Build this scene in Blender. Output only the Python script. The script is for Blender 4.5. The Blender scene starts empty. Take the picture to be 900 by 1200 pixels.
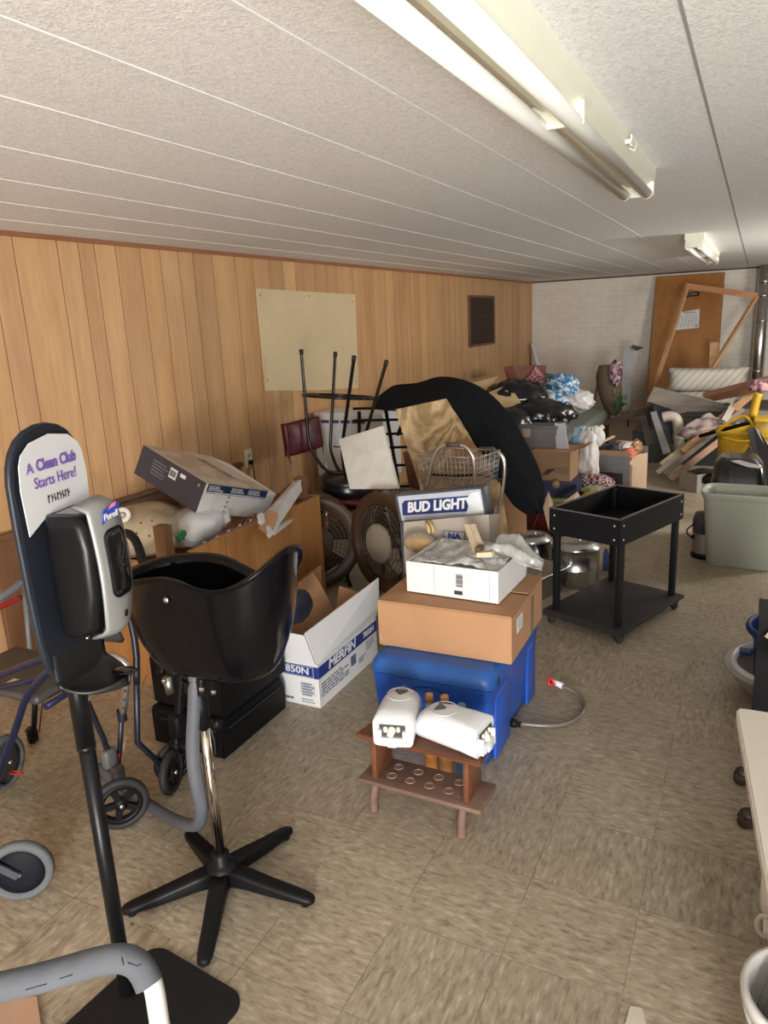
import bpy, bmesh, math, random
from mathutils import Vector, Matrix, Euler, noise
random.seed(7)
PI = math.pi
S = bpy.context.scene
COL = S.collection
R = math.radians

# ---------------------------------------------------------------- camera
CAM_H = 1.6155
YAW, PITCH, ROLL, FPX = -0.4692, -0.2528, -0.0481, 859.88
cy_, sy_, cp_, sp_, cr_, sr_ = math.cos(YAW), math.sin(YAW), math.cos(PITCH), math.sin(PITCH), math.cos(ROLL), math.sin(ROLL)
FWD = Vector((sy_*cp_, cy_*cp_, sp_))
_r = Vector((cy_, -sy_, 0)); _u = _r.cross(FWD)
RGT = cr_*_r + sr_*_u
UPV = -sr_*_r + cr_*_u
CAM = Vector((0, 0, CAM_H))
cd = bpy.data.cameras.new('camera'); cam = bpy.data.objects.new('camera', cd); COL.objects.link(cam)
cd.sensor_fit = 'VERTICAL'; cd.sensor_height = 36; cd.lens = FPX/1200*36; cd.clip_start = .02
cam.matrix_world = Matrix(((RGT.x, UPV.x, -FWD.x, 0), (RGT.y, UPV.y, -FWD.y, 0), (RGT.z, UPV.z, -FWD.z, CAM_H), (0, 0, 0, 1)))
S.camera = cam

def U(px, py, z=None, X=None, Y=None):
    """point of the room seen at a photo pixel, on the plane z=, X= or Y="""
    d = FWD + RGT*((px-450)/FPX) - UPV*((py-600)/FPX)
    if X is not None: t = X/d.x
    elif Y is not None: t = Y/d.y
    else: t = ((z or 0)-CAM_H)/d.z
    return CAM + d*t

# ---------------------------------------------------------------- world, light, exposure
w = bpy.data.worlds.new('world'); S.world = w; w.use_nodes = True
w.node_tree.nodes['Background'].inputs[0].default_value = (.75, .85, 1, 1)
w.node_tree.nodes['Background'].inputs[1].default_value = .25
S.view_settings.view_transform = 'Standard'; S.view_settings.look = 'None'
S.view_settings.gamma = 1; S.view_settings.use_curve_mapping = False
S.view_settings.exposure = -0.08

def area(name, loc, target, sx, sy, power, col):
    l = bpy.data.lights.new(name, 'AREA'); l.shape = 'RECTANGLE'; l.size = sx; l.size_y = sy
    l.energy = power; l.color = col
    o = bpy.data.objects.new(name, l); COL.objects.link(o); o.location = loc
    o.rotation_euler = (Vector(target)-Vector(loc)).to_track_quat('-Z', 'Y').to_euler()
    return o
area('daylight_door', (1.40, -3.2, 1.35), (-.7, 4.5, 1.35), 1.1, 1.4, 235, (1, .985, .965))
area('daylight_from_ground', (1.2, -3.1, .55), (-.7, 2.0, 2.1), 1.2, .8, 235, (1, .99, .975))
area('daylight_window', (1.95, 6.3, 1.55), (-1.6, 8.4, 1.0), 1.1, .7, 100, (1, .95, .88))

# ---------------------------------------------------------------- materials
MATS = {}
def mat(name, col, rough=.6, metal=0, var=.08, scale=12, bump=0, bscale=60, spec=.5, alpha=1, trans=0, coat=0, sss=0):
    if name in MATS: return MATS[name]
    m = bpy.data.materials.new(name); m.use_nodes = True; nt = m.node_tree
    b = nt.nodes['Principled BSDF']
    b.inputs['Roughness'].default_value = rough; b.inputs['Metallic'].default_value = metal
    b.inputs['Specular IOR Level'].default_value = spec
    b.inputs['Alpha'].default_value = alpha; b.inputs['Transmission Weight'].default_value = trans
    b.inputs['Coat Weight'].default_value = coat
    tc = nt.nodes.new('ShaderNodeTexCoord')
    n = nt.nodes.new('ShaderNodeTexNoise'); n.inputs['Scale'].default_value = scale; n.inputs['Detail'].default_value = 5
    nt.links.new(tc.outputs['Object'], n.inputs['Vector'])
    r = nt.nodes.new('ShaderNodeValToRGB')
    r.color_ramp.elements[0].position = .3; r.color_ramp.elements[1].position = .7
    r.color_ramp.elements[0].color = tuple(c*(1-var) for c in col)+(1,)
    r.color_ramp.elements[1].color = tuple(min(1, c*(1+var)) for c in col)+(1,)
    nt.links.new(n.outputs['Fac'], r.inputs[0]); nt.links.new(r.outputs[0], b.inputs['Base Color'])
    if bump:
        n2 = nt.nodes.new('ShaderNodeTexNoise'); n2.inputs['Scale'].default_value = bscale; n2.inputs['Detail'].default_value = 4
        nt.links.new(tc.outputs['Object'], n2.inputs['Vector'])
        bp = nt.nodes.new('ShaderNodeBump'); bp.inputs['Strength'].default_value = bump; bp.inputs['Distance'].default_value = .01
        nt.links.new(n2.outputs['Fac'], bp.inputs['Height']); nt.links.new(bp.outputs[0], b.inputs['Normal'])
    MATS[name] = m; return m

def wood(name, c1, c2, axis='z', s=9, rough=.5, stretch=12, ring=0, tone=False):
    if name in MATS: return MATS[name]
    m = bpy.data.materials.new(name); m.use_nodes = True; nt = m.node_tree
    b = nt.nodes['Principled BSDF']; b.inputs['Roughness'].default_value = rough
    tc = nt.nodes.new('ShaderNodeTexCoord'); mp = nt.nodes.new('ShaderNodeMapping')
    sc = [1, 1, 1]; sc['xyz'.index(axis)] = 1/stretch
    mp.inputs['Scale'].default_value = sc
    nt.links.new(tc.outputs['Object'], mp.inputs['Vector'])
    n = nt.nodes.new('ShaderNodeTexNoise'); n.inputs['Scale'].default_value = s; n.inputs['Detail'].default_value = 6
    n.inputs['Distortion'].default_value = .6
    nt.links.new(mp.outputs[0], n.inputs['Vector'])
    r = nt.nodes.new('ShaderNodeValToRGB')
    r.color_ramp.elements[0].position = .3; r.color_ramp.elements[1].position = .68
    r.color_ramp.elements[0].color = (*c1, 1); r.color_ramp.elements[1].color = (*c2, 1)
    src = n.outputs['Fac']
    n3 = nt.nodes.new('ShaderNodeTexNoise'); n3.inputs['Scale'].default_value = s*7; n3.inputs['Detail'].default_value = 3
    nt.links.new(mp.outputs[0], n3.inputs['Vector'])
    mx = nt.nodes.new('ShaderNodeMix'); mx.inputs[0].default_value = .35
    nt.links.new(src, mx.inputs[2]); nt.links.new(n3.outputs['Fac'], mx.inputs[3]); src = mx.outputs[0]
    if ring:
        wv = nt.nodes.new('ShaderNodeMath'); wv.operation = 'MULTIPLY'; wv.inputs[1].default_value = ring
        nt.links.new(n.outputs['Fac'], wv.inputs[0])
        fr_ = nt.nodes.new('ShaderNodeMath'); fr_.operation = 'PINGPONG'; fr_.inputs[1].default_value = 1
        nt.links.new(wv.outputs[0], fr_.inputs[0])
        mx2 = nt.nodes.new('ShaderNodeMix'); mx2.inputs[0].default_value = .55
        nt.links.new(src, mx2.inputs[2]); nt.links.new(fr_.outputs[0], mx2.inputs[3]); src = mx2.outputs[0]
        r.color_ramp.elements[0].position = .2; r.color_ramp.elements[1].position = .75
    nt.links.new(src, r.inputs[0])
    out = r.outputs[0]
    if tone:
        at = nt.nodes.new('ShaderNodeAttribute'); at.attribute_name = 'plank'
        ml = nt.nodes.new('ShaderNodeMix'); ml.data_type = 'RGBA'; ml.blend_type = 'MULTIPLY'; ml.inputs[0].default_value = 1
        nt.links.new(out, ml.inputs[6]); nt.links.new(at.outputs['Color'], ml.inputs[7]); out = ml.outputs[2]
    nt.links.new(out, b.inputs['Base Color'])
    bp = nt.nodes.new('ShaderNodeBump'); bp.inputs['Strength'].default_value = .12; bp.inputs['Distance'].default_value = .004
    nt.links.new(src, bp.inputs['Height']); nt.links.new(bp.outputs[0], b.inputs['Normal'])
    MATS[name] = m; return m

def pattern(name, kind, c1, c2, scale=30, rough=.8, thresh=.5):
    """checker / voronoi / wave printed cloth"""
    if name in MATS: return MATS[name]
    m = bpy.data.materials.new(name); m.use_nodes = True; nt = m.node_tree
    b = nt.nodes['Principled BSDF']; b.inputs['Roughness'].default_value = rough
    tc = nt.nodes.new('ShaderNodeTexCoord')
    t = nt.nodes.new({'checker': 'ShaderNodeTexChecker', 'voronoi': 'ShaderNodeTexVoronoi', 'wave': 'ShaderNodeTexWave', 'noise': 'ShaderNodeTexNoise'}[kind])
    t.inputs['Scale'].default_value = scale
    nt.links.new(tc.outputs['Object'], t.inputs['Vector'])
    r = nt.nodes.new('ShaderNodeValToRGB'); r.color_ramp.interpolation = 'LINEAR'
    r.color_ramp.elements[0].position = thresh-.06; r.color_ramp.elements[1].position = thresh+.06
    r.color_ramp.elements[0].color = (*c1, 1); r.color_ramp.elements[1].color = (*c2, 1)
    nt.links.new(t.outputs['Distance' if kind == 'voronoi' else ('Fac')], r.inputs[0])
    nt.links.new(r.outputs[0], b.inputs['Base Color'])
    MATS[name] = m; return m

BLK = mat('black_plastic', (.006, .006, .007), .45, var=.15, spec=.18)
BLKM = mat('black_metal', (.006, .006, .007), .45, var=.15, spec=.2)
BLKG = mat('glossy_black', (.006, .006, .007), .16, var=.1, coat=.4)
DGR = mat('dark_grey_plastic', (.05, .052, .058), .45)
CARD = mat('cardboard', (.38, .205, .10), .8, var=.07, scale=5, bump=.05)
CARD2 = mat('cardboard_pale', (.50, .36, .24), .8, var=.07, scale=5)
CARDI = mat('cardboard_dark', (.30, .18, .10), .85, var=.07, scale=5)
WBOX = mat('white_card', (.66, .66, .65), .6, var=.03, scale=4, bump=.03)
WPL = mat('white_plastic', (.66, .675, .69), .34, var=.02)
NAVY = mat('navy_ink', (.012, .035, .20), .5, var=.1)
NAVYD = mat('dark_navy_ink', (.02, .022, .05), .5, var=.1)
INK = mat('black_ink', (.02, .02, .022), .6)
CHR = mat('chrome', (.75, .75, .74), .14, 1, var=.03)
ALU = mat('aluminium', (.62, .62, .61), .35, 1, var=.05)
STEEL = mat('stainless', (.55, .55, .54), .25, 1, var=.06)
RUB = mat('grey_rubber', (.12, .124, .13), .8, spec=.2)
BRUB = mat('black_rubber', (.015, .015, .015), .7)

# ---------------------------------------------------------------- mesh building
class MB:
    def __init__(s): s.bm = bmesh.new(); s.mi = 0; s.mats = []
    def use(s, m):
        if m not in s.mats: s.mats.append(m)
        s.mi = s.mats.index(m); return s
    def _fin(s, vs, smooth, M=None):
        if M is not None: bmesh.ops.transform(s.bm, matrix=M, verts=vs)
        fs = set(f for v in vs for f in v.link_faces)
        for f in fs: f.material_index = s.mi; f.smooth = smooth
        return vs
    def box(s, c, d, rot=(0, 0, 0), bev=0, seg=2, M=None, smooth=None):
        vs = bmesh.ops.create_cube(s.bm, size=1)['verts']
        bmesh.ops.transform(s.bm, matrix=Matrix.Diagonal((*d, 1)), verts=vs)
        if bev:
            es = list(set(e for v in vs for e in v.link_edges))
            g = bmesh.ops.bevel(s.bm, geom=es, offset=bev, segments=seg, affect='EDGES', profile=.5, clamp_overlap=True)
            vs = list(set(v for f in g['faces'] for v in f.verts) | set(v for v in vs if v.is_valid))
            # collect connected
            st = list(vs); seen = set(vs)
            while st:
                v = st.pop()
                for e in v.link_edges:
                    o = e.other_vert(v)
                    if o not in seen: seen.add(o); st.append(o)
            vs = list(seen)
        T = Matrix.Translation(c) @ Euler(rot).to_matrix().to_4x4()
        if M is not None: T = M @ T
        s._fin(vs, bool(bev) if smooth is None else smooth, T); return s
    def bar(s, a, b, w, h=None, up=(0, 0, 1), bev=0):
        a, b = Vector(a), Vector(b); d = (b-a); L = d.length; d.normalize(); h = h or w
        upv = Vector(up)
        if abs(d.dot(upv)) > .99: upv = Vector((0, 1, 0))
        x = d.cross(upv).normalized(); y = x.cross(d)
        M = Matrix(((d.x, x.x, y.x, (a.x+b.x)/2), (d.y, x.y, y.y, (a.y+b.y)/2), (d.z, x.z, y.z, (a.z+b.z)/2), (0, 0, 0, 1)))
        return s.box((0, 0, 0), (L, w, h), M=M, bev=bev)
    def tube(s, pts, r, n=10, smooth_path=0, closed=False, cap=True):
        pts = [Vector(p) for p in pts]
        for _ in range(smooth_path):
            q = []
            k = len(pts)
            if not closed: q.append(pts[0])
            for i in range(k if closed else k-1):
                a, b = pts[i], pts[(i+1) % k]
                q += [a.lerp(b, .25), a.lerp(b, .75)]
            if not closed: q.append(pts[-1])
            pts = q
        k = len(pts); rings = []; nrm = None
        for i, p in enumerate(pts):
            if closed: t = pts[(i+1) % k]-pts[i-1]
            else: t = pts[min(i+1, k-1)]-pts[max(i-1, 0)]
            t.normalize()
            if nrm is None:
                nrm = t.orthogonal().normalized()
            nrm = (nrm - t*nrm.dot(t)).normalized(); bn = t.cross(nrm)
            rr = r(i/(k-1)) if callable(r) else r
            rings.append([s.bm.verts.new(p+(nrm*math.cos(a)+bn*math.sin(a))*rr) for a in [2*PI*j/n for j in range(n)]])
        fs = []
        for i in range(k if closed else k-1):
            A, B = rings[i], rings[(i+1) % k]
            off = 0
            if closed and i == k-1:
                off = min(range(n), key=lambda o: (A[0].co-B[o].co).length)
            for j in range(n):
                fs.append(s.bm.faces.new((A[j], A[(j+1) % n], B[(j+1+off) % n], B[(j+off) % n])))
        if cap and not closed:
            fs.append(s.bm.faces.new(rings[0][::-1])); fs.append(s.bm.faces.new(rings[-1]))
        for f in fs: f.material_index = s.mi; f.smooth = len(f.verts) == 4
        return s
    def ring(s, c, axis, R_, r, n=32, m=6):
        c = Vector(c); ax = Vector(axis).normalized(); a = ax.orthogonal().normalized(); b = ax.cross(a)
        return s.tube([c+(a*math.cos(t)+b*math.sin(t))*R_ for t in [2*PI*i/n for i in range(n)]], r, m, closed=True)
    def cyl(s, a, b, r, r2=None, n=20):
        r2 = r if r2 is None else r2
        return s.tube([a, b], lambda t: r+(r2-r)*t, n)
    def lathe(s, prof, c=(0, 0, 0), axis=(0, 0, 1), n=32, sx=1, sy=1):
        ax = Vector(axis).normalized()
        q = Vector((0, 0, 1)).rotation_difference(ax).to_matrix().to_4x4()
        M = Matrix.Translation(c) @ q @ Matrix.Diagonal((sx, sy, 1, 1))
        rings = []
        for r, z in prof:
            if r < 1e-6: rings.append([s.bm.verts.new(M @ Vector((0, 0, z)))])
            else: rings.append([s.bm.verts.new(M @ Vector((r*math.cos(2*PI*j/n), r*math.sin(2*PI*j/n), z))) for j in range(n)])
        for A, B in zip(rings, rings[1:]):
            for j in range(n):
                if len(A) == 1 and len(B) == 1: continue
                if len(A) == 1: f = s.bm.faces.new((A[0], B[(j+1) % n], B[j]))
                elif len(B) == 1: f = s.bm.faces.new((A[j], A[(j+1) % n], B[0]))
                else: f = s.bm.faces.new((A[j], A[(j+1) % n], B[(j+1) % n], B[j]))
                f.material_index = s.mi; f.smooth = True
        return s
    def prism(s, poly, M, t):
        """2-D outline in the xy plane of frame M, extruded by t along its z"""
        a = [s.bm.verts.new(M @ Vector((x, y, 0))) for x, y in poly]
        b = [s.bm.verts.new(M @ Vector((x, y, t))) for x, y in poly]
        fs = [s.bm.faces.new(a[::-1]), s.bm.faces.new(b)]
        n = len(poly)
        for i in range(n): fs.append(s.bm.faces.new((a[i], a[(i+1) % n], b[(i+1) % n], b[i])))
        for f in fs: f.material_index = s.mi
        return s
    def slab(s, pts, t, nrm=None):
        """a flat-ish board through corner points, real thickness t behind them"""
        P = [Vector(p) for p in pts]
        n = (P[1]-P[0]).cross(P[2]-P[0]).normalized() if nrm is None else Vector(nrm).normalized()
        if nrm is None and n.dot(CAM-P[0]) > 0: n = -n
        a = [s.bm.verts.new(p) for p in P]; b = [s.bm.verts.new(p+n*t) for p in P]
        k = len(P); fs = [s.bm.faces.new(a), s.bm.faces.new(b[::-1])]
        for i in range(k): fs.append(s.bm.faces.new((a[i], b[i], b[(i+1) % k], a[(i+1) % k])))
        for f in fs: f.material_index = s.mi
        return s
    def grid(s, f, nu, nv, t=.004, smooth=True):
        """thin sheet: f(u,v) -> point; closed with thickness t"""
        V = [[Vector(f(i/nu, j/nv)) for j in range(nv+1)] for i in range(nu+1)]
        def nn(i, j):
            a = V[min(i+1, nu)][j]-V[max(i-1, 0)][j]; b = V[i][min(j+1, nv)]-V[i][max(j-1, 0)]
            c = a.cross(b); return c.normalized() if c.length > 1e-9 else Vector((0, 0, 1))
        A = [[s.bm.verts.new(V[i][j]+nn(i, j)*t/2) for j in range(nv+1)] for i in range(nu+1)]
        B = [[s.bm.verts.new(V[i][j]-nn(i, j)*t/2) for j in range(nv+1)] for i in range(nu+1)]
        fs = []
        for i in range(nu):
            for j in range(nv):
                fs.append(s.bm.faces.new((A[i][j], A[i+1][j], A[i+1][j+1], A[i][j+1])))
                fs.append(s.bm.faces.new((B[i][j], B[i][j+1], B[i+1][j+1], B[i+1][j])))
        bd = [(i, 0) for i in range(nu)]+[(nu, j) for j in range(nv)]+[(i, nv) for i in range(nu, 0, -1)]+[(0, j) for j in range(nv, 0, -1)]
        for (i, j), (k, l) in zip(bd, bd[1:]+bd[:1]):
            fs.append(s.bm.faces.new((A[i][j], B[i][j], B[k][l], A[k][l])))
        for f_ in fs: f_.material_index = s.mi; f_.smooth = smooth
        return s
    def blob(s, c, r, seed=0, amp=.15, freq=3, sub=4, flat=None, crease=True, rot=0):
        vs = bmesh.ops.create_icosphere(s.bm, subdivisions=sub, radius=1)['verts']
        o = Vector((seed*7.3, seed*3.1, seed*1.7)); Rz = Matrix.Rotation(rot, 3, 'Z')
        for v in vs:
            d = v.co.normalized()
            k = noise.noise(d*freq+o)
            if crease: k = .5*k + (.4-abs(noise.noise(d*freq*1.7+o*2)))*.9 + .25*noise.noise(d*freq*4+o)
            q = d*(1+amp*k)
            q = Vector((q.x*r[0], q.y*r[1], q.z*r[2]))
            if flat is not None and q.z < -flat: q.z = -flat+(q.z+flat)*.08
            v.co = Vector(c)+Rz @ q
        s._fin(vs, True); return s
    def loft(s, rings, cap0=True, cap1=True, smooth=True):
        R_ = [[s.bm.verts.new(p) for p in r] for r in rings]
        fs = []
        for A, B in zip(R_, R_[1:]):
            n = len(A)
            for j in range(n): fs.append(s.bm.faces.new((A[j], A[(j+1) % n], B[(j+1) % n], B[j])))
        for f in fs: f.smooth = smooth
        if cap0: fs.append(s.bm.faces.new(R_[0][::-1]))
        if cap1: fs.append(s.bm.faces.new(R_[-1]))
        for f in fs: f.material_index = s.mi
        return s
    def shift(s, v):
        bmesh.ops.translate(s.bm, verts=s.bm.verts, vec=Vector(v)); return s

def rrect(w, h, r, n=5, c=(0, 0)):
    o = []
    for sx, sy, a0 in ((1, 1, 0), (-1, 1, 90), (-1, -1, 180), (1, -1, 270)):
        for i in range(n+1):
            a = R(a0+90*i/n); o.append((c[0]+sx*(w/2-r)+r*math.cos(a), c[1]+sy*(h/2-r)+r*math.sin(a)))
    return o
def frame(o, x, y):
    o, x, y = Vector(o), Vector(x).normalized(), Vector(y); z = x.cross(y).normalized(); y = z.cross(x)
    return Matrix(((x.x, y.x, z.x, o.x), (x.y, y.y, z.y, o.y), (x.z, y.z, z.z, o.z), (0, 0, 0, 1)))

def link(name, me): o = bpy.data.objects.new(name, me); COL.objects.link(o); return o
def mesh(name, mb, m):
    me = bpy.data.meshes.new(name)
    bmesh.ops.recalc_face_normals(mb.bm, faces=mb.bm.faces)
    mb.bm.to_mesh(me); mb.bm.free()
    if mb.mats:
        for k in mb.mats: me.materials.append(k)
    else: me.materials.append(m)
    return me
def thing(name, label, cat, loc=(0, 0, 0), rz=0, group=None):
    o = bpy.data.objects.new(name, None); COL.objects.link(o); o.empty_display_size = .05
    o.location = loc; o.rotation_euler = (0, 0, rz); o['label'] = label; o['category'] = cat
    if group: o['group'] = group
    return o
def part(name, mb, m, parent, label=None, world=False):
    """mesh in the thing's local frame; world=True when it was drawn in room coordinates"""
    if world:
        root = parent
        while root.parent: root = root.parent
        M = (Matrix.Translation(root.location) @ root.rotation_euler.to_matrix().to_4x4()).inverted()
        bmesh.ops.transform(mb.bm, matrix=M, verts=mb.bm.verts)
    o = link(name, mesh(name, mb, m)); o.parent = parent
    if label: o['label'] = label
    return o
def solo(name, label, cat, mb, m, loc=None, group=None, kind=None):
    """one-mesh thing drawn in room coordinates; origin set to its base"""
    if loc is None:
        vs = [v.co for v in mb.bm.verts]
        loc = Vector((sum(v.x for v in vs)/len(vs), sum(v.y for v in vs)/len(vs), min(v.z for v in vs)))
    mb.shift(-Vector(loc))
    o = link(name, mesh(name, mb, m)); o.location = loc
    o['label'] = label; o['category'] = cat
    if group: o['group'] = group
    if kind: o['kind'] = kind
    return o
def base(mbs_pts):
    vs = [Vector(p) for p in mbs_pts]
    return Vector((sum(v.x for v in vs)/len(vs), sum(v.y for v in vs)/len(vs), min(v.z for v in vs)))
def struct(name, mb, m):
    o = link(name, mesh(name, mb, m)); o['kind'] = 'structure'; return o
def text(parent, s, M, size, m, width=None, name='lettering', ext=.0004, shear=0, bold=0, world=False, label=None, space=1):
    """printed words as thin mesh letters on the plane of frame M (baseline centre at its origin)"""
    c = bpy.data.curves.new('t', 'FONT'); c.body = s; c.align_x = 'CENTER'; c.align_y = 'CENTER'; c.size = size
    c.extrude = ext; c.shear = shear; c.offset = bold; c.space_character = space; c.resolution_u = 3
    t = bpy.data.objects.new('t', c); COL.objects.link(t)
    bpy.context.view_layer.update()
    me = bpy.data.meshes.new_from_object(t.evaluated_get(bpy.context.evaluated_depsgraph_get()))
    bpy.data.objects.remove(t); bpy.data.curves.remove(c)
    me.name = name; me.materials.clear(); me.materials.append(m)
    if width:
        xs = [v.co.x for v in me.vertices]; k = width/(max(xs)-min(xs)); me.transform(Matrix.Diagonal((k, 1, 1, 1)))
    me.transform(M @ Matrix.Translation((0, 0, .0008)))
    if world:
        root = parent
        while root.parent: root = root.parent
        me.transform((Matrix.Translation(root.location) @ root.rotation_euler.to_matrix().to_4x4()).inverted())
    o = link(name, me); o.parent = parent
    if label: o['label'] = label
    return o
def lines(mb, M, rows, x0, x1, y0, dy, h, seed=0, gap=0):
    """small-print rows / dashes that stand for unreadable print"""
    rd = random.Random(seed)
    for i in range(rows):
        x = x0
        e = x1-(x1-x0)*rd.random()*.35
        while x < e:
            w_ = (x1-x0)*rd.uniform(.06, .2)
            mb.box((x+w_/2, y0-i*dy, .0006), (w_, h, .0006), M=M); x += w_+(x1-x0)*.03
    return mb
def barcode(mb, M, cx, cy, w_, h, seed=1, n=14, horiz=False):
    rd = random.Random(seed); x = -w_/2
    while x < w_/2:
        b = w_/n*rd.uniform(.3, .9)
        if horiz: mb.box((cx, cy+x, .0006), (h, b, .0006), M=M)
        else: mb.box((cx+x, cy, .0006), (b, h, .0006), M=M)
        x += b+w_/n*rd.uniform(.3, .7)
    return mb
def copy_tree(o, parent=None):
    c = o.copy(); COL.objects.link(c)
    if parent is not None: c.parent = parent
    for ch in [k for k in COL.objects if k.parent == o]: copy_tree(ch, c)
    return c

# ================================================================ THE ROOM
H, XL, YB, XR, YF = 2.108, -3.16, 11.58, 2.1, -3.6
TS = .3048; TX, TY = -.4844, 2.1145

def floor_mat():
    m = bpy.data.materials.new('vinyl_tile_floor'); m.use_nodes = True; nt = m.node_tree; N = nt.nodes.new; L = nt.links.new
    b = nt.nodes['Principled BSDF']; b.inputs['Roughness'].default_value = .38
    tc = N('ShaderNodeTexCoord')
    def mapped(rot, sc, loc=(0, 0, 0)):
        q = N('ShaderNodeMapping'); q.inputs['Rotation'].default_value = (0, 0, R(rot)); q.inputs['Scale'].default_value = sc; q.inputs['Location'].default_value = loc
        L(tc.outputs['Object'], q.inputs[0]); return q.outputs[0]
    tl = N('ShaderNodeMapping'); tl.inputs['Location'].default_value = (-TX/TS, -TY/TS, 0); tl.inputs['Scale'].default_value = (1/TS, 1/TS, 1)
    L(tc.outputs['Object'], tl.inputs[0])
    fl = N('ShaderNodeVectorMath'); fl.operation = 'FLOOR'; L(tl.outputs[0], fl.inputs[0])
    wn = N('ShaderNodeTexWhiteNoise'); wn.noise_dimensions = '3D'; L(fl.outputs[0], wn.inputs['Vector'])
    fc = N('ShaderNodeVectorMath'); fc.operation = 'FRACTION'; L(tl.outputs[0], fc.inputs[0])
    # tile offset keeps the marbling from running across joints
    of = N('ShaderNodeVectorMath'); of.operation = 'SCALE'; of.inputs[3].default_value = 7.0; L(wn.outputs['Color'], of.inputs[0])
    ad = N('ShaderNodeVectorMath'); ad.operation = 'ADD'; L(tc.outputs['Object'], ad.inputs[0]); L(of.outputs[0], ad.inputs[1])
    def streak(rot, sc):
        q = N('ShaderNodeMapping'); q.inputs['Rotation'].default_value = (0, 0, R(rot)); q.inputs['Scale'].default_value = sc
        L(ad.outputs[0], q.inputs[0])
        n = N('ShaderNodeTexNoise'); n.inputs['Scale'].default_value = 1; n.inputs['Detail'].default_value = 5; n.inputs['Roughness'].default_value = .6; n.inputs['Distortion'].default_value = .4
        L(q.outputs[0], n.inputs[0]); return n.outputs['Fac']
    a = streak(0, (85, 22, 1)); c = streak(0, (26, 80, 1))
    par = N('ShaderNodeMath'); par.operation = 'GREATER_THAN'; par.inputs[1].default_value = .35; L(wn.outputs['Value'], par.inputs[0])
    mx = N('ShaderNodeMix'); L(par.outputs[0], mx.inputs[0]); L(a, mx.inputs[2]); L(c, mx.inputs[3])
    rp = N('ShaderNodeValToRGB'); e = rp.color_ramp.elements
    e[0].position = .30; e[0].color = (.19, .15, .10, 1); e[1].position = .72; e[1].color = (.52, .455, .35, 1)
    k = rp.color_ramp.elements.new(.45); k.color = (.33, .275, .195, 1)
    k = rp.color_ramp.elements.new(.56); k.color = (.38, .32, .23, 1)
    L(mx.outputs[0], rp.inputs[0])
    # tone per tile
    tr = N('ShaderNodeMapRange'); tr.inputs[3].default_value = .93; tr.inputs[4].default_value = 1.05; L(wn.outputs['Value'], tr.inputs[0])
    m1 = N('ShaderNodeMix'); m1.data_type = 'RGBA'; m1.blend_type = 'MULTIPLY'; m1.inputs[0].default_value = 1; L(rp.outputs[0], m1.inputs[6]); L(tr.outputs[0], m1.inputs[7])
    # large dirt + small specks
    dn = N('ShaderNodeTexNoise'); dn.inputs['Scale'].default_value = 1.6; dn.inputs['Detail'].default_value = 6; L(tc.outputs['Object'], dn.inputs[0])
    dr = N('ShaderNodeMapRange'); dr.inputs[1].default_value = .35; dr.inputs[2].default_value = .65; dr.inputs[3].default_value = .86; dr.inputs[4].default_value = 1.04; L(dn.outputs['Fac'], dr.inputs[0])
    m2 = N('ShaderNodeMix'); m2.data_type = 'RGBA'; m2.blend_type = 'MULTIPLY'; m2.inputs[0].default_value = 1; L(m1.outputs[2], m2.inputs[6]); L(dr.outputs[0], m2.inputs[7])
    sp = N('ShaderNodeTexNoise'); sp.inputs['Scale'].default_value = 26; sp.inputs['Detail'].default_value = 2; sp.inputs['Distortion'].default_value = 1.5
    L(mapped(35, (1, .45, 1)), sp.inputs[0])
    sr = N('ShaderNodeMapRange'); sr.inputs[1].default_value = .76; sr.inputs[2].default_value = .80; L(sp.outputs['Fac'], sr.inputs[0])
    m3 = N('ShaderNodeMix'); m3.data_type = 'RGBA'; L(sr.outputs[0], m3.inputs[0]); L(m2.outputs[2], m3.inputs[6]); m3.inputs[7].default_value = (.07, .05, .035, 1)
    # joints
    sep = N('ShaderNodeSeparateXYZ'); L(fc.outputs[0], sep.inputs[0])
    fac = None
    for ax in (0, 1):
        p = N('ShaderNodeMath'); p.operation = 'PINGPONG'; p.inputs[1].default_value = .5; L(sep.outputs[ax], p.inputs[0])
        q = N('ShaderNodeMath'); q.operation = 'LESS_THAN'; q.inputs[1].default_value = .0038; L(p.outputs[0], q.inputs[0])
        if fac is None: fac = q.outputs[0]
        else:
            mm = N('ShaderNodeMath'); mm.operation = 'MAXIMUM'; L(fac, mm.inputs[0]); L(q.outputs[0], mm.inputs[1]); fac = mm.outputs[0]
    jn = N('ShaderNodeTexNoise'); jn.inputs['Scale'].default_value = 5; L(tc.outputs['Object'], jn.inputs[0])
    jr = N('ShaderNodeMapRange'); jr.inputs[1].default_value = .4; jr.inputs[2].default_value = .6; jr.inputs[3].default_value = .25; jr.inputs[4].default_value = .85; L(jn.outputs['Fac'], jr.inputs[0])
    jm = N('ShaderNodeMath'); jm.operation = 'MULTIPLY'; L(fac, jm.inputs[0]); L(jr.outputs[0], jm.inputs[1])
    m4 = N('ShaderNodeMix'); m4.data_type = 'RGBA'; L(jm.outputs[0], m4.inputs[0]); L(m3.outputs[2], m4.inputs[6]); m4.inputs[7].default_value = (.10, .075, .05, 1)
    L(m4.outputs[2], b.inputs['Base Color'])
    rr = N('ShaderNodeMapRange'); rr.inputs[3].default_value = .34; rr.inputs[4].default_value = .6; L(dn.outputs['Fac'], rr.inputs[0]); L(rr.outputs[0], b.inputs['Roughness'])
    bp = N('ShaderNodeBump'); bp.inputs['Strength'].default_value = .15; bp.inputs['Distance'].default_value = .003; L(jm.outputs[0], bp.inputs['Height']); bp.invert = True; L(bp.outputs[0], b.inputs['Normal'])
    return m
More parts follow.
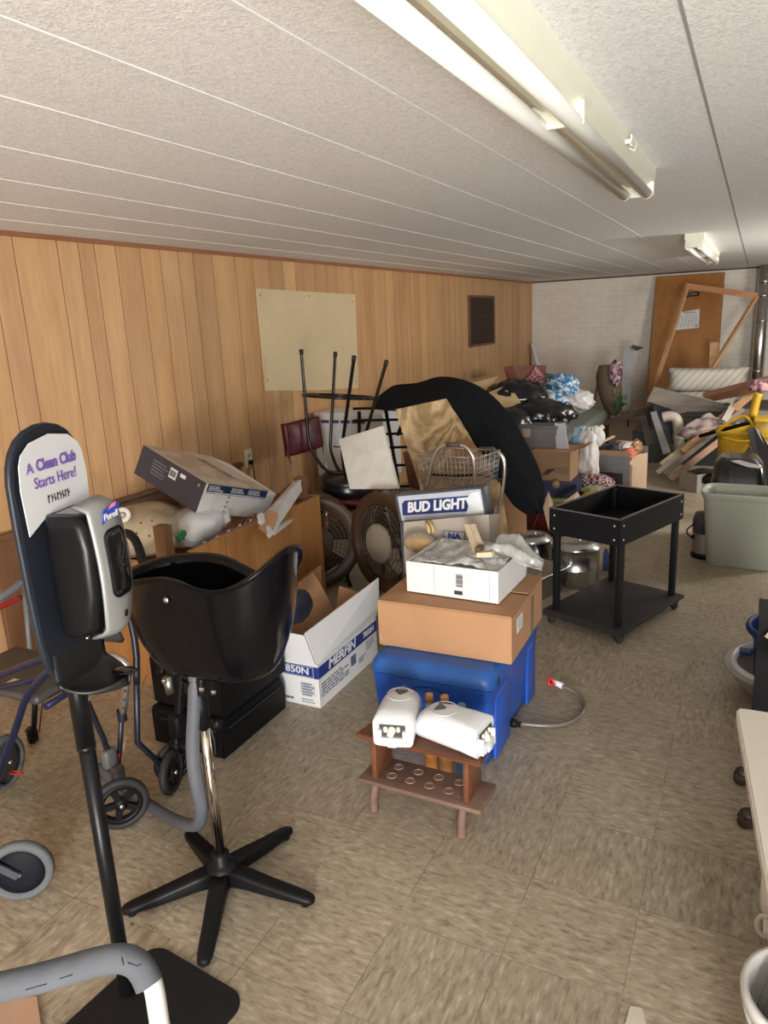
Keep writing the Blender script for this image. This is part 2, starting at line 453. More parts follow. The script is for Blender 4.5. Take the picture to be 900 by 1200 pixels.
struct('floor', MB().box(((XL+XR)/2, (YF+YB)/2, -.05), (XR-XL+.4, YB-YF+.4, .1)), floor_mat())

def ceil_mat():
    m = bpy.data.materials.new('textured_ceiling_tile'); m.use_nodes = True; nt = m.node_tree; N = nt.nodes.new; L = nt.links.new
    b = nt.nodes['Principled BSDF']; b.inputs['Roughness'].default_value = .85
    tc = N('ShaderNodeTexCoord')
    n = N('ShaderNodeTexNoise'); n.inputs['Scale'].default_value = 95; n.inputs['Detail'].default_value = 3; n.inputs['Distortion'].default_value = 1.2; L(tc.outputs['Object'], n.inputs[0])
    rp = N('ShaderNodeValToRGB'); e = rp.color_ramp.elements; e[0].position = .35; e[0].color = (.72, .72, .725, 1); e[1].position = .6; e[1].color = (.90, .90, .90, 1)
    L(n.outputs['Fac'], rp.inputs[0])
    sp = N('ShaderNodeSeparateXYZ'); L(tc.outputs['Object'], sp.inputs[0])
    dv = N('ShaderNodeMath'); dv.operation = 'MULTIPLY_ADD'; dv.inputs[1].default_value = 1/.305; dv.inputs[2].default_value = -1.7/.305+20; L(sp.outputs[1], dv.inputs[0])
    fr_ = N('ShaderNodeMath'); fr_.operation = 'FRACT'; L(dv.outputs[0], fr_.inputs[0])
    pp = N('ShaderNodeMath'); pp.operation = 'PINGPONG'; pp.inputs[1].default_value = .5; L(fr_.outputs[0], pp.inputs[0])
    lt = N('ShaderNodeMath'); lt.operation = 'LESS_THAN'; lt.inputs[1].default_value = .007; L(pp.outputs[0], lt.inputs[0])
    hf = N('ShaderNodeMath'); hf.operation = 'MULTIPLY'; hf.inputs[1].default_value = .45; L(lt.outputs[0], hf.inputs[0])
    mx = N('ShaderNodeMix'); mx.data_type = 'RGBA'; L(hf.outputs[0], mx.inputs[0]); L(rp.outputs[0], mx.inputs[6]); mx.inputs[7].default_value = (.88, .88, .87, 1)
    L(mx.outputs[2], b.inputs['Base Color'])
    bp = N('ShaderNodeBump'); bp.inputs['Strength'].default_value = .55; bp.inputs['Distance'].default_value = .004
    L(n.outputs['Fac'], bp.inputs['Height']); L(bp.outputs[0], b.inputs['Normal'])
    return m
struct('ceiling', MB().box(((XL+XR)/2, (YF+YB)/2, H+.05), (XR-XL+.4, YB-YF+.4, .1)), ceil_mat())
mb = MB()
for x in (-2.87, -2.52, -2.165, -1.808, -1.443, -1.0965, -.764):
    mb.box((x, (YF+YB)/2, H-.0008), (.0065, YB-YF, .002))
struct('trim_1', mb, mat('ceiling_bead', (.86, .86, .85), .6))
mb = MB()
for x in (-.152, .36, .9, 1.5): mb.box((x, (YF+YB)/2, H-.0005), (.006, YB-YF, .002))
struct('trim_2', mb, mat('ceiling_joint', (.33, .32, .30), .8))

# left wall: one sheet of grooved panelling, every board its own tone
def panel_wall():
    mb = MB(); W = wood('wall_panelling', (.47, .255, .11), (.64, .39, .19), 'z', 7, .45, 9, tone=True)
    G = mat('panel_groove', (.16, .08, .035), .8)
    mb.mats = [W, G]
    ys = [2.514, 2.767, 2.9, 3.006, 3.154, 3.335, 3.495, 3.651, 3.786, 3.97, 4.204, 4.404, 4.608, 4.771, 4.943, 5.219, 5.417, 5.663]
    rd = random.Random(3)
    y = 2.514
    while y > YF: y -= rd.choice([.10, .13, .16, .19, .24]); ys.insert(0, y)
    y = ys[-1]
    while y < YB: y += rd.choice([.10, .13, .16, .19, .24]); ys.append(min(y, YB+.01))
    tones = []
    bm = mb.bm; lay = bm.loops.layers.float_color.new('plank')
    def quad(pts, mi, tone):
        f = bm.faces.new([bm.verts.new(p) for p in pts]); f.material_index = mi
        for l in f.loops: l[lay] = tone
    g = .0045
    for a, b in zip(ys, ys[1:]):
        k = rd.uniform(.88, 1.08); t = (k, k*rd.uniform(.97, 1.03), k*rd.uniform(.92, 1.04), 1)
        quad([(XL, a+g/2, 0), (XL, b-g/2, 0), (XL, b-g/2, H), (XL, a+g/2, H)], 0, t)
        quad([(XL, b-g/2, 0), (XL-.003, b, 0), (XL-.003, b, H), (XL, b-g/2, H)], 1, (1, 1, 1, 1))
        quad([(XL-.003, b, 0), (XL, b+g/2, 0), (XL, b+g/2, H), (XL-.003, b, H)], 1, (1, 1, 1, 1))
    mb.mi = 1; mb.box((XL-.06, (YF+YB)/2, H/2), (.1, YB-YF+.2, H))
    me = bpy.data.meshes.new('wall_left'); bm.to_mesh(me); bm.free()
    for k in mb.mats: me.materials.append(k)
    o = link('wall_left', me); o['kind'] = 'structure'
panel_wall()
struct('trim_3', MB().box((XL+.008, (YF+YB)/2, H-.011), (.016, YB-YF, .022)), wood('crown_strip', (.22, .08, .03), (.34, .14, .06), 'y', 9))

def brick_mat():
    m = bpy.data.materials.new('painted_brick'); m.use_nodes = True; nt = m.node_tree; N = nt.nodes.new; L = nt.links.new
    b = nt.nodes['Principled BSDF']; b.inputs['Roughness'].default_value = .6
    tc = N('ShaderNodeTexCoord'); sp = N('ShaderNodeSeparateXYZ'); L(tc.outputs['Object'], sp.inputs[0])
    cb = N('ShaderNodeCombineXYZ'); L(sp.outputs[0], cb.inputs[0]); L(sp.outputs[2], cb.inputs[1])
    bk = N('ShaderNodeTexBrick'); bk.inputs['Scale'].default_value = 1; bk.inputs['Brick Width'].default_value = .21; bk.inputs['Row Height'].default_value = .073; bk.inputs['Mortar Size'].default_value = .008; bk.inputs['Mortar Smooth'].default_value = .6
    bk.inputs['Color1'].default_value = (.70, .65, .57, 1); bk.inputs['Color2'].default_value = (.68, .63, .555, 1); bk.inputs['Mortar'].default_value = (.65, .60, .52, 1)
    L(cb.outputs[0], bk.inputs[0])
    n = N('ShaderNodeTexNoise'); n.inputs['Scale'].default_value = 9; n.inputs['Detail'].default_value = 6; L(tc.outputs['Object'], n.inputs[0])
    rm = N('ShaderNodeMapRange'); rm.inputs[3].default_value = .85; rm.inputs[4].default_value = 1.12; L(n.outputs['Fac'], rm.inputs[0])
    mx = N('ShaderNodeMix'); mx.data_type = 'RGBA'; mx.blend_type = 'MULTIPLY'; mx.inputs[0].default_value = 1; L(bk.outputs[0], mx.inputs[6]); L(rm.outputs[0], mx.inputs[7])
    L(mx.outputs[2], b.inputs['Base Color'])
    su = N('ShaderNodeMath'); su.operation = 'MULTIPLY_ADD'; su.inputs[1].default_value = -.35; L(bk.outputs['Fac'], su.inputs[0]); L(n.outputs['Fac'], su.inputs[2])
    bp = N('ShaderNodeBump'); bp.inputs['Strength'].default_value = .5; bp.inputs['Distance'].default_value = .006; L(su.outputs[0], bp.inputs['Height']); L(bp.outputs[0], b.inputs['Normal'])
    return m
BR = brick_mat()
struct('wall_back', MB().box(((XL+XR)/2, YB+.05, H/2), (XR-XL+.2, .1, H)), BR)
# right wall, with the window that lights the far half; front wall with the daylight doorway
PNT = mat('painted_wall', (.22, .20, .17), .75, bump=.1)
mb = MB()
wy0, wy1, wz0, wz1 = 5.65, 6.95, 1.15, 1.95
mb.box((XR+.05, (YF+wy0)/2, H/2), (.1, wy0-YF, H)); mb.box((XR+.05, (wy1+YB)/2, H/2), (.1, YB-wy1, H))
mb.box((XR+.05, (wy0+wy1)/2, wz0/2), (.1, wy1-wy0, wz0)); mb.box((XR+.05, (wy0+wy1)/2, (wz1+H)/2), (.1, wy1-wy0, H-wz1))
struct('wall_right', mb, PNT)
mb = MB(); dx0, dx1, dz = .85, 2.0, 2.02
mb.box(((XL+dx0)/2, YF-.05, H/2), (dx0-XL, .1, H)); mb.box(((dx1+XR)/2, YF-.05, H/2), (XR-dx1, .1, H)); mb.box(((dx0+dx1)/2, YF-.05, (dz+H)/2), (dx1-dx0, .1, H-dz))
struct('wall_front', mb, PNT)
mb = MB()
mb.box((XR-.0, wy0-.02, (wz0+wz1)/2), (.04, .05, wz1-wz0+.1)); mb.box((XR-.0, wy1+.02, (wz0+wz1)/2), (.04, .05, wz1-wz0+.1))
mb.box((XR-.0, (wy0+wy1)/2, wz0-.02), (.05, wy1-wy0, .05)); mb.box((XR-.0, (wy0+wy1)/2, wz1+.02), (.04, wy1-wy0, .05))
struct('window_1', mb, mat('window_paint', (.7, .7, .68), .5))
mb = MB()
mb.box((XL+1.75, YB-.006, H-.011), (3.5, .012, .02)); mb.box((XR-1.0, YB-.006, H-.011), (2.0, .012, .02))
struct('trim_4', mb, mat('dark_joint', (.06, .045, .035), .7))
struct('trim_5', MB().box((XL+.012, YB-.012, H/2), (.024, .024, H-.03)), wood('corner_strip', (.40, .22, .11), (.52, .33, .17), 'z'))

# ================================================================ CEILING LAMPS
FIX = mat('cream_enamel', (.80, .79, .66), .45, var=.02)
TUBE = mat('lamp_tube_glass', (.86, .87, .82), .22, var=.01)
def strip_light(name, label, x, y0, y1, group=None):
    t = thing(name, label, 'ceiling light', (x, (y0+y1)/2, H-.11)); L2 = (y1-y0)/2
    mb = MB()
    prof = [(-.062, .11), (-.062, .072), (-.03, .05), (.03, .05), (.062, .072), (.062, .11)]
    M = frame((0, -L2, 0), (1, 0, 0), (0, 0, 1)); M = Matrix(((1, 0, 0, 0), (0, 0, 1, -L2), (0, 1, 0, 0), (0, 0, 0, 1)))
    mb.prism(prof, M, 2*L2); mb.box((0, 0, .046), (.012, 2*L2-.02, .012))
    part('housing', mb, FIX, t)
    for s in (-1, 1):
        m2 = MB()
        m2.cyl((s*.039, -L2+.02, .022), (s*.039, L2-.02, .022), .0185, n=20)
        tb = part('lamp_tube', m2, TUBE, t)
        m3 = MB()
        for yy in (-L2+.03, L2-.03): m3.cyl((s*.039, yy-.012, .022), (s*.039, yy+.012, .022), .0192, n=20)
        part('tube_cap', m3, mat('tube_cap_metal', (.7, .68, .6), .35, .5), tb)
    for yy in (-L2+.008, 0, L2-.008):
        m4 = MB()
        m4.box((0, yy, .04), (.118, .012, .05), bev=.003)
        part('lamp_socket', m4, FIX, t)
    m5 = MB(); m5.box((.068, .55, .075), (.018, .02, .012), bev=.002); m5.box((.075, .57, .08), (.004, .03, .03)); m5.tube([(.07, .55, .06), (.085, .555, .05), (.09, .56, .07)], .0015, 5)
    part('clip', m5, FIX, t)
    return t
strip_light('fluorescent_light', 'long twin-tube fluorescent light on the ceiling close to the camera', -.428, .55, 3.02)
strip_light('fluorescent_light', 'small far fluorescent light on the ceiling before the brick wall', -.428, 5.75, 8.0)

# ================================================================ ON THE LEFT WALL
mb = MB(); mb.slab([(XL+.012, 4.411, 1.886), (XL+.012, 5.859, 1.86), (XL+.012, 5.828, 1.056), (XL+.012, 5.1, 1.11), (XL+.012, 4.42, 1.175)], .01, nrm=(-1, 0, 0))
wb = solo('wall_board', 'cream fibreboard panel fixed on the wood panelled wall', 'board', mb, mat('cream_board', (.66, .53, .33), .75, var=.05, scale=3, bump=.15, bscale=120))
for (yy, zz) in ((4.45, 1.84), (5.1, 1.84), (5.8, 1.8), (4.45, 1.25), (5.78, 1.12)):
    m2 = MB(); m2.lathe([(0, .003), (.006, .002), (.008, 0)], (XL+.012, yy, zz), (1, 0, 0), 10)
    part('nail', m2, mat('nail_head', (.2, .16, .12), .5, .6), wb, world=True)
t = thing('wall_vent', 'brown square metal wall vent grille high on panelling', 'vent', (XL, 9.24, 1.27))
mb = MB()
for a, b in (((0, -.48, .01), (0, .48, .01)), ((0, -.48, .60), (0, .48, .60)), ((0, -.48, .01), (0, -.48, .60)), ((0, .48, .01), (0, .48, .60))): mb.bar(Vector(a)+Vector((.012, 0, 0)), Vector(b)+Vector((.012, 0, 0)), .024, .03)
part('frame', mb, mat('vent_brown', (.13, .065, .035), .5), t)
mb = MB()
for i in range(1, 22): mb.box((.01, -.48+i*.96/22, .305), (.006, .012, .58))
for i in range(1, 14): mb.box((.014, 0, .01+i*.59/14), (.006, .95, .008))
mb.box((.002, 0, .305), (.003, .95, .58))
part('grille', mb, mat('vent_dark', (.05, .028, .018), .6), t)
t = thing('wall_outlet', 'ivory double wall outlet with black plug low on panelling', 'outlet', (XL, 4.15, .67))
mb = MB(); mb.box((.004, 0, .06), (.008, .085, .13), bev=.003); part('cover_plate', mb, mat('ivory_plastic', (.72, .66, .50), .4), t)
for z_ in (.035, .085):
    mb = MB(); mb.lathe([(.016, 0), (.016, .003), (0, .003)], (.008, 0, z_), (1, 0, 0), 16); mb.use(INK); 
    mb.box((.0115, -.006, z_), (.001, .002, .009)); mb.box((.0115, .006, z_), (.001, .002, .009)); mb.mats = [mat('ivory_plastic', (.72, .66, .50)), INK]
    for f in mb.bm.faces: f.material_index = 1 if len(f.verts) == 4 and f.calc_area() < 3e-5 and f.smooth is False else 0
    part('socket', mb, None, t)
mb = MB(); mb.box((.022, .0, .032), (.026, .03, .03), bev=.004); mb.tube([(.03, 0, .02), (.035, .01, -.04), (.02, .03, -.2), (.02, .05, -.5)], .004, 8, 2)
part('plug', mb, BLK, t)

# ================================================================ HAND SANITISER STAND (near left)
PA = R(13)    # the way the dispenser faces
t = thing('sanitizer_stand', 'tall black hand sanitizer stand with white Clean Club sign at near left', 'sanitizer stand', (-1.31, 1.02, 0), PA)
mb = MB(); mb.prism(rrect(.34, .37, .05, 6), Matrix.Translation((-1.205, .965, 0)) @ Matrix.Rotation(R(-6), 4, 'Z'), .008)
part('base_plate', mb, mat('powder_black', (.009, .009, .010), .6, bump=.1, bscale=200, spec=.25), t, world=True)
mb = MB(); mb.cyl((0, 0, .008), (0, 0, .72), .0185, n=24); mb.lathe([(.019, .7), (.0215, .702), (.0215, .712), (.019, .714)], n=24)
mb.cyl((0, 0, .714), (0, 0, .95), .021, n=24)
part('pole', mb, mat('satin_black', (.005, .005, .006), .36, spec=.25), t)
# shield-shaped back plate, x = facing, y = width, z = height
def shield():
    o = []
    pts = [(-.095, .96), (-.105, 1.05), (-.112, 1.33), (-.10, 1.39), (-.065, 1.43), (0, 1.445), (.065, 1.43), (.10, 1.39), (.112, 1.33), (.105, 1.05), (.095, .96), (.075, .925), (-.075, .925)]
    return pts
Mx = Matrix(((0, 0, 1, 0), (1, 0, 0, 0), (0, 1, 0, 0), (0, 0, 0, 1)))   # poly (x,y)->(Y,Z), thickness along X
mb = MB(); mb.prism(shield(), Matrix.Translation((.012, 0, 0)) @ Mx, .012)
rim = [(.010, y_, z_) for y_, z_ in shield()]
mb.tube([(.014, y_, z_) for y_, z_ in shield()], .0085, 8, 1, closed=True)
bk = part('back_plate', mb, mat('satin_slate', (.014, .017, .024), .4, spec=.25), t)
sg = [(-.100, 1.238), (-.104, 1.33), (-.098, 1.378), (-.088, 1.398), (-.06, 1.418), (0, 1.428), (.06, 1.418), (.088, 1.398), (.098, 1.378), (.104, 1.33), (.100, 1.238), (.05, 1.262), (0, 1.268), (-.05, 1.262)]
mb = MB(); mb.prism(sg, Matrix.Translation((.031, 0, 0)) @ Mx, .002)
sgn = part('sign', mb, mat('sign_white', (.60, .60, .61), .45, var=.01, spec=.2), bk, label='white rounded sign with purple words')
PUR = mat('purple_ink', (.16, .08, .36), .5)
F = lambda y, z: frame((.0335, y, z), (0, 1, 0), (0, 0, 1))
text(bk, 'A', F(-.072, 1.368), .03, PUR, name='sign_lettering'); text(bk, 'Clean Club', F(.010, 1.370), .032, PUR, name='sign_lettering', bold=.0009, width=.125)
text(bk, 'Starts Here!', F(.0, 1.336), .032, PUR, name='sign_lettering', width=.13)
mb = MB(); mk = F(0, 1.298)
for i, (x_, w_) in enumerate(((-.032, .008), (-.021, .006), (-.012, .006), (-.003, .007), (.006, .006), (.014, .006), (.022, .006), (.031, .008))):
    mb.box((x_, 0, .0006), (w_*.25, .017, .0006), M=mk); mb.box((x_+.003, .005-(i % 3)*.004, .0006), (w_*.7, .0025, .0006), M=mk, rot=(0, 0, .6*(-1)**i))
part('sign_mark', mb, INK, bk)
# dispenser: rounded black body and bowed silver face
def disp_ring(z, x0, x1, hw, r=.022):
    return [Vector((x0+(x1-x0)/2+a, b, z)) for a, b in rrect(x1-x0, hw*2, min(r, (x1-x0)/2-.001), 4)]
rings = []
for z, xe, hw in ((1.005, .075, .058), (1.012, .105, .062), (1.03, .120, .065), (1.10, .135, .067), (1.20, .138, .067), (1.245, .130, .066), (1.262, .12, .062), (1.268, .105, .056)):
    rings.append(disp_ring(z, .03, xe, hw))
mb = MB(); mb.loft(rings); dp = part('dispenser', mb, mat('dispenser_black', (.005, .005, .006), .34, var=.1, spec=.25), t, label='black dispenser body')
mb = MB()
def face(u, v):
    z = 1.0+.285*u; s = (v-.5)*2; hw = .050+.004*math.sin(PI*u)-(.008*(1-u)**4)
    bow = .012*(1-s*s)+.018*math.sin(PI*min(1, u*.9+.1))
    edge = -.03*max(0, (u-.97)/.03)-.035*max(0, (.05-u)/.05)
    return (.128+bow+edge-.006*(1-u), s*hw, z+.010*(1-s*s)*(1 if u > .5 else -1)*abs(2*u-1)**3)
mb.grid(face, 26, 12, .006); fc_ = part('face_cover', mb, mat('silver_plastic', (.27, .275, .265), .42, .3, var=.03), dp, label='silver bowed front cover')
def on_face(y, z, tilt=0, off=.0035):
    u = (z-1.0)/.285; v = .5+y/.108
    p = Vector(face(u, v)); return frame(p+Vector((off, 0, 0)), (0, 1, 0), (.10, 0, 1))
RRW = rrect(.064, .138, .016, 6)
def win(u, v):
    k = int(round(v*len(RRW))) % len(RRW); a, b = RRW[k]; p = Vector(face((1.158+b*u-1.0)/.285, .5+a*u/.108)); return p+Vector((.0045, 0, 0))
mb = MB(); mb.grid(win, 6, len(RRW), .003); wn_ = part('refill_window', mb, BLKG, dp)
mb = MB()
P = [Vector(face((1.158+b-1.0)/.285, .5+a/.108))+Vector((.005, 0, 0)) for a, b in rrect(.067, .142, .018, 5)]
mb.tube(P, .0022, 6, closed=True); part('window_gasket', mb, BLK, dp)
mb = MB(); mb.prism(rrect(.009, .015, .003, 3), on_face(.004, 1.045, off=.001), .004); part('sensor', mb, BLK, dp)
LG = on_face(.002, 1.255, off=.003)
mb = MB(); mb.prism([(-.030, -.015), (.026, -.015), (.031, .017), (.012, .020), (-.025, .013)], LG, .0012); part('logo_patch', mb, mat('logo_blue', (.03, .06, .45), .4), dp)
mb = MB(); mb.prism([(-.008, .012), (.004, .021), (.02, .022), (.014, .014)], LG @ Matrix.Translation((0, 0, .001)), .001); part('logo_flame', mb, mat('logo_pink', (.75, .25, .45), .4), dp)
text(dp, 'Purell', LG @ Matrix.Translation((0, -.002, .0012)), .019, WPL, width=.048, name='logo_lettering', bold=.0006)
mb = MB(); mb.box((.07, 0, 1.2685), (.05, .06, .001)); part('top_label', mb, mat('label_grey', (.33, .33, .32), .5), dp)
# drip tray: curved scoop below
def tray(u, v):
    a = PI*(v-.5)*1.0; s = u
    x = .025+.14*s*math.cos(a)*1.0; y = (.082-.01*s)*math.sin(a)*1.0 if True else 0
    z = .935-.055*math.sin(min(1, s*1.3)*PI/2)+.10*(1-s)**3-.0+.012*s**4
    return (x, y, z)
mb = MB()
def scoop(u, v):
    ang = v; y = (u-.5)*2
    w_ = .085*(1-.25*v**3)*math.sqrt(max(0, 1-max(0, v-.35)**2/.43))
    if v < .35: x = .02+.012*v; z = .985-.10*v/.35
    else:
        k = (v-.35)/.65; x = .025+.108*k; z = .885-.012*math.sin(PI*k)-.01*k
    z += .018*abs(y)**3*(v > .3)
    return (x+.0, y*w_, z)
mb.grid(scoop, 14, 22, .007); tr_ = part('drip_tray', mb, mat('tray_black', (.018, .018, .019), .34, spec=.35), t)
mb = MB(); mb.lathe([(.006, 0), (.006, .003), (0, .004)], (.026, .03, .965), (1, 0, 0), 12); part('screw', mb, CHR, t)
mb = MB(); mb.blob((.10, .04, .884), (.03, .02, .006), 3, .1); part('drip_cup', mb, BLKG, tr_)

# ================================================================ SALON BASIN ON STAR BASE
hx, hy = -1.31, 1.41
t = thing('shampoo_basin', 'glossy black salon shampoo basin on chrome pole and five-legged star base', 'shampoo basin', (hx, hy, 0))
for i, (tx, ty) in enumerate(((-1.504, 1.216), (-1.042, 1.456), (-1.184, 1.167), (-1.265, 1.66), (-1.56, 1.545))):
    d = Vector((tx-hx, ty-hy, 0)); L_ = .285; a = math.atan2(d.y, d.x)
    rings = []
    for k, (s_, w_, z0, z1) in enumerate(((.02, .03, .03, .085), (.08, .026, .026, .075), (.18, .0235, .014, .052), (.26, .0215, .008, .036), (.282, .017, .008, .030), (.29, .008, .012, .026))):
        M = Matrix.Rotation(a, 4, 'Z')
        rings.append([M @ Vector((s_, y_, (z0+z1)/2+z_)) for y_, z_ in rrect(w_*2, z1-z0, min(.012, (z1-z0)/2.2, w_*.9), 3)])
    mb = MB(); mb.loft(rings); mb.lathe([(0, 0), (.014, 0), (.014, .012), (0, .012)], (math.cos(a)*.262, math.sin(a)*.262, 0), n=14)
    part('star_leg', mb, BLK, t)
mb = MB(); mb.lathe([(.0, .03), (.045, .03), (.05, .05), (.046, .08), (.034, .092), (.026, .098), (.026, .125), (.02, .13), (0, .13)], n=28); part('hub', mb, BLK, t)
mb = MB(); mb.cyl((0, 0, .12), (-.005, 0, .56), .0155, n=20); part('pole', mb, mat('polished_tube', (.66, .60, .52), .12, 1, var=.02), t, label='polished chrome tube')
mb = MB(); mb.cyl((-.004, 0, .54), (-.006, 0, .66), .021, n=20); mb.box((-.005, 0, .675), (.07, .05, .06), bev=.008); mb.cyl((0, 0, .57), (.055, -.01, .57), .005, n=10); mb.lathe([(0, 0), (.014, .002), (.014, .016), (0, .018)], (.05, -.01, .57), (1, -.15, 0), 12); part('height_clamp', mb, BLK, t)
# bowl: lofted outside and inside
bcx, bcy = .012, .06
def basin_r(th):
    # outline: x long (.29), y (.22), lip pulled out on the right rear
    c, s_ = math.cos(th), math.sin(th); n_ = 2.6
    k = (abs(c/.265)**n_+abs(s_/.15)**n_)**(-1/n_)
    lip = max(0, math.cos(th-R(-4)))**10*.015
    return k+lip
def basin_z(th):
    # rim height: left lobe tall at the back, dips at right front, rises to the lip
    z = .955+.0*max(0, math.sin(th))+.125*max(0, math.cos(th-R(0)))**8+.028*max(0, math.cos(th+R(62)))**3+.045*max(0, math.cos(th+R(105)))**3+.02*max(0, math.cos(th-R(125)))**3-.03*max(0, math.cos(th-R(60)))**4
    return z
N_ = 72
def bring(t_, off=0, dz=0):
    o = []
    for j in range(N_):
        th = 2*PI*j/N_; k = .68+.32*math.sin(PI/2*t_)**.7 if t_ > 0 else .68
        lipf = 1 if t_ > .75 else .75+.25*t_/.75
        r_ = (basin_r(th)*k*(1 if t_ > .9 else .985))-off
        z = .715+dz+(basin_z(th)-.715-dz)*t_
        o.append(Vector((bcx+r_*math.cos(th), bcy+r_*math.sin(th), z)))
    return o
mb = MB()
out = [bring(a) for a in (0, .04, .12, .25, .4, .55, .7, .85, .95, 1)]
lipr = [[Vector((bcx+(basin_r(2*PI*j/N_)+.012)*math.cos(2*PI*j/N_), bcy+(basin_r(2*PI*j/N_)+.012)*math.sin(2*PI*j/N_), basin_z(2*PI*j/N_)+dz_)) for j in range(N_)] for dz_ in (-.004, .004)]
inn = [bring(a, .008, .014) for a in (1, .9, .75, .55, .35, .2, .08, 0)]
bottom = [[Vector((bcx+(p.x-bcx)*.8, bcy+(p.y-bcy)*.8, .706)) for p in out[0]]]
flr = [[Vector((bcx+(p.x-bcx)*k, bcy+(p.y-bcy)*k, .727)) for p in inn[-1]] for k in (.8, .4, .1)]
mb.loft(bottom+out+lipr+inn+flr)
bw = part('bowl', mb, mat('basin_black', (.003, .003, .004), .17, var=.05, spec=.22), t)
mb = MB(); mb.lathe([(.008, 0), (.008, .002), (0, .003)], (bcx+basin_r(R(-92))*math.cos(R(-92))*.985, bcy+basin_r(R(-92))*math.sin(R(-92))*.99-.004, .955), (0, -1, .1), 14); part('overflow_cap', mb, ALU, bw)
# raised block with neck pad inside
mb = MB(); mb.blob((bcx+.09, bcy+.085, .865), (.085, .045, .075), 2, .03, crease=False); part('headrest', mb, mat('basin_black', (.005, .005, .006)), bw)
mb = MB(); mb.cyl((-.10, .02, .68), (-.10, .02, .70), .028); mb.lathe([(0, 0), (.02, 0), (.026, .02)], (-.02, -.01, .672)); part('drain_fitting', mb, BLK, bw)
for x_ in (.05, .09, -.08):
    mb = MB(); mb.lathe([(.007, 0), (.007, .008), (0, .009)], (x_, -.05, .694), (0, 0, -1), 10); part('bolt', mb, CHR, bw)
hose = [U(229, 788, Y=1.40), U(228, 830, Y=1.39), U(225, 880, Y=1.38), U(230, 920, Y=1.38), U(238, 950, Y=1.40), U(233, 968, Y=1.45), U(215, 966, Y=1.50), U(190, 954, Y=1.56), U(165, 940, Y=1.62), U(120, 928, Y=1.70)]
hose = [Vector((p.x, p.y, max(p.z, .02))) for p in hose]
mb = MB()
PT = [Vector(p) for p in hose]
for _ in range(3):
    q = [PT[0]]
    for a, b in zip(PT, PT[1:]): q += [a.lerp(b, .25), a.lerp(b, .75)]
    PT = q+[PT[-1]]
# ribbed: alternate radii
dist = [0]
for a, b in zip(PT, PT[1:]): dist.append(dist[-1]+(b-a).length)
tot = dist[-1]; n_s = 260; RP = []
for i in range(n_s):
    d = tot*i/(n_s-1); k = max(0, min(len(dist)-2, next((j for j in range(len(dist)-1) if dist[j+1] >= d), len(dist)-2)))
    RP.append(PT[k].lerp(PT[k+1], (d-dist[k])/max(1e-9, dist[k+1]-dist[k])))
mb.tube(RP, lambda u: .0185+(.0016 if int(u*(n_s-1)+.5) % 2 else 0), 14)
part('drain_hose', mb, mat('hose_grey', (.085, .09, .105), .55), t, label='grey ribbed drain hose', world=True)

# ================================================================ WALKING AIDS (left edge)
def wheel_parts(t, c, axis, r, w, tyre, hubm, spokes=5, solid=False):
    c = Vector(c); ax = Vector(axis).normalized()
    mb = MB(); k = w/2
    mb.lathe([(r-.022, -k), (r-.006, -k), (r, -k*.5), (r, k*.5), (r-.006, k), (r-.022, k), (r-.022, -k)], c, ax, 36)
    wh = part('wheel', mb, tyre, t, world=True)
    mb = MB()
    if solid:
        mb.lathe([(0, -k*1.1), (r*.2, -k*1.05), (r*.5, -k*.65), (r-.021, -k*.45), (r-.021, k*.45), (r*.5, k*.65), (r*.2, k*1.05), (0, k*1.1)], c, ax, 30)
    else:
        mb.lathe([(r-.036, -k*.7), (r-.021, -k*.8), (r-.021, k*.8), (r-.036, k*.7), (r-.036, -k*.7)], c, ax, 30)
        a = ax.orthogonal().normalized(); b = ax.cross(a)
        for i in range(spokes):
            an = 2*PI*i/spokes; d = a*math.cos(an)+b*math.sin(an)
            mb.bar(c+d*r*.15, c+d*(r-.026), .021, k*1.1, up=ax)
        mb.lathe([(0, -k), (r*.22, -k), (r*.22, k), (0, k)], c, ax, 20)
    part('wheel_hub', mb, hubm, wh, world=True)
    mb = MB(); mb.lathe([(0, k+.012), (.008, k+.01), (.009, k), (0, k)], c, ax, 10); mb.lathe([(0, -k-.012), (.008, -k-.01), (.009, -k), (0, -k)], c, ax, 10)
    part('axle_bolt', mb, CHR, wh, world=True)
    return wh
BLUE_T = mat('dark_blue_tube', (.010, .016, .05), .3, .3)
# rolling walker with padded seat
t = thing('rollator_walker', 'dark blue rollator walker with padded black seat at the left edge', 'rollator', (-2.2, 1.45, 0))
mb = MB()
sc_ = [(-2.42, 1.40), (-1.93, 1.46), (-1.90, 1.70), (-2.40, 1.70)]
def seatz(x, y): return .50
mb.box((-2.17, 1.50, .505), (.42, .27, .035), bev=.015, rot=(0, 0, .03)); part('seat', mb, mat('dark_vinyl', (.045, .043, .042), .5, bump=.1), t, world=True)
mb = MB(); mb.box((-2.11, 1.42, .5235), (.06, .03, .001)); part('seat_label', mb, mat('label_buff', (.6, .5, .38), .6), t, world=True)
mb = MB(); mb.box((-1.985, 1.70, .60), (.12, .02, .08), bev=.008, rot=(.4, 0, .2)); part('back_pad', mb, mat('dark_vinyl', (.045, .043, .042)), t, world=True)
mb = MB(); mb.tube([U(75, 770, Y=1.36), U(48, 795, Y=1.36), U(30, 815, Y=1.36), U(20, 850, Y=1.36), U(0, 905, Y=1.36), U(-20, 960, Y=1.40)], .0125, 12, 2)
mb.tube([U(76, 765, Y=1.36), U(40, 775, Y=1.36), U(0, 792, Y=1.36), U(-40, 800, Y=1.36)], .011, 10, 1)
mb.tube([U(76, 782, Y=1.37), U(45, 795, Y=1.37), U(0, 806, Y=1.37), U(-40, 812, Y=1.37)], .010, 10, 1)
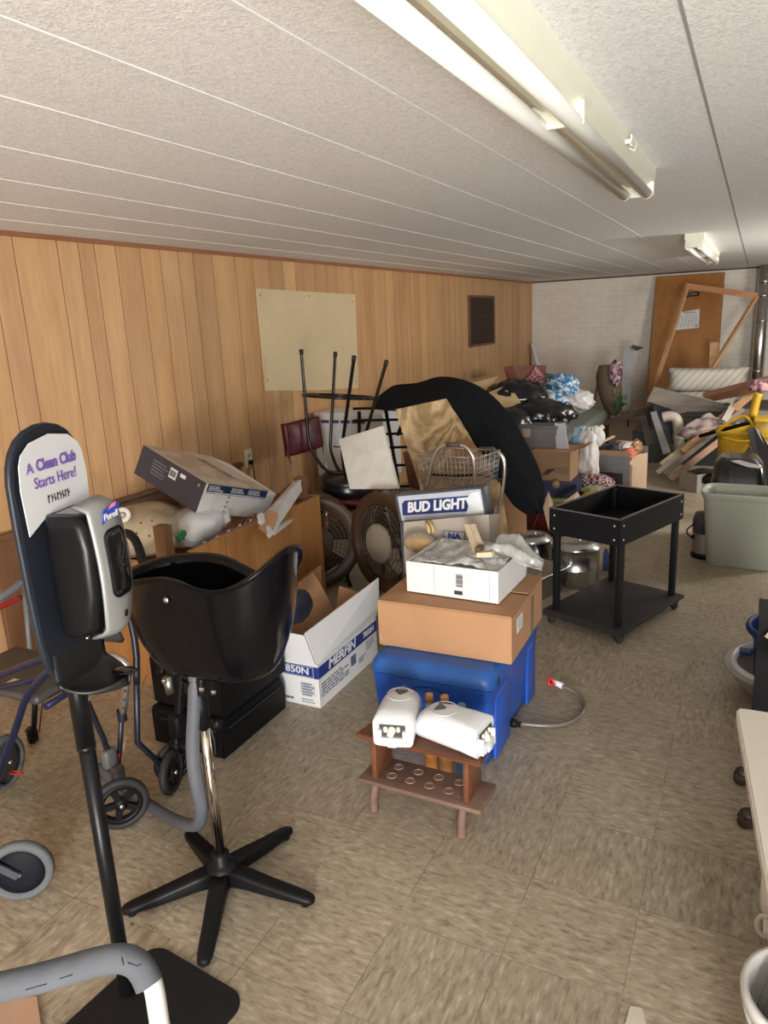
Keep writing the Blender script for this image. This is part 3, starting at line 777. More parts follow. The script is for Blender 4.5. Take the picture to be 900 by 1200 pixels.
mb.tube([(-2.38, 1.38, .49), (-2.40, 1.64, .49), (-1.95, 1.64, .49), (-1.93, 1.38, .49)], .011, 10)
fr1 = part('frame', mb, BLUE_T, t, world=True)
mb = MB(); mb.tube([U(42, 800, Y=1.75), U(40, 850, Y=1.75), U(36, 870, Y=1.75)], .011, 10); mb.box(U(38, 862, Y=1.75), (.03, .04, .06), bev=.008); part('front_leg', mb, BLK, t, world=True)
mb = MB(); mb.tube([U(55, 790, Y=1.60), U(50, 820, Y=1.65), U(46, 858, Y=1.72)], .0025, 6, 2); mb.tube([U(44, 800, Y=1.6), U(70, 805, Y=1.55), U(88, 825, Y=1.5)], .0025, 6, 2); part('brake_cable', mb, BLK, t, world=True)
mb = MB(); mb.tube([U(0, 915, Y=1.5), U(8, 905, Y=1.5), U(18, 908, Y=1.5), U(30, 906, Y=1.5), U(6, 902, Y=1.52)], .003, 6, 1); part('red_cord', mb, mat('red_cord', (.6, .04, .02), .5), t, world=True)
wheel_parts(t, U(38, 876, Y=1.82), (.9, .42, 0), .095, .03, BRUB, BLK)
wheel_parts(t, U(6, 893, Y=1.50), (.95, .3, 0), .10, .03, RUB, DGR, solid=True)
# red bar lever behind (far left)
t = thing('walking_frame', 'red and grey metal frame bars at the left edge behind the rollator', 'frame', (-2.75, 1.75, 0))
mb = MB(); mb.tube([U(-20, 720, X=-2.7), U(8, 708, X=-2.7), U(24, 700, X=-2.72)], .011, 10, 1); part('red_bar', mb, mat('red_paint', (.36, .02, .02), .35), t, world=True)
mb = MB(); mb.tube([U(-20, 712, X=-2.74), U(10, 695, X=-2.74), U(28, 680, X=-2.78)], .017, 12, 1)
mb.tube([U(-5, 712, X=-2.74), U(-5, 760, X=-2.74), (-2.745, 1.72, .01)], .011, 10); mb.tube([U(28, 682, X=-2.78), (-2.80, 1.95, .01)], .011, 10); part('grey_bar', mb, mat('grey_bar', (.16, .17, .19), .4), t, world=True)
# folding walker: aluminium leg, dark legs, five-spoke wheel
t = thing('folding_walker', 'folding walker with perforated silver leg and black five-spoke wheel behind the sanitizer pole', 'walker', (-1.79, 1.6, 0))
mb = MB(); mb.tube([U(128, 768, Y=1.62), U(142, 772, Y=1.62), U(150, 782, Y=1.62), U(147, 815, Y=1.62), U(143, 838, Y=1.62)], .013, 12, 1)
lg = part('leg', mb, ALU, t, world=True, label='silver perforated leg')
mb = MB()
for py in (790, 800, 810, 820, 830): p = U(150-(py-780)*.10, py, Y=1.605); mb.lathe([(.004, 0), (.004, .002), (0, .002)], p, (.4, -.9, .2), 8)
part('leg_hole', mb, INK, lg, world=True)
mb = MB(); mb.tube([U(143, 832, Y=1.62), U(140, 880, Y=1.62), U(138, 905, Y=1.62)], .009, 10); mb.lathe([(.016, -.02), (.016, .02)], U(143, 838, Y=1.62), (0, 0, 1), 12); part('leg', mb, mat('navy_steel', (.012, .014, .024), .4, .2), t, world=True)
mb = MB(); mb.cyl(U(138, 882, Y=1.615), U(137, 894, Y=1.615), .0105); part('leg_band', mb, mat('red_band', (.45, .02, .02), .5), t, world=True)
mb = MB(); mb.tube([U(98, 812, Y=1.50), U(112, 845, Y=1.53), U(124, 872, Y=1.56), U(126, 885, Y=1.58)], .010, 10, 1); part('cross_brace', mb, mat('navy_steel', (.02, .025, .05)), t, world=True)
mb = MB(); mb.cyl(U(97, 812, Y=1.5), U(102, 822, Y=1.5), .005, .012); part('brace_tip', mb, WPL, t, world=True)
mb = MB(); mb.box(U(128, 888, Y=1.57), (.035, .05, .07), bev=.01); mb.box(U(138, 905, Y=1.60), (.035, .04, .05), bev=.008); part('caster_bracket', mb, mat('grey_plastic', (.09, .09, .09), .5), t, world=True)
mb = MB(); mb.tube([U(134, 700, Y=1.7), U(150, 712, Y=1.7), U(160, 760, Y=1.68), U(160, 800, Y=1.66)], .012, 10, 1); mb.tube([U(160, 800, Y=1.66), U(161, 870, Y=1.68), (-1.80, 1.72, .08)], .011, 10); part('rear_frame', mb, mat('navy_steel', (.02, .025, .05)), t, world=True)
mb = MB(); mb.tube([U(172, 790, Y=1.8), U(150, 850, Y=1.7), U(145, 878, Y=1.62)], .0022, 6); part('cable', mb, CARDI, t, world=True)
wc = U(142, 944, Y=1.50); wc.z = .093
wheel_parts(t, (wc.x, 1.50, .093), (.80, -.60, .0), .092, .03, BRUB, BLK, 5)
wheel_parts(t, (wc.x+.02, 1.72, .08), (.95, .3, 0), .079, .025, BRUB, BLK, 5)
# black wheelchair-like stroller frame with caster, right of the hose
t = thing('transport_frame', 'black wheeled frame with small caster behind the grey drain hose', 'wheeled frame', (-1.80, 1.82, 0))
p = U(203, 886, Y=1.78); 
wheel_parts(t, (p.x, 1.78, .078), (.93, -.37, 0), .077, .024, BRUB, BLK, 6)
mb = MB(); mb.tube([U(206, 885, Y=1.76), U(207, 862, Y=1.76)], .009); mb.box(U(208, 850, Y=1.77), (.05, .05, .09), bev=.012); mb.box(U(209, 870, Y=1.78), (.045, .07, .03), bev=.01); part('caster_fork', mb, BLK, t, world=True)
mb = MB(); mb.tube([U(209, 845, Y=1.78), U(212, 800, Y=1.8), U(216, 765, Y=1.82)], .016, 12, 1); mb.tube([U(190, 790, Y=1.82), U(232, 786, Y=1.82), U(262, 786, Y=1.84)], .013, 10); mb.tube([U(190, 790, Y=1.82), U(188, 730, Y=1.84), U(175, 700, Y=1.9), U(164, 640, Y=1.95), U(150, 622, Y=2.0), U(135, 630, Y=2.0)], .017, 12, 2); part('frame', mb, BLK, t, world=True)
mb = MB(); mb.tube([U(196, 793, Y=1.77), U(200, 812, Y=1.77)], .016, 12); mb.box(U(196, 800, Y=1.77), (.02, .02, .03), bev=.005); part('clamp', mb, ALU, t, world=True)
# wheelchair caster bottom-left and walker in front
t = thing('wheelchair', 'wheelchair front caster with grey tyre and fork cut off by the left edge', 'wheelchair', (-1.9, 1.0, 0))
wh = wheel_parts(t, (-1.845, 1.145, .094), (.62, -.78, .05), .094, .032, RUB, mat('caster_black', (.007, .008, .012), .6, spec=.15), solid=True)
q = U(24, 1029, Y=1.00)
mb = MB(); d = Vector((.62, -.78, 0)).normalized()*.028
c0 = Vector((-1.845, 1.145, .094))
for s_ in (-1, 1):
    mb.bar(c0+d*s_, c0+d*s_+Vector((-.10, -.06, .09)), .022, .008, up=d)
mb.box(c0+Vector((-.105, -.062, .10)), (.05, .07, .03), bev=.008); mb.cyl(c0+Vector((-.11, -.062, .10)), c0+Vector((-.12, -.065, .24)), .014)
mb.bar(c0+Vector((-.12, -.065, .22)), c0+Vector((-.55, -.3, .24)), .025); part('fork', mb, mat('fork_grey', (.045, .048, .058), .5), t, world=True)

GP = mat('foam_grip_grey', (.095, .10, .11), .95, spec=.1, bump=.1, bscale=90)
t = thing('walker', 'walker with grey foam handgrip and white tube in the bottom left corner', 'walker', (-.78, .45, 0))
g1 = [U(-60, 1170, z=.80), U(0, 1157, z=.80), U(60, 1143, z=.80), U(115, 1126, z=.80), U(142, 1122, z=.80), U(158, 1127, z=.795), U(168, 1138, z=.785), U(175, 1154, z=.770)]
mb = MB(); mb.tube(g1, .0185, 20, 2); part('handgrip', mb, GP, t, label='grey foam handgrip with cracks', world=True)
mb = MB(); mb.tube([U(164, 1133, z=.785), U(178, 1147, z=.765), U(183, 1170, z=.73), U(189, 1215, z=.66), (-.72, .66, .30), (-.73, .70, .01)], .0135, 16, 2)
mb.tube([g1[0], g1[0]+Vector((-.1, -.05, -.02)), g1[0]+Vector((-.16, -.06, -.12)), (g1[0].x-.2, g1[0].y-.05, .01)], .0135, 12, 2); part('frame', mb, mat('white_enamel', (.50, .50, .48), .35), t, world=True)
mb = MB(); 
for x0_, y0_, x1_, y1_ in ((143, 1122, 145, 1131), (150, 1128, 160, 1132), (160, 1132, 166, 1130), (30, 1160, 55, 1153), (70, 1147, 85, 1142)):
    a = U(x0_, y0_, z=.8175); b = U(x1_, y1_, z=.8175); mb.tube([a, b], .0009, 5)
part('crack', mb, INK, t, world=True)
# pinkish board scrap on the floor at the very corner
P4 = [U(-60, 1180), U(44, 1172), U(50, 1215), U(-60, 1240)]
mb = MB(); mb.slab([p+Vector((0, 0, .012)) for p in P4], .010, nrm=(0, 0, -1)); solo('floor_mat_scrap', 'pinkish tan board scrap lying on the floor in the bottom left corner', 'board', mb, mat('pink_tan', (.45, .28, .19), .7))

# ================================================================ BLACK DRAWER UNITS behind the basin
BC = mat('case_black', (.005, .005, .006), .5, var=.1, bump=.05, spec=.2)
t = thing('black_cabinet', 'black moulded storage case standing on the floor behind the basin', 'storage case', (-1.93, 2.17, 0))
def case(z0, z1, dx, dy0, dy1, off=0):
    # profile in (x,z) with rounded upper front, extruded along y
    prof = [(0, z0), (0, z1-.06), (-.02, z1-.02), (-.06, z1), (-.34, z1), (-.36, z1-.02), (-.36, z0)]
    return [(x_+dx, z_) for x_, z_ in prof]
mb = MB(); M = Matrix(((1, 0, 0, 0), (0, 0, 1, 1.95), (0, 1, 0, 0), (0, 0, 0, 1)))
mb.prism(case(.0, .17, -1.73, 0, 0), M, .43); bmesh.ops.bevel(mb.bm, geom=mb.bm.edges[:], offset=.007, segments=2, affect='EDGES', clamp_overlap=True)
bd = part('body', mb, BC, t, world=True)
mb = MB(); mb.box((-1.727, 2.165, .12), (.004, .36, .006)); mb.box((-1.9, 1.948, .12), (.28, .004, .006)); part('seam_strip', mb, INK, t, world=True)
mb = MB(); mb.tube([(-1.77, 1.945, .02), (-1.765, 1.942, .08), (-1.775, 1.943, .125), (-1.80, 1.945, .15)], .004, 8, 1); part('edge_trim', mb, DGR, t, world=True)
t = thing('black_cabinet', 'black sloping-topped storage case stacked on the lower black case', 'storage case', (-1.93, 2.17, .172))
mb = MB(); M = Matrix(((1, 0, 0, 0), (0, 0, 1, 1.97), (0, 1, 0, 0), (0, 0, 0, 1)))
mb.prism([(x_, z_) for x_, z_ in case(.172, .39, -1.725, 0, 0)], M, .42); bmesh.ops.bevel(mb.bm, geom=mb.bm.edges[:], offset=.007, segments=2, affect='EDGES', clamp_overlap=True)
part('body', mb, BC, t, world=True)
for yy in (2.08, 2.26):
    mb = MB(); mb.box((-1.722, yy, .31), (.005, .05, .012), bev=.002); part('latch', mb, DGR, t, world=True)
mb = MB()
for q0 in ((-1.80, 1.966, .33), (-1.86, 1.966, .33)): mb.lathe([(0, .004), (.007, .003), (.008, 0)], q0, (0, -1, 0), 12)
part('rivet', mb, ALU, t, world=True)
mb = MB(); mb.slab([U(308, 740, X=-1.745), U(314, 712, X=-1.75), U(322, 703, X=-1.75), U(330, 717, X=-1.75), U(343, 722, X=-1.745), U(322, 742, X=-1.74)], .002); solo('paper_sheet', 'white paper sheet tucked beside the basin lip on the black cases', 'paper', mb, WBOX)
mb = MB(); c = U(335, 700, Y=2.32); mb.blob((c.x-.03, 2.44, .46), (.05, .09, .07), 4, .12); o = solo('black_bag', 'small dark bag lump on top of the black cases', 'bag', mb, mat('navy_black', (.012, .014, .025), .4))

# ================================================================ MERFIN CARTON
t = thing('paper_towel_carton', 'open white MERFIN 7850N carton with dark blue band on the floor', 'box', (-1.70, 2.72, 0))
x0, x1, y0, y1, hz = -.115, .11, -.285, .265, .205
mb = MB(); th = .005
mb.box(((x0+x1)/2, (y0+y1)/2, .004), (x1-x0, y1-y0, .006))
mb.box((x0, (y0+y1)/2, hz/2), (th, y1-y0, hz)); mb.box((x1, (y0+y1)/2, hz/2), (th, y1-y0, hz)); mb.box(((x0+x1)/2, y0, hz/2), (x1-x0+th, th, hz)); mb.box(((x0+x1)/2, y1, hz/2), (x1-x0+th, th, hz))
ct = part('carton_body', mb, WBOX, t)
# flaps: right side flap tall, front flap, brown inside flaps
mb = MB(); mb.slab([(x1-.03, y0-.03, hz+.155), (x1+.015, y1+.03, hz+.20), (x1+.018, y1+.015, hz+.06), (x1, y1, hz), (x1, y0, hz)], .005, nrm=(-1, 0, 0)); part('flap', mb, WBOX, t)
mb = MB(); mb.slab([(x0, y0, hz), (x1-.012, y0, hz), (x1-.035, y0-.035, hz+.145), (x0-.002, y0-.035, hz+.15)], .005, nrm=(0, 1, 0)); ff = part('flap', mb, WBOX, t)
mb = MB(); mb.slab([(x0, y1, hz), (x0, y0, hz), (x0-.06, y0+.03, hz+.20), (x0-.05, y1-.1, hz+.24)], .005, nrm=(-1, 0, 0)); part('flap', mb, CARD, t, label='brown inside flap')
mb = MB(); mb.slab([(x0, y1-.004, hz), (x1, y1-.004, hz), (x1-.05, y1+.05, hz+.09), (x0, y1+.05, hz+.12)], .005, nrm=(0, 1, 0)); part('flap', mb, CARD, t, label='brown inside flap')
FS = frame((x1+.003, (y0+y1)/2, .1), (0, 1, 0), (0, 0, 1)); FF = frame(((x0+x1)/2, y0-.003, .1), (1, 0, 0), (0, 0, 1))
mb = MB(); mb.box((0, .065, .0005), (y1-y0+.004, .055, .001), M=FS); mb.box((0, .065, .0005), (x1-x0+.006, .055, .001), M=FF); part('blue_band', mb, NAVY, t, label='dark blue printed band')
text(t, 'MERFIN', FS @ Matrix.Translation((-.07, .066, .001)), .058, WBOX, width=.255, bold=.002, shear=.2, name='band_lettering')
text(t, '7850N', FS @ Matrix.Translation((.19, .066, .001)), .04, WBOX, width=.11, bold=.001, name='band_lettering')
text(t, '7850N', FF @ Matrix.Translation((-.005, .066, .001)), .045, WBOX, width=.145, bold=.001, name='band_lettering')
mb = MB()
for sx_ in (-.085, .09): mb.box((sx_, .065, .0015), (.0016, .046, .0006), M=FF)
for sy_2 in (.042, .088): mb.box((.0025, sy_2, .0015), (.175, .0014, .0006), M=FF)
part('band_border', mb, WBOX, t)
mb = MB()
for k in range(5): lines(mb, FS, 1, -.26+.0, -.02, .005-k*.014, 0, .006, seed=k)
barcode(mb, FS, .03, -.01, .05, .05, 3); lines(mb, FS, 4, .16, .24, .02, .012, .004, 8); lines(mb, FS, 3, .08, .15, -.03, .01, .004, 4)
for k in range(5): mb.box((.055, .01-k*.013, .0006), (.07, .001, .0005), M=FF)
lines(mb, FF, 5, .025, .085, .004, .013, .006, 11)
for xx in (.02, .055, .09): mb.box((xx, -.018, .0006), (.001, .055, .0005), M=FF)
lines(mb, FF, 1, -.1, -.0, -.075, .01, .009, 5); lines(mb, FF, 2, .02, .1, -.07, .012, .004, 6)
part('small_print', mb, mat('print_navy', (.05, .06, .16), .6), t)
mb = MB(); FL = frame(((x0+x1)/2-.045, y0-.022, hz+.075), (0, 0, -1), (1, 0, 0)); lines(mb, FL, 2, -.05, .05, .005, .01, .006, 9); part('flap_print', mb, mat('print_navy', (.05, .06, .16)), t)
mb = MB(); mb.slab([U(335, 690, Y=3.1), U(376, 662, Y=3.15), U(378, 722, Y=3.1), U(338, 745, Y=3.05)], .006); fl = solo('cardboard_sheet', 'brown cardboard sheet with torn white label leaning on the panelled counter', 'cardboard', mb, CARD)
mb = MB(); mb.slab([U(358, 686, Y=3.085), U(366, 681, Y=3.085), U(367, 687, Y=3.085), U(359, 694, Y=3.08)], .001); part('torn_label', mb, WBOX, fl, world=True)

# ================================================================ BLUE COOLER
BL = mat('cooler_blue', (.012, .075, .40), .38, var=.1, scale=6, bump=.05)
BL2 = mat('cooler_lid_blue', (.02, .10, .36), .45, var=.12, scale=5)
t = thing('cooler', 'big blue hard-sided cooler under the stacked cartons', 'cooler', (-1.0, 2.60, 0))
cw, cdp, ch = .45, .64, .385
def crect(w_, d_, z, r=.03, cx=0, cy=0): return [Vector((x_+cx, y_+cy, z)) for x_, y_ in rrect(w_, d_, r, 5)]
mb = MB(); mb.loft([crect(cw-.03, cdp-.03, 0), crect(cw-.02, cdp-.02, .01), crect(cw, cdp, .05), crect(cw+.03, cdp+.02, .31), crect(cw+.032, cdp+.022, .315)]); 
bdy = part('body', mb, BL, t)
mb = MB(); mb.loft([crect(cw+.036, cdp+.026, .317, .035), crect(cw+.045, cdp+.035, .325, .04), crect(cw+.04, cdp+.03, .355, .045), crect(cw+.01, cdp, .378, .05), crect(cw-.04, cdp-.05, ch, .05)]); part('lid', mb, BL2, t)
mb = MB(); mb.box((.232, -.18, .14), (.02, .18, .26), bev=.012); part('side_moulding', mb, BL, t)
mb = MB(); mb.box((.232, .22, .14), (.02, .12, .26), bev=.012); part('side_moulding', mb, BL, t)
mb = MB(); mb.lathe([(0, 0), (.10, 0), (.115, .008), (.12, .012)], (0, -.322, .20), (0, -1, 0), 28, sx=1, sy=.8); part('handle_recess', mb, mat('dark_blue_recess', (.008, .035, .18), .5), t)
mb = MB(); mb.prism([(-.012, 0), (0, .022), (.012, .005), (.002, -.022)], frame((.249, -.26, .33), (0, 1, 0), (0, 0, 1)), .001); part('sticker', mb, INK, t)
mb = MB(); mb.lathe([(0, 0), (.018, 0), (.018, .02), (.012, .022), (.012, .04), (0, .04)], (.232, -.05, .045), (1, 0, 0), 16); part('drain_spigot', mb, BLK, t)
hp = [(-.725, 2.55, .045), U(560, 840, z=.03), U(600, 847, z=.014), U(640, 851, z=.012), U(665, 849, z=.012), U(684, 836, z=.012), U(686, 824, z=.012), U(676, 812, z=.02), U(664, 806, z=.035), U(657, 803, z=.04)]
mb = MB(); mb.tube(hp, .0085, 12, 2); part('drain_hose', mb, mat('clear_hose', (.20, .17, .14), .25, trans=.25), t, label='clear grey hose curling on the floor', world=True)
mb = MB(); a, b = Vector(hp[-1]), U(649, 799, z=.045); mb.tube([a+(a-b)*.3, b+(b-a)*.2], .013, 14); mb.box(b+(b-a)*.4, (.03, .022, .022), bev=.006); part('hose_tap', mb, WPL, t, label='white hose tap', world=True)
mb = MB(); c = U(646, 799, z=.05); mb.ring(c, (.6, -.5, .5), .014, .006, 20, 8); mb.bar(c+Vector((-.02, 0, .012)), c+Vector((.02, 0, -.008)), .008); mb.bar(c+Vector((0, 0, .022)), c+Vector((0, 0, -.02)), .008); part('tap_handle', mb, mat('red_plastic', (.60, .02, .02), .35), t, label='red tap handle', world=True)

# ================================================================ CARTONS ON THE COOLER
t = thing('large_carton', 'large brown cardboard carton lying on the blue cooler', 'box', (-.985, 2.60, .386), R(1))
W, D_, Hh = .535, .46, .185
mb = MB()
mb.box((0, 0, Hh/2), (W, D_, Hh-.002)); bmesh.ops.bevel(mb.bm, geom=mb.bm.edges[:], offset=.003, segments=2, affect='EDGES')
cb = part('carton_body', mb, CARD, t)
mb = MB(); mb.box((0, -.116, Hh+.0015), (W, D_/2-.004, .003)); part('flap', mb, CARD, t)
mb = MB(); mb.slab([(-W/2, .003, Hh+.002), (W/2, .003, Hh+.010), (W/2+.004, D_/2, Hh+.002), (-W/2, D_/2, Hh+.002)], .003, nrm=(0, 0, -1)); part('flap', mb, CARD, t)
mb = MB(); mb.box((W/2+.0008, .06, Hh/2-.01), (.0012, .055, Hh-.03)); mb.box((.0, .0, Hh+.0055), (.2, .05, .001)); part('packing_tape', mb, mat('brown_tape', (.26, .16, .10), .25), t)
mb = MB(); mb.box((W/2+.0016, -.125, .125), (.001, .075, .058)); lb = part('address_label', mb, WBOX, t)
mb = MB(); FX = frame((W/2+.0024, -.125, .125), (0, 1, 0), (0, 0, 1)); lines(mb, FX, 5, -.03, .03, .02, .009, .003, 2); part('label_print', mb, mat('pale_ink', (.25, .35, .42), .6), lb)
mb = MB(); mb.tube([(-W/2+.0, -D_/2-.001, .06), (-W/2+.03, -D_/2-.002, .0)], .0012, 5); mb.tube([(-W/2+.012, -D_/2-.001, .05), (-W/2+.022, -D_/2-.002, .0)], .001, 5); part('scuff', mb, CARD2, t)
# open white tray box
t = thing('white_tray_box', 'open white cardboard tray full of clear plastic on the brown carton', 'box', (-.975, 2.64, .580), R(-2))
W, D_, Hh = .375, .33, .125
mb = MB()
for c_, d_ in (((0, 0, .003), (W, D_, .005)), ((-W/2, 0, Hh/2), (.005, D_, Hh)), ((W/2, 0, Hh/2), (.005, D_, Hh)), ((0, -D_/2, Hh/2), (W+.005, .005, Hh)), ((0, D_/2, Hh/2), (W+.005, .005, Hh))): mb.box(c_, d_)
part('tray_body', mb, WBOX, t)
FX = frame((0, -D_/2-.003, Hh/2), (1, 0, 0), (0, 0, 1))
mb = MB(); barcode(mb, FX, .035, .01, .05, .028, 5, 16, horiz=True); mb.box((.03, -.04, .0006), (.034, .016, .0006), M=FX); mb.box((-.07, 0, .0005), (.0008, .11, .0004), M=FX); mb.box((.155, 0, .0005), (.0008, .11, .0004), M=FX)
part('barcode', mb, INK, t)
mb = MB(); mb.box((.058, 0, .0006), (.0012, .08, .0004), M=FX); mb.box((.072, .01, .0006), (.0012, .07, .0004), M=FX); part('faint_print', mb, mat('faint_brown', (.55, .38, .28), .6), t)
FILM = mat('clear_film', (.80, .80, .77), .16, trans=.3, var=.1, bump=.6, bscale=30, alpha=.62)
mb = MB()
def crum(u, v):
    x = -.175+.36*u; y = -.15+.30*v
    z = .118+.03*noise.noise(Vector((x*12, y*12, 3)))+.05*math.exp(-((x-.06)**2+(y-.02)**2)/.012)+.012*noise.noise(Vector((x*45, y*45, 0)))
    return (x, y, z)
mb.grid(crum, 40, 34, .002); part('plastic_film', mb, FILM, t)
mb = MB()
def drape(u, v):
    # film tail over the right wall
    s_ = u; x = .10+.17*s_+.05*v*s_; y = .13-.20*v+.02*math.sin(7*s_)
    z = .17+.015*math.sin(9*v+3*s_)-.20*max(0, s_-.45)**1.3*(1-.5*v)
    return (x, y, z+.008*noise.noise(Vector((x*50, y*50, 1))))
mb.grid(drape, 26, 18, .002); part('plastic_tail', mb, FILM, t)
mb = MB(); mb.box((.1, .1, .10), (.16, .1, .03), bev=.01); part('filling', mb, mat('grey_fill', (.40, .38, .35), .7), t)
WP = wood('pale_strip', (.55, .44, .30), (.70, .59, .43), 'y', 14)
a_, b_ = U(548, 620, Y=2.66), U(566, 652, Y=2.55)
t = thing('molding_strip', 'pale beige wooden molding strips lying on the plastic in the white tray', 'molding', (.5*(a_.x+b_.x), 2.6, .70))
for k, (dx_, dz_) in enumerate(((-.012, .0), (.014, .004))):
    mb = MB(); mb.bar(a_+Vector((dx_, .02, dz_+.01)), b_+Vector((dx_, -.03, dz_+.012)), .022, .008); part('strip', mb, WP, t, world=True)
mb = MB(); mb.bar(U(560, 653, Y=2.50)+Vector((0, 0, .012)), U(578, 652, Y=2.50)+Vector((0, 0, .012)), .03, .018); part('strip', mb, WP, t, world=True)
mb = MB(); mb.box(U(562, 648, Y=2.53)+Vector((0, 0, .012)), (.02, .05, .03)); part('clamp', mb, mat('dark_brass', (.10, .06, .03), .5), t, world=True)
# grey-brown box flap panel behind tray, with yellow object and black N box
t = thing('printed_carton', 'grey-brown open carton standing behind the white tray on the big carton', 'box', (-1.03, 2.96, .575))
GB = mat('grey_brown_card', (.34, .29, .245), .8, var=.05)
mb = MB(); pz = [U(474, 612, Y=2.86), U(573, 603, Y=2.86), U(576, 660, Y=2.86), U(475, 672, Y=2.86)]
mb.slab(pz, .006); mb.slab([p+Vector((0, .13, -.03)) for p in pz], .006); mb.slab([pz[1], pz[1]+Vector((0, .13, -.03)), pz[2]+Vector((0, .13, 0)), pz[2]], .005); mb.slab([pz[0], pz[0]+Vector((0, .13, -.03)), pz[3]+Vector((0, .13, 0)), pz[3]], .005)
part('carton_body', mb, GB, t, world=True)
FX = frame(U(535, 628, Y=2.858), (1, 0, 0), (0, 0, 1))
mb = MB(); mb.box((-.01, 0, .0006), (.10, .042, .0006), M=FX); part('print_block', mb, NAVYD, t, world=True)
mb = MB(); mb.box((-.01, 0, .0012), (.094, .036, .0006), M=FX); part('print_panel', mb, mat('grey_print', (.30, .29, .30), .6), t, world=True)
text(t, 'NA', FX @ Matrix.Translation((-.01, -.002, .0014)), .036, NAVY, width=.06, bold=.002, world=True)
t = thing('plastic_bag', 'clear bag of yellow-orange stuff at the left end of the white tray', 'bag', U(492, 640, Y=2.80))
mb = MB(); c = U(492, 637, Y=2.78); mb.blob(c, (.06, .035, .028), 3, .12); part('contents', mb, mat('yellow_orange', (.62, .33, .04), .5, var=.2), t, world=True)
mb = MB(); mb.blob(c+Vector((0, 0, .005)), (.072, .042, .045), 8, .2); part('film', mb, mat('clear_bag', (.75, .72, .66), .15, trans=.6, alpha=.5), t, world=True)
mb = MB(); mb.tube([U(499, 612, Y=2.82), U(502, 618, Y=2.80), U(503, 625, Y=2.79)], .006, 8); mb.tube([U(503, 610, Y=2.82), U(507, 618, Y=2.80), U(508, 624, Y=2.79)], .005, 8); part('yellow_tie', mb, mat('straw_yellow', (.60, .42, .12), .5), t, world=True)
# BUD LIGHT sign box
t = thing('light_box_sign', 'BUD LIGHT box sign with grey frame on a dark post', 'sign', (-1.26, 3.0, 0))
TL_, TR_, BR_, BL_ = U(465, 578, Y=2.98), U(568, 572, Y=2.93), U(570, 604, Y=2.93), U(468, 614, Y=2.98)
cn = (TL_+TR_+BR_+BL_)/4; ex = ((TR_-TL_)+(BR_-BL_)).normalized(); ez = ((TL_-BL_)+(TR_-BR_)).normalized()
sw, sh = ((TR_-TL_).length+(BR_-BL_).length)/2, ((TL_-BL_).length+(TR_-BR_).length)/2
SF = frame(cn, ex, ez)
mb = MB(); mb.box((0, 0, -.035), (sw, sh, .07), M=SF, bev=.004); part('housing', mb, mat('sign_grey', (.06, .065, .075), .4), t, world=True)
mb = MB()
for c_, d_ in (((0, sh/2-.004, .003), (sw, .009, .008)), ((0, -sh/2+.004, .003), (sw, .009, .008)), ((-sw/2+.005, 0, .003), (.010, sh, .008)), ((sw/2-.005, 0, .003), (.010, sh, .008))): mb.box(c_, d_, M=SF)
part('rim', mb, mat('sign_grey', (.06, .065, .075)), t, world=True)
mb = MB(); mb.box((0, 0, .001), (sw-.02, sh-.018, .002), M=SF); fp = part('face_panel', mb, mat('sign_face', (.46, .50, .58), .35), t, label='pale blue-white sign face', world=True)
ww, hh = sw*.76, sh*.50
mb = MB(); mb.prism([(-ww/2-.012, -hh/2), (ww/2-.02, -hh/2-.002), (ww/2+.012, hh/2), (-ww/2+.014, hh/2+.002), (-ww/2-.004, hh/2-.012)], SF @ Matrix.Translation((-.022, 0, .002)), .001); part('logo_banner', mb, mat('banner_navy', (.015, .03, .13), .35), fp, world=True)
text(fp, 'BUD LIGHT', SF @ Matrix.Translation((-.022, 0, .003)), hh*.95, WPL, width=ww*.93, name='logo_lettering', bold=.0028, shear=.25, world=True)
mb = MB(); mb.prism([(.10, -.0335), (.118, -.01), (.112, .012), (.135, .032), (.168, .034), (.172, -.034)], SF @ Matrix.Translation((0, 0, .0045)) @ Matrix.Diagonal((sw/.37, sh/.095, 1, 1)), .0008); part('bare_patch', mb, mat('peeled_white', (.70, .74, .76), .4), fp, label='patch where the print has come away', world=True)
mb = MB(); lg0 = U(472, 614, Y=2.98); mb.box((lg0.x+.005, 3.0, lg0.z/2+.003), (.03, .05, lg0.z+.005)); 
mb.box((-1.24, 3.02, .01), (.22, .16, .02), bev=.004); part('post', mb, mat('sign_grey', (.06, .065, .075)), t, world=True)

# ================================================================ PIPE RACK BENCH + DISPENSERS
WD = wood('walnut', (.075, .026, .012), (.20, .075, .035), 'x', 10, .4)
WDD = wood('dusty_walnut', (.10, .055, .038), (.20, .12, .085), 'x', 8, .7)
t = thing('wooden_rack', 'small dark wooden bench rack with round holes in its lower shelf', 'rack', (-.888, 1.97, 0), R(-1))
mb = MB(); mb.prism([(-.222, -.075), (-.195, .07), (.215, .07), (.222, -.075)], Matrix.Translation((0, 0, .272)), .017); bmesh.ops.bevel(mb.bm, geom=mb.bm.edges[:], offset=.003, segments=2, affect='EDGES'); part('top_board', mb, WD, t)
for s_ in (-1, 1):
    mb = MB(); mb.box((s_*.165, 0, .196), (.018, .12, .152), bev=.002); part('side_panel', mb, WD, t)
mb = MB()
me_holes = [(-.12, .035), (-.045, .035), (.03, .035), (-.12, -.02), (-.05, -.02), (.02, -.02), (.09, -.02), (.105, .035)]
mb.box((0, -.0, .111), (.44, .155, .016), bev=.004); part('lower_shelf', mb, WDD, t)
for hx_, hy_ in me_holes:
    m2 = MB(); m2.ring((hx_, hy_, .1195), (0, 0, 1), .0155, .0025, 20, 6); m2.lathe([(0, .0), (.0145, .0002)], (hx_, hy_, .1194), (0, 0, 1), 18); part('hole', m2, mat('worn_hole', (.26, .16, .11), .7), t)
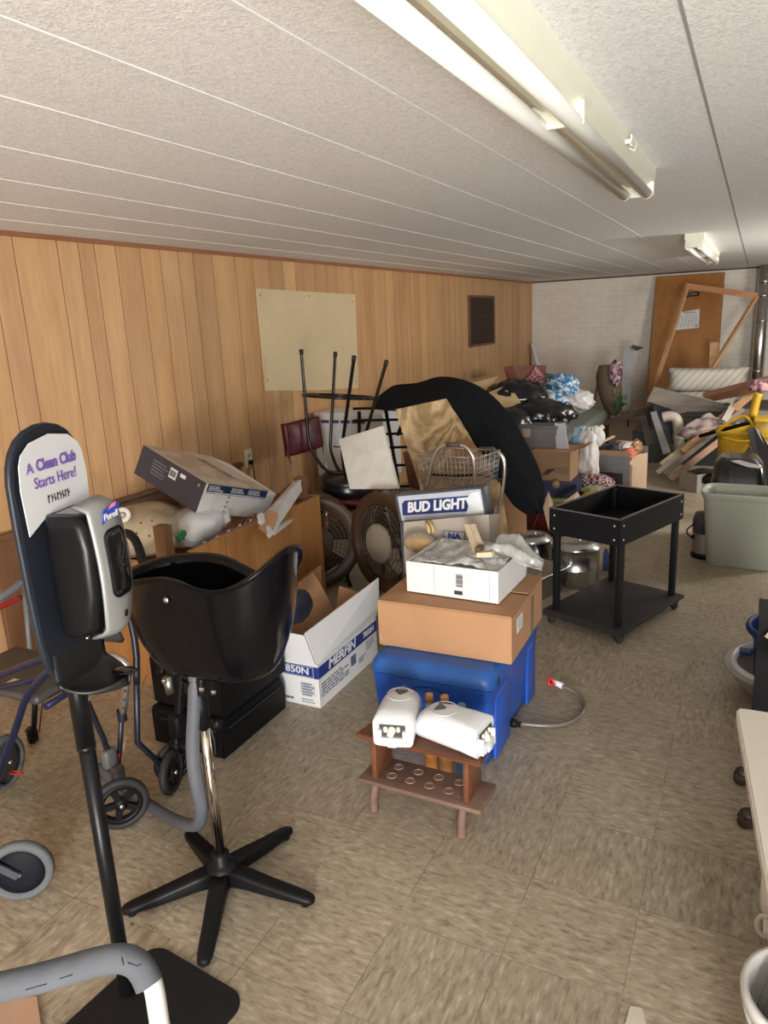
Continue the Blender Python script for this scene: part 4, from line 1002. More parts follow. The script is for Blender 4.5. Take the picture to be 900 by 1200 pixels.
for s_, x_ in ((-1, -.17), (1, .15)):
    for yy in (-.055, .055):
        mb = MB(); pts = [(x_, yy+.03 if yy > 0 else yy+.02, .108), (x_, yy+.005, .085), (x_, yy-.012 if yy < 0 else yy+.012, .05), (x_, yy-.012 if yy < 0 else yy+.02, .012)]
        mb.tube(pts, lambda u: .017-.002*u, 10, 2); mb.lathe([(0, 0), (.016, 0), (.016, .012), (0, .012)], (x_, pts[-1][1], .0), n=12); part('foot', mb, WDD, t)
def soap(label, loc, rz, roll):
    t = thing('soap_dispenser', label, 'soap dispenser', loc, rz, None)
    def rg(y, w_, z1, k=.02): return [Vector((x_*1.1, y, z_*1.05+z1*1.05/2)) for x_, z_ in rrect(w_, z1, k, 5)]
    mb = MB(); mb.loft([rg(-.115, .115, .085, .012), rg(-.112, .12, .092, .016), rg(-.06, .122, .100, .03), rg(.02, .12, .105, .04), rg(.08, .112, .098, .042), rg(.108, .098, .08, .036), rg(.118, .07, .05, .022)])
    bd = part('shell', mb, WPL, t)
    mb = MB(); mb.prism([(-.02, .012), (.02, .012), (.022, .004), (.004, -.022), (-.004, -.022), (-.022, .004)], Matrix.Translation((0, .045, .1085)) @ Matrix.Rotation(-.03, 4, 'X'), .003); bmesh.ops.bevel(mb.bm, geom=mb.bm.edges[:], offset=.001, segments=1, affect='EDGES'); part('sight_window', mb, mat('smoke_grey', (.06, .065, .08), .3), t)
    mb = MB(); mb.ring((0, .03, .1085), (0, 0, 1), .045, .0012, 28, 5); part('moulded_line', mb, mat('white_plastic_edge', (.62, .63, .65), .4), t)
    mb = MB(); mb.box((0, .09, .106), (.014, .010, .001), rot=(-.12, 0, 0)); part('logo', mb, mat('small_blue', (.05, .2, .45), .5), t)
    # open nozzle end
    mb = MB(); mb.box((0, -.112, .05), (.085, .012, .055)); part('opening', mb, mat('dark_opening', (.05, .045, .04), .7), t)
    mb = MB(); mb.box((0, -.122, .022), (.07, .02, .03), bev=.004); mb.box((-.04, -.121, .035), (.012, .02, .055), bev=.003); mb.box((.04, -.121, .035), (.012, .02, .055), bev=.003); mb.box((0, -.130, .016), (.03, .012, .02), bev=.003); part('push_bar', mb, WPL, t)
    mb = MB(); mb.tube([(0, -.10, .065), (-.003, -.122, .055), (-.008, -.128, .042)], lambda u: .016-.006*u, 12, 1); mb.box((-.022, -.118, .062), (.014, .014, .02), bev=.004); mb.box((.02, -.118, .064), (.012, .014, .018), bev=.004); part('nozzle', mb, mat('ivory_nozzle', (.70, .66, .54), .4), t)
    return t
t1 = soap('white soap dispenser on the bench rack showing its open nozzle end', (-.985, 1.985, .2905), R(14), 0)
t2 = soap('white soap dispenser lying sideways on the right of the bench rack', (-.790, 1.975, .2905), R(83), 0)
# bottles glimpsed behind the rack
for i, (px_, py_, c_, lab) in enumerate(((503, 800, (.45, .18, .05), 'amber spray bottle standing between the rack and the blue cooler'), (521, 802, (.35, .16, .06), 'brown capped bottle standing right of the amber bottle behind the rack'), (541, 812, (.03, .12, .25), 'dark blue bottle standing behind the sideways soap dispenser'))):
    q = U(px_, py_+14, Y=2.145); t = thing('bottle', lab, 'bottle', (q.x, 2.145, 0))
    hgt = q.z
    mb = MB(); mb.lathe([(0, 0), (.022, 0), (.024, .01), (.024, hgt-.08), (.02, hgt-.05), (.014, hgt-.035), (.013, hgt-.02), (0, hgt-.02)], n=22); part('bottle_body', mb, mat('bottle_%d' % i, c_, .2), t)
    mb = MB(); mb.lathe([(0, hgt-.025), (.015, hgt-.025), (.015, hgt), (.012, hgt+.004), (0, hgt+.004)], n=18); part('cap', mb, mat('cap_%d' % i, (.5, .28, .1) if i < 2 else (.1, .25, .4), .4), t)

# ================================================================ BLACK CART
BM = mat('cart_black', (.006, .006, .007), .55, var=.1, spec=.25)
t = thing('utility_cart', 'black metal cart with deep open top tray and caster wheels', 'cart', (-.59, 3.89, 0), R(-20.5))
cw_, cd_ = .41, .63
mb = MB(); mb.box((0, 0, .075), (cw_+.06, cd_+.03, .018), bev=.003); mb.box((0, -(cd_+.02)/2, .068), (cw_+.06, .014, .034)); part('bottom_shelf', mb, mat('shelf_black', (.020, .018, .017), .6, spec=.3), t)
TZ = .515; TH = .135; TW, TD = .40, .66
for sx_ in (-1, 1):
    for sy_2 in (-1, 1):
        mb = MB(); mb.box((sx_*(TW/2-.018), sy_2*(cd_/2-.03), (.084+TZ+TH-.01)/2), (.030, .030, TZ+TH-.01-.084), bev=.002); part('leg', mb, BM, t)
        c = MB(); cx_, cy_3 = sx_*(cw_/2-.005), sy_2*(cd_/2-.02)
        c.box((cx_, cy_3, .062), (.04, .04, .006)); c.cyl((cx_, cy_3, .06), (cx_, cy_3, .045), .009); 
        for q_ in (-.014, .014): c.bar((cx_+.005, cy_3+q_, .052), (cx_-.006, cy_3+q_, .024), .022, .003, up=(0, 1, 0))
        cs = part('caster', c, mat('caster_dark', (.06, .06, .06), .4, .5), t)
        c = MB(); c.lathe([(0, -.010), (.019, -.010), (.022, -.006), (.022, .006), (.019, .010), (0, .010)], (cx_-.006, cy_3, .0225), (0, 1, 0), 20); part('caster_wheel', c, BRUB, cs)
mb = MB()
mb.box((0, 0, TZ+.004), (TW, TD, .004)); 
for c_, d_ in (((-TW/2, 0, TZ+TH/2), (.004, TD, TH)), ((TW/2, 0, TZ+TH/2), (.004, TD, TH)), ((0, -TD/2, TZ+TH/2), (TW, .004, TH)), ((0, TD/2, TZ+TH/2), (TW, .004, TH))): mb.box(c_, d_)
tr_ = part('tray', mb, BM, t)
mb = MB()
for c_, d_ in (((-TW/2+.005, 0, TZ+TH), (.014, TD+.004, .004)), ((TW/2-.005, 0, TZ+TH), (.014, TD+.004, .004)), ((0, -TD/2+.005, TZ+TH), (TW, .014, .004)), ((0, TD/2-.005, TZ+TH), (TW, .014, .004))): mb.box(c_, d_)
part('tray_rim', mb, mat('worn_rim', (.20, .19, .18), .5, .3), tr_, label='grey worn metal rim')
for (x_, y_) in ((TW/2+.003, -TD/2+.03), (TW/2+.003, TD/2-.03)):
    for z_ in (.03, .10):
        mb = MB(); mb.lathe([(0, .003), (.005, .002), (.006, 0)], (x_, y_, TZ+z_), (1, 0, 0), 10); part('screw', mb, ALU, t)
for z_ in (.03, .10):
    for x_ in (-TW/2+.03, TW/2-.03):
        mb = MB(); mb.lathe([(0, .003), (.005, .002), (.006, 0)], (x_, -TD/2-.003, TZ+z_), (0, -1, 0), 10); part('screw', mb, ALU, t)

# ================================================================ PANELLED COUNTER WITH JUNK IN IT
PW = wood('counter_panelling', (.25, .11, .03), (.42, .20, .065), 'z', 9, .4, 10)
DW = wood('dark_counter_wood', (.10, .045, .02), (.19, .09, .04), 'z', 9, .5)
BX, BY0, BY1, BZ = -2.12, 2.32, 3.40, .70
t = thing('panelled_counter', 'wood-panelled counter bin by the left wall filled with junk', 'counter', (-2.6, 2.9, 0))
mb = MB(); rd = random.Random(5); y = BY0; W_ = (BY1-BY0)
ysl = [BY0]
while ysl[-1] < BY1-.12: ysl.append(ysl[-1]+rd.choice([.07, .09, .12, .14]))
ysl.append(BY1)
mb.use(PW)
for a, b in zip(ysl, ysl[1:]): mb.box((BX-.010, (a+b)/2, BZ/2), (.018, b-a-.006, BZ))
mb.use(mat('counter_groove', (.035, .015, .006), .8)); mb.box((BX-.014, (BY0+BY1)/2, BZ/2), (.008, W_, BZ-.004)); part('front_panel', mb, None, t, world=True)
mb = MB(); mb.box((BX-.47, BY1-.01, BZ/2), (.90, .018, BZ)); part('end_panel', mb, PW, t, world=True)
mb = MB(); mb.box((BX-.47, BY0+.01, BZ/2-.04), (.90, .018, BZ-.08)); part('end_panel', mb, PW, t, world=True)
mb = MB(); mb.box((BX-.47, (BY0+BY1)/2, .58), (.90, W_-.04, .02)); part('inner_shelf', mb, DW, t, world=True)
q = U(352, 600, X=BX-.06); mb = MB(); mb.box((BX-.06, 3.31, .43), (.05, .05, .78)); part('post', mb, DW, t, world=True)
q = U(193, 640, X=BX-.10); mb = MB(); mb.box((BX-.10, q.y, .40), (.06, .05, .84)); part('post', mb, DW, t, world=True)
# dark bench back along the wall
t = thing('dark_headboard', 'dark brown wooden headboard standing against the left wall', 'headboard', (XL+.03, 3.1, 0))
mb = MB(); mb.box((XL+.035, 3.05, .36), (.03, 1.9, .70), bev=.004); part('panel', mb, DW, t, world=True)
mb = MB(); mb.box((XL+.036, 3.05, .715), (.045, 1.94, .03), bev=.006); part('top_rail', mb, DW, t, world=True)

# appliance box, tilted on the junk
Mb = Matrix.Translation((-2.535, 2.879, .79)) @ Matrix.Rotation(R(77.6), 4, 'Z') @ Matrix.Rotation(R(17.6), 4, 'X') @ Matrix.Rotation(R(17.8), 4, 'Y')
t = thing('appliance_box', 'dark blue and white retail carton lying tilted on top of the junk', 'box', (-2.535, 2.879, .79))
w_, d_, h_ = .45, .50, .155
mb = MB(); mb.box((0, 0, h_/2), (w_, d_, h_), M=Mb); part('carton_body', mb, mat('box_slate', (.035, .036, .05), .5), t, world=True)
FT = Mb @ frame((0, 0, h_), (0, 1, 0), (-1, 0, 0)); FW = Mb @ frame((0, -d_/2, h_/2), (1, 0, 0), (0, 0, 1)); FD = Mb @ frame((-w_/2, 0, h_/2), (0, -1, 0), (0, 0, 1))
mb = MB(); mb.box((0, 0, .0006), (d_-.004, w_-.004, .001), M=FT); part('top_face', mb, pattern('box_photo', 'noise', (.42, .33, .26), (.55, .48, .41), 7, .4, .5), t, label='pale brown printed top', world=True)
mb = MB(); lines(mb, FT @ Matrix.Translation((0, 0, .001)), 2, -.12, .14, -.06, .03, .012, 3); part('top_print', mb, NAVYD, t, world=True)
mb = MB(); mb.box((0, 0, .0006), (w_-.002, h_-.002, .001), M=FW); wf = part('end_face', mb, WBOX, t, label='white printed end face', world=True)
mb = MB(); mb.box((0, h_/2-.021, .0014), (w_-.03, .038, .001), M=FW); part('print_band', mb, mat('band_navy2', (.01, .03, .10), .4), wf, world=True)
mb = MB(); mb.box((0, h_/2-.047, .0014), (w_-.03, .003, .001), M=FW); part('violet_line', mb, PUR, wf, world=True)
mb = MB()
for x_ in (-.15, 0, .12): lines(mb, FW @ Matrix.Translation((x_, 0, .002)), 3, -.05, .05, h_/2-.012, .009, .005, int(x_*100))
part('band_print', mb, WBOX, wf, world=True)
mb = MB()
for k in range(4): mb.box((-.05, .02-k*.026, .0014), (.014, .012, .001), M=FW); lines(mb, FW, 2, -.03, .07, .023-k*.026, .008, .003, k+20)
lines(mb, FW, 6, .11, .20, .015, .012, .003, 31)
part('end_print', mb, mat('grey_ink', (.25, .25, .30), .6), wf, world=True)
mb = MB(); mb.box((-.13, -.0, .0014), (.05, .09, .001), M=FW); part('faint_picture', mb, mat('faint_grey', (.60, .60, .60), .5), wf, world=True)
mb = MB(); mb.box((.02, .03, .0008), (.055, .05, .001), M=FD); mb.box((.09, .045, .0008), (.04, .018, .001), M=FD); dl = part('barcode_label', mb, WBOX, t, world=True)
mb = MB(); barcode(mb, FD @ Matrix.Translation((0, 0, .001)), .02, .03, .045, .03, 4); part('barcode', mb, INK, dl, world=True)
mb = MB(); lines(mb, FD, 5, -.14, -.03, .04, .016, .003, 7); mb.lathe([(0, 0), (.008, .001)], FD @ Vector((.21, .05, .001)), (FD.to_3x3() @ Vector((0, 0, 1))), 12); part('side_print', mb, mat('grey_ink2', (.3, .3, .34), .6), t, world=True)
mb = MB(); mb.slab([Mb @ Vector(v) for v in ((w_/2, -d_/2, h_), (w_/2, d_/2, h_), (w_/2+.07, d_/2-.1, h_+.0), (w_/2+.055, -d_/2+.0, h_-.01))], .004, nrm=(0, 0, -1)); part('open_flap', mb, WBOX, t, world=True)
mb = MB(); mb.slab([Mb @ Vector(v) for v in ((w_/2-.002, -d_/2, h_), (w_/2+.05, -d_/2-.004, h_-.008), (w_/2+.035, -d_/2-.004, .02), (w_/2-.002, -d_/2, 0))], .004); part('open_flap', mb, WBOX, t, world=True)

# cloth, roll, foam bag, bow bag, crib rail, broken white piece
def cloud(c, r, seed, amp, m, name, label, cat, freq=3, flat=None, rot=0, sub=4, group=None):
    mb = MB(); mb.blob(c, r, seed, amp, freq, sub, flat, rot=rot); return solo(name, label, cat, mb, m, group=group)
c = U(168, 622, X=-2.62); mb = MB()
mb.blob((c.x-.02, c.y+.02, .68), (.22, .26, .13), 2, .14, 2, 4, flat=.085, crease=False)
cv = solo('canvas_cloth', 'cream canvas cloth heaped at the left end of the panelled counter', 'cloth', mb, mat('canvas', (.40, .32, .20), .85, bump=.15, bscale=40))
for px_, py_ in ((165, 613), (178, 610), (160, 625), (175, 628)):
    q = U(px_, py_, X=-2.46); m2 = MB(); m2.blob(q, (.006, .006, .006), 1, .05, sub=1); part('grommet', m2, mat('dark_brass', (.10, .06, .03)), cv, world=True)
c = U(143, 604, X=-2.62); t = thing('white_roll', 'small off-white roll with hollow core beside the canvas cloth', 'roll', c)
mb = MB(); mb.lathe([(.015, -.06), (.034, -.06), (.036, -.055), (.036, .055), (.034, .06), (.015, .06), (.015, -.06)], c, (.75, -.6, .25), 24); part('roll_body', mb, mat('off_white', (.62, .58, .50), .7), t, world=True)
mb = MB(); mb.lathe([(.0, .045), (.013, .06), (.0, .062)], c, (.75, -.6, .25), 16); part('core', mb, mat('off_white_core', (.42, .38, .32), .7), t, world=True)
c = U(238, 614, X=-2.38); t = thing('foam_bag', 'clear plastic bag of white foam on the counter junk', 'bag', c)
mb = MB(); mb.blob(c, (.09, .14, .078), 5, .14); part('foam', mb, mat('white_foam', (.72, .73, .74), .8), t, world=True)
mb = MB(); mb.blob(c+Vector((0, -.04, .005)), (.115, .21, .095), 9, .16); part('plastic_wrap', mb, mat('clear_bag2', (.85, .86, .87), .12, trans=.5, alpha=.5, bump=.6, bscale=30), t, world=True)
q = U(266, 607, X=-2.24); mb = MB(); mb.box(q, (.004, .035, .045), rot=(.2, 0, 0)); part('tag', mb, WBOX, t, world=True)
c = U(212, 628, X=-2.28); t = thing('green_bow', 'dark green ribbon bow under the foam bag', 'bow', c)
GR = mat('green_ribbon', (.02, .16, .06), .4)
for k in range(8):
    a = 2*PI*k/8; v = Vector((.3*math.sin(a), math.cos(a), .8*math.sin(a*1.0)))*.032; mb = MB(); mb.tube([c, c+v*.6+Vector((.012, 0, .01)), c+v, c+v*.6-Vector((.0, 0, .008)), c], .006, 6, 1); part('loop', mb, GR, t, world=True)
q = U(201, 634, X=-2.22); mb = MB(); mb.box(q, (.004, .03, .03)); part('white_tag', mb, WBOX, t, world=True)
RW = wood('red_brown_rail', (.19, .07, .03), (.33, .14, .06), 'y', 10, .4)
t = thing('crib_rail', 'reddish brown slatted wooden rail lying across the counter', 'rail', U(265, 640, X=-2.3))
a1, b1 = U(228, 648, X=-2.15), U(303, 610, X=-2.16); a2, b2 = U(262, 622, X=-2.30), U(305, 598, X=-2.30)
mb = MB(); mb.bar(a1, b1, .028, .03, bev=.004); part('long_bar', mb, RW, t, world=True)
mb = MB(); mb.bar(a2, b2, .028, .03, bev=.004); part('long_bar', mb, RW, t, world=True)
for k in range(6):
    u_ = .12+.15*k; mb = MB(); mb.tube([a1.lerp(b1, u_), a2.lerp(b2, u_)], .009, 8); part('slat', mb, RW, t, world=True)
for k in range(5):
    mb = MB(); p_ = a1.lerp(b1, .15+.18*k)+Vector((0, 0, .016)); mb.lathe([(0, .012), (.008, .01), (.006, 0)], p_, n=10); part('peg', mb, mat('light_peg', (.5, .32, .18), .5), t, world=True)
t = thing('broken_drawer', 'broken white and brown drawer side sticking up at the counter end', 'drawer piece', U(330, 605, X=-2.2))
mb = MB(); mb.slab([U(352, 562, X=-2.15), U(354, 575, X=-2.12), U(318, 629, X=-2.02), U(312, 618, X=-2.06)], .02); mb.slab([U(352, 562, X=-2.15), U(345, 563, X=-2.22), U(309, 603, X=-2.13), U(312, 618, X=-2.06)], .012); part('white_side', mb, mat('painted_board_grey', (.50, .50, .49), .55), t, world=True)
mb = MB(); mb.slab([U(313, 597, X=-2.1), U(326, 601, X=-2.05), U(318, 629, X=-2.03), U(303, 618, X=-2.08)], .015); part('brown_end', mb, CARD, t, world=True)
mb = MB(); mb.slab([U(328, 577, X=-2.3), U(340, 565, X=-2.3), U(343, 570, X=-2.28), U(325, 592, X=-2.26)], .012); part('brown_back', mb, DW, t, world=True)
mb = MB(); mb.box(U(306, 608, X=-2.08), (.02, .03, .05), rot=(.3, .2, 0)); part('bracket', mb, WPL, t, world=True)
mb = MB(); mb.slab([U(318, 622, X=-2.08), U(345, 602, X=-2.16), U(344, 608, X=-2.12), U(322, 625, X=-2.06)], .012); solo('trim_strip', 'short white strip lying on the counter edge below the broken drawer', 'strip', mb, WBOX)

# ================================================================ CHAIR, STOOL, PANELS, FANS
VN = mat('burgundy_vinyl', (.105, .012, .02), .32, var=.1)
t = thing('vinyl_chair', 'burgundy vinyl kitchen chair with thin metal frame by the wall', 'chair', (-2.5, 4.35, 0))
A, B, C_, D_ = U(331, 497, Y=4.30), U(371, 488, Y=4.62), U(377, 523, Y=4.62), U(336, 535, Y=4.30)
mb = MB()
def bkr(u, v):
    p = A.lerp(B, u).lerp(D_.lerp(C_, u), v); bul = .02*(1-abs(2*u-1)**3)*(1-abs(2*v-1)**3)
    return p+Vector((.5, -.2, 0))*bul
mb.grid(bkr, 12, 10, .045); part('backrest', mb, VN, t, world=True)
mb = MB(); mb.box((-2.50, 4.34, .445), (.42, .40, .05), bev=.022, rot=(0, 0, .2)); part('seat', mb, VN, t, world=True)
mb = MB(); mb.box((-2.50, 4.34, .410), (.41, .39, .014), rot=(0, 0, .2)); part('seat_band', mb, CHR, t, world=True)
for (x_, y_) in ((-2.70, 4.12), (-2.28, 4.18), (-2.33, 4.55), (-2.75, 4.50)):
    mb = MB(); mb.tube([(x_, y_, .40), (x_+.03*(1 if x_ > -2.5 else -1), y_, .0)], .010, 10); part('leg', mb, CHR, t, world=True)
for q, y_ in ((D_, 4.14), (C_, 4.52)):
    mb = MB(); mb.tube([q+Vector((.01, 0, .03)), (-2.73, y_, .43)], .009, 10); part('back_post', mb, CHR, t, world=True)
t = thing('bar_stool', 'black metal stool upside down on the burgundy chair', 'stool', (-2.45, 4.34, .475))
SB = mat('stool_black', (.014, .012, .012), .25, .3)
c0, c1 = Vector((-2.47, 4.34, .60)), Vector((-2.41, 4.30, 1.43))
mb = MB(); mb.lathe([(0, -.125), (.15, -.12), (.19, -.10), (.195, -.06), (.18, -.04), (.19, -.02), (.18, 0), (0, .005)], c0, (c1-c0), 32); part('seat', mb, mat('black_vinyl', (.012, .011, .012), .3), t, world=True)
tips = [U(353, 410, Y=4.35), U(393, 413, Y=4.60), U(415, 418, Y=4.02), U(453, 423, Y=4.25)]
lows = [U(360, 500, Y=4.33), U(388, 505, Y=4.50), U(403, 508, Y=4.12), U(431, 500, Y=4.26)]
ml = []
for T_, L_ in zip(tips, lows):
    bot = L_+(L_-T_)*.22; e = c0.lerp(Vector((bot.x, bot.y, c0.z)), .55)
    mb = MB(); mb.tube([T_, L_, bot, bot.lerp(e, .3)+Vector((0, 0, -.02)), e+Vector((0, 0, .012)), c0+Vector((0, 0, .012))], .0115, 12, 2)
    lg = part('leg', mb, SB, t, world=True); mb = MB(); mb.tube([T_+(T_-L_).normalized()*.004, T_-(T_-L_).normalized()*.03], .0145, 12); part('rubber_foot', mb, BRUB, lg, world=True)
mids = [T_.lerp(L_, .55) for T_, L_ in zip(tips, lows)]
mc = sum(mids, Vector())/4; rr_ = sum((m_-mc).length for m_ in mids)/4
mb = MB(); mb.ring(mc, (mids[3]-mids[0]).cross(mids[1]-mids[2]), rr_*.82, .010, 40, 8); part('foot_ring', mb, SB, t, world=True)

def pboard(name, label, cat, pts, t_, m, nrm=None):
    mb = MB(); mb.slab([U(a, b, Y=c) for a, b, c in pts], t_, nrm); return solo(name, label, cat, mb, m)
pboard('display_board', 'small white board leaning on the brown fans', 'panel', [(397, 515, 3.93), (448, 499, 3.93), (467, 573, 3.78), (410, 573, 3.78)], .022, mat('panel_white', (.62, .60, .54), .6))
def ubox(name, label, cat, xl, xr, yt, yb, Y, d, m, z0=None, top=True, rz=0):
    a, b = U(xl, yb, Y=Y), U(xr, yb, Y=Y); w_ = b.x-a.x; zt = U((xl+xr)/2, yt, Y=Y).z; zb = (a.z+b.z)/2 if z0 is None else z0
    t = thing(name, label, cat, ((a.x+b.x)/2, Y+d/2, zb), rz)
    mb = MB(); mb.box((0, 0, (zt-zb)/2), (w_, d, zt-zb)); bmesh.ops.bevel(mb.bm, geom=mb.bm.edges[:], offset=.004, segments=1, affect='EDGES')
    return t, mb, w_, d, zt-zb
def ftext(t, s, w_, d, x, z, size, m, width=None, **k): return text(t, s, frame((x, -d/2-.001, z), (1, 0, 0), (0, 0, 1)), size, m, width=width, **k)
t, mb, w_, d_, h_ = ubox('white_carton', 'white printed carton behind the stool against the wall', 'box', 373, 452, 484, 560, 5.0, .3, WBOX, None)
part('carton_body', mb, WBOX, t); mb = MB(); lines(mb, frame((0, -d_/2-.001, h_-.07), (1, 0, 0), (0, 0, 1)), 1, -w_*.4, w_*.4, 0, .02, .025, 12); lines(mb, frame((0, -d_/2-.001, h_-.07), (1, 0, 0), (0, 0, 1)), 1, -w_*.3, w_*.4, -.2, .02, .012, 15); part('print', mb, mat('print_navy', (.05, .06, .16)), t)
# support under it
t, mb, w_, d_, h_ = ubox('brown_carton', 'brown carton on the floor under the white printed carton', 'box', 373, 452, 561, 640, 5.0, .3, CARD, 0)
part('carton_body', mb, CARDI, t)
FB = mat('fan_brown', (.06, .030, .014), .45, var=.1); FWI = mat('fan_wire', (.10, .08, .06), .35, .5)
def fan(label, c, nrm, R_, depth, disc):
    c = Vector(c); n = Vector(nrm).normalized()
    t = thing('drum_fan', label, 'fan', (c.x, c.y, 0))
    a = n.cross(Vector((0, 0, 1))).normalized(); b = a.cross(n)
    mb = MB(); mb.lathe([(R_*.74, -.012), (R_*.86, .004), (R_*.97, .008), (R_+.006, 0), (R_+.002, -.02), (R_, -depth+.02), (R_+.006, -depth), (R_-.006, -depth), (R_-.008, -.02), (R_*.74, -.016), (R_*.74, -.012)], c, n, 48); part('housing', mb, FB, t, world=True)
    mb = MB()
    for rr in (.38, .47, .56, .66, .75): mb.ring(c+n*(.012+.02*(1-rr)), n, R_*rr, .0022, 40, 5)
    for k in range(40):
        an = 2*PI*k/40; d1 = a*math.cos(an)+b*math.sin(an); d2 = a*math.cos(an+.22)+b*math.sin(an+.22)
        mb.tube([c+d1*R_*.36+n*.03, c+(d1+d2)*.5*R_*.6+n*.028, c+d2*R_*.78+n*.004], .0017, 5, 1)
    part('front_guard', mb, FWI, t, world=True)
    mb = MB(); mb.lathe([(0, .034), (R_*.36, .032), (R_*.40, .026), (R_*.40, .018)], c, n, 32); part('center_disc', mb, disc, t, world=True)
    mb = MB(); bc = c-n*depth*.5
    for k in range(5):
        an = 2*PI*k/5; d1 = a*math.cos(an)+b*math.sin(an); d2 = a*math.cos(an+.75)+b*math.sin(an+.75)
        mb.slab([bc+d1*.04+n*.02, bc+d1*R_*.85+n*.03, bc+d2*R_*.85-n*.03, bc+d2*.04-n*.02], .003, nrm=n)
    mb.lathe([(0, .03), (.05, .02), (.05, -.06), (0, -.06)], bc, n, 20); part('blades', mb, mat('fan_blade', (.05, .03, .02), .4), t, world=True)
    mb = MB()
    bt = c-n*depth*.5
    for s_ in (-1, 1): mb.tube([bt+a*s_*R_*.75-b*0+Vector((0, 0, -R_*.66)), Vector((bt.x+a.x*s_*R_*.7, bt.y+a.y*s_*R_*.7, .012)), Vector((c.x+n.x*.04+a.x*s_*R_*.7, c.y+n.y*.04+a.y*s_*R_*.7, .012))], .011, 8)
    part('stand', mb, BLK, t, world=True)
    # vent slots at the top of the housing
    mb = MB()
    for k in range(5):
        an = PI/2-.5+.12*k
        for q_ in range(4):
            d1 = a*math.cos(an)+b*math.sin(an); mb.box(c+d1*(R_+.0035)-n*(depth*(.35+.14*q_)), (.012, .012, .003))
    part('vent_slots', mb, INK, t, world=True)
    return t
q = U(447, 636, Y=3.55)
fan('brown drum fan with pale centre disc standing behind the BUD LIGHT sign', q, (-.42, -.90, .06), .285, .22, mat('disc_grey', (.26, .215, .16), .6))
q = U(376, 668, Y=3.72)
fan('darker brown drum fan half hidden by the panelled counter', (q.x-.03, 3.72, .30), (.60, -.80, .05), .29, .2, FB)
# black seat-less frame behind
t = thing('black_rack', 'black metal rack frame behind the plywood sheet', 'rack', (-2.05, 4.8, 0))
for pts in (((421, 482), (421, 640)), ((452, 480), (466, 560), (472, 660)), ((478, 480), (466, 510)), ((492, 478), (505, 640))):
    mb = MB(); ps = [U(a, b, Y=4.8) for a, b in pts]; mb.tube(ps, .014, 8); part('upright', mb, BLKM, t, world=True)
for i, yy in enumerate((478, 492, 508, 524, 545, 570, 598)):
    mb = MB(); mb.tube([U(414 if i < 2 else 440, yy+1, Y=4.79), U(500, yy-1, Y=4.79)], .010, 8); part('crossbar', mb, BLKM, t, world=True)
# plywood
PLY = wood('plywood_face', (.30, .19, .085), (.68, .51, .28), 'z', 3.2, .6, 2.2, ring=16)
ply = pboard('plywood_sheet', 'plywood sheet with swirling grain and dark knots leaning behind the wire basket', 'plywood', [(463, 480, 4.55), (523, 467, 4.62), (585, 560, 4.36), (600, 655, 4.12), (545, 690, 4.12), (497, 586, 4.32)], .018, PLY)
for (px_, py_) in ((503, 497), (481, 503)):
    m2 = MB(); q = U(px_, py_, Y=4.548); m2.blob(q, (.012, .002, .016), 2, .3, sub=2); part('knot', m2, mat('knot_dark', (.07, .03, .012), .7), ply, world=True)
pboard('reddish_board', 'narrow reddish board edge leaning left of the plywood', 'board', [(472, 530, 4.66), (480, 528, 4.66), (503, 600, 4.5), (505, 650, 4.45), (494, 650, 4.45)], .02, mat('red_brown_board', (.14, .06, .035), .7))
pboard('cardboard_piece', 'brown cardboard piece beneath the black mat beside the plywood', 'cardboard', [(530, 520, 4.30), (552, 516, 4.30), (575, 545, 4.22), (575, 600, 4.1), (545, 600, 4.1)], .006, CARD)
# black mat draped over everything
tp = [(448, 462, 4.95), (462, 453, 4.95), (490, 450, 5.0), (515, 443, 5.05), (540, 446, 5.05), (562, 455, 5.0), (582, 470, 4.9), (600, 492, 4.8), (616, 520, 4.7), (630, 548, 4.6), (636, 575, 4.55), (637, 602, 4.5)]
lo = [(438, 478, 4.6), (455, 480, 4.58), (480, 480, 4.58), (505, 470, 4.62), (522, 470, 4.62), (536, 485, 4.55), (548, 505, 4.5), (562, 530, 4.42), (578, 556, 4.36), (592, 578, 4.34), (604, 594, 4.34), (622, 606, 4.36)]
TPV = [U(*a[:2], Y=a[2]) for a in tp]; LOV = [U(*a[:2], Y=a[2]) for a in lo]
def cr(P, u):
    n = len(P)-1; x = min(u*n, n-1e-6); i = int(x); f = x-i
    p0, p1, p2, p3 = P[max(i-1, 0)], P[i], P[i+1], P[min(i+2, n)]
    return .5*((2*p1)+(p2-p0)*f+(2*p0-5*p1+4*p2-p3)*f*f+(3*p1-p0-3*p2+p3)*f**3)
def matf(u, v):
    p = cr(TPV, u).lerp(cr(LOV, u), v)
    b = math.sin(PI*v)*(.025+.02*u)+.022*math.exp(-((v-.25-.2*u)/.06)**2)+.016*math.exp(-((v-.72+.3*u)/.05)**2)+.02*noise.noise(p*5)
    return p+Vector((.2, -.75, .35))*b
mb = MB(); mb.grid(matf, 60, 16, .02); solo('black_mat', 'long thick black mat draped over the plywood and rack', 'mat', mb, mat('felt_black', (.009, .010, .012), .95, bump=.1, spec=.1))
mb = MB(); mb.bar(U(508, 467, Y=4.85), U(520, 463, Y=4.85), .02, .03); solo('wood_block', 'tiny pale wood block end beneath the mat above the plywood', 'wood block', mb, WP)
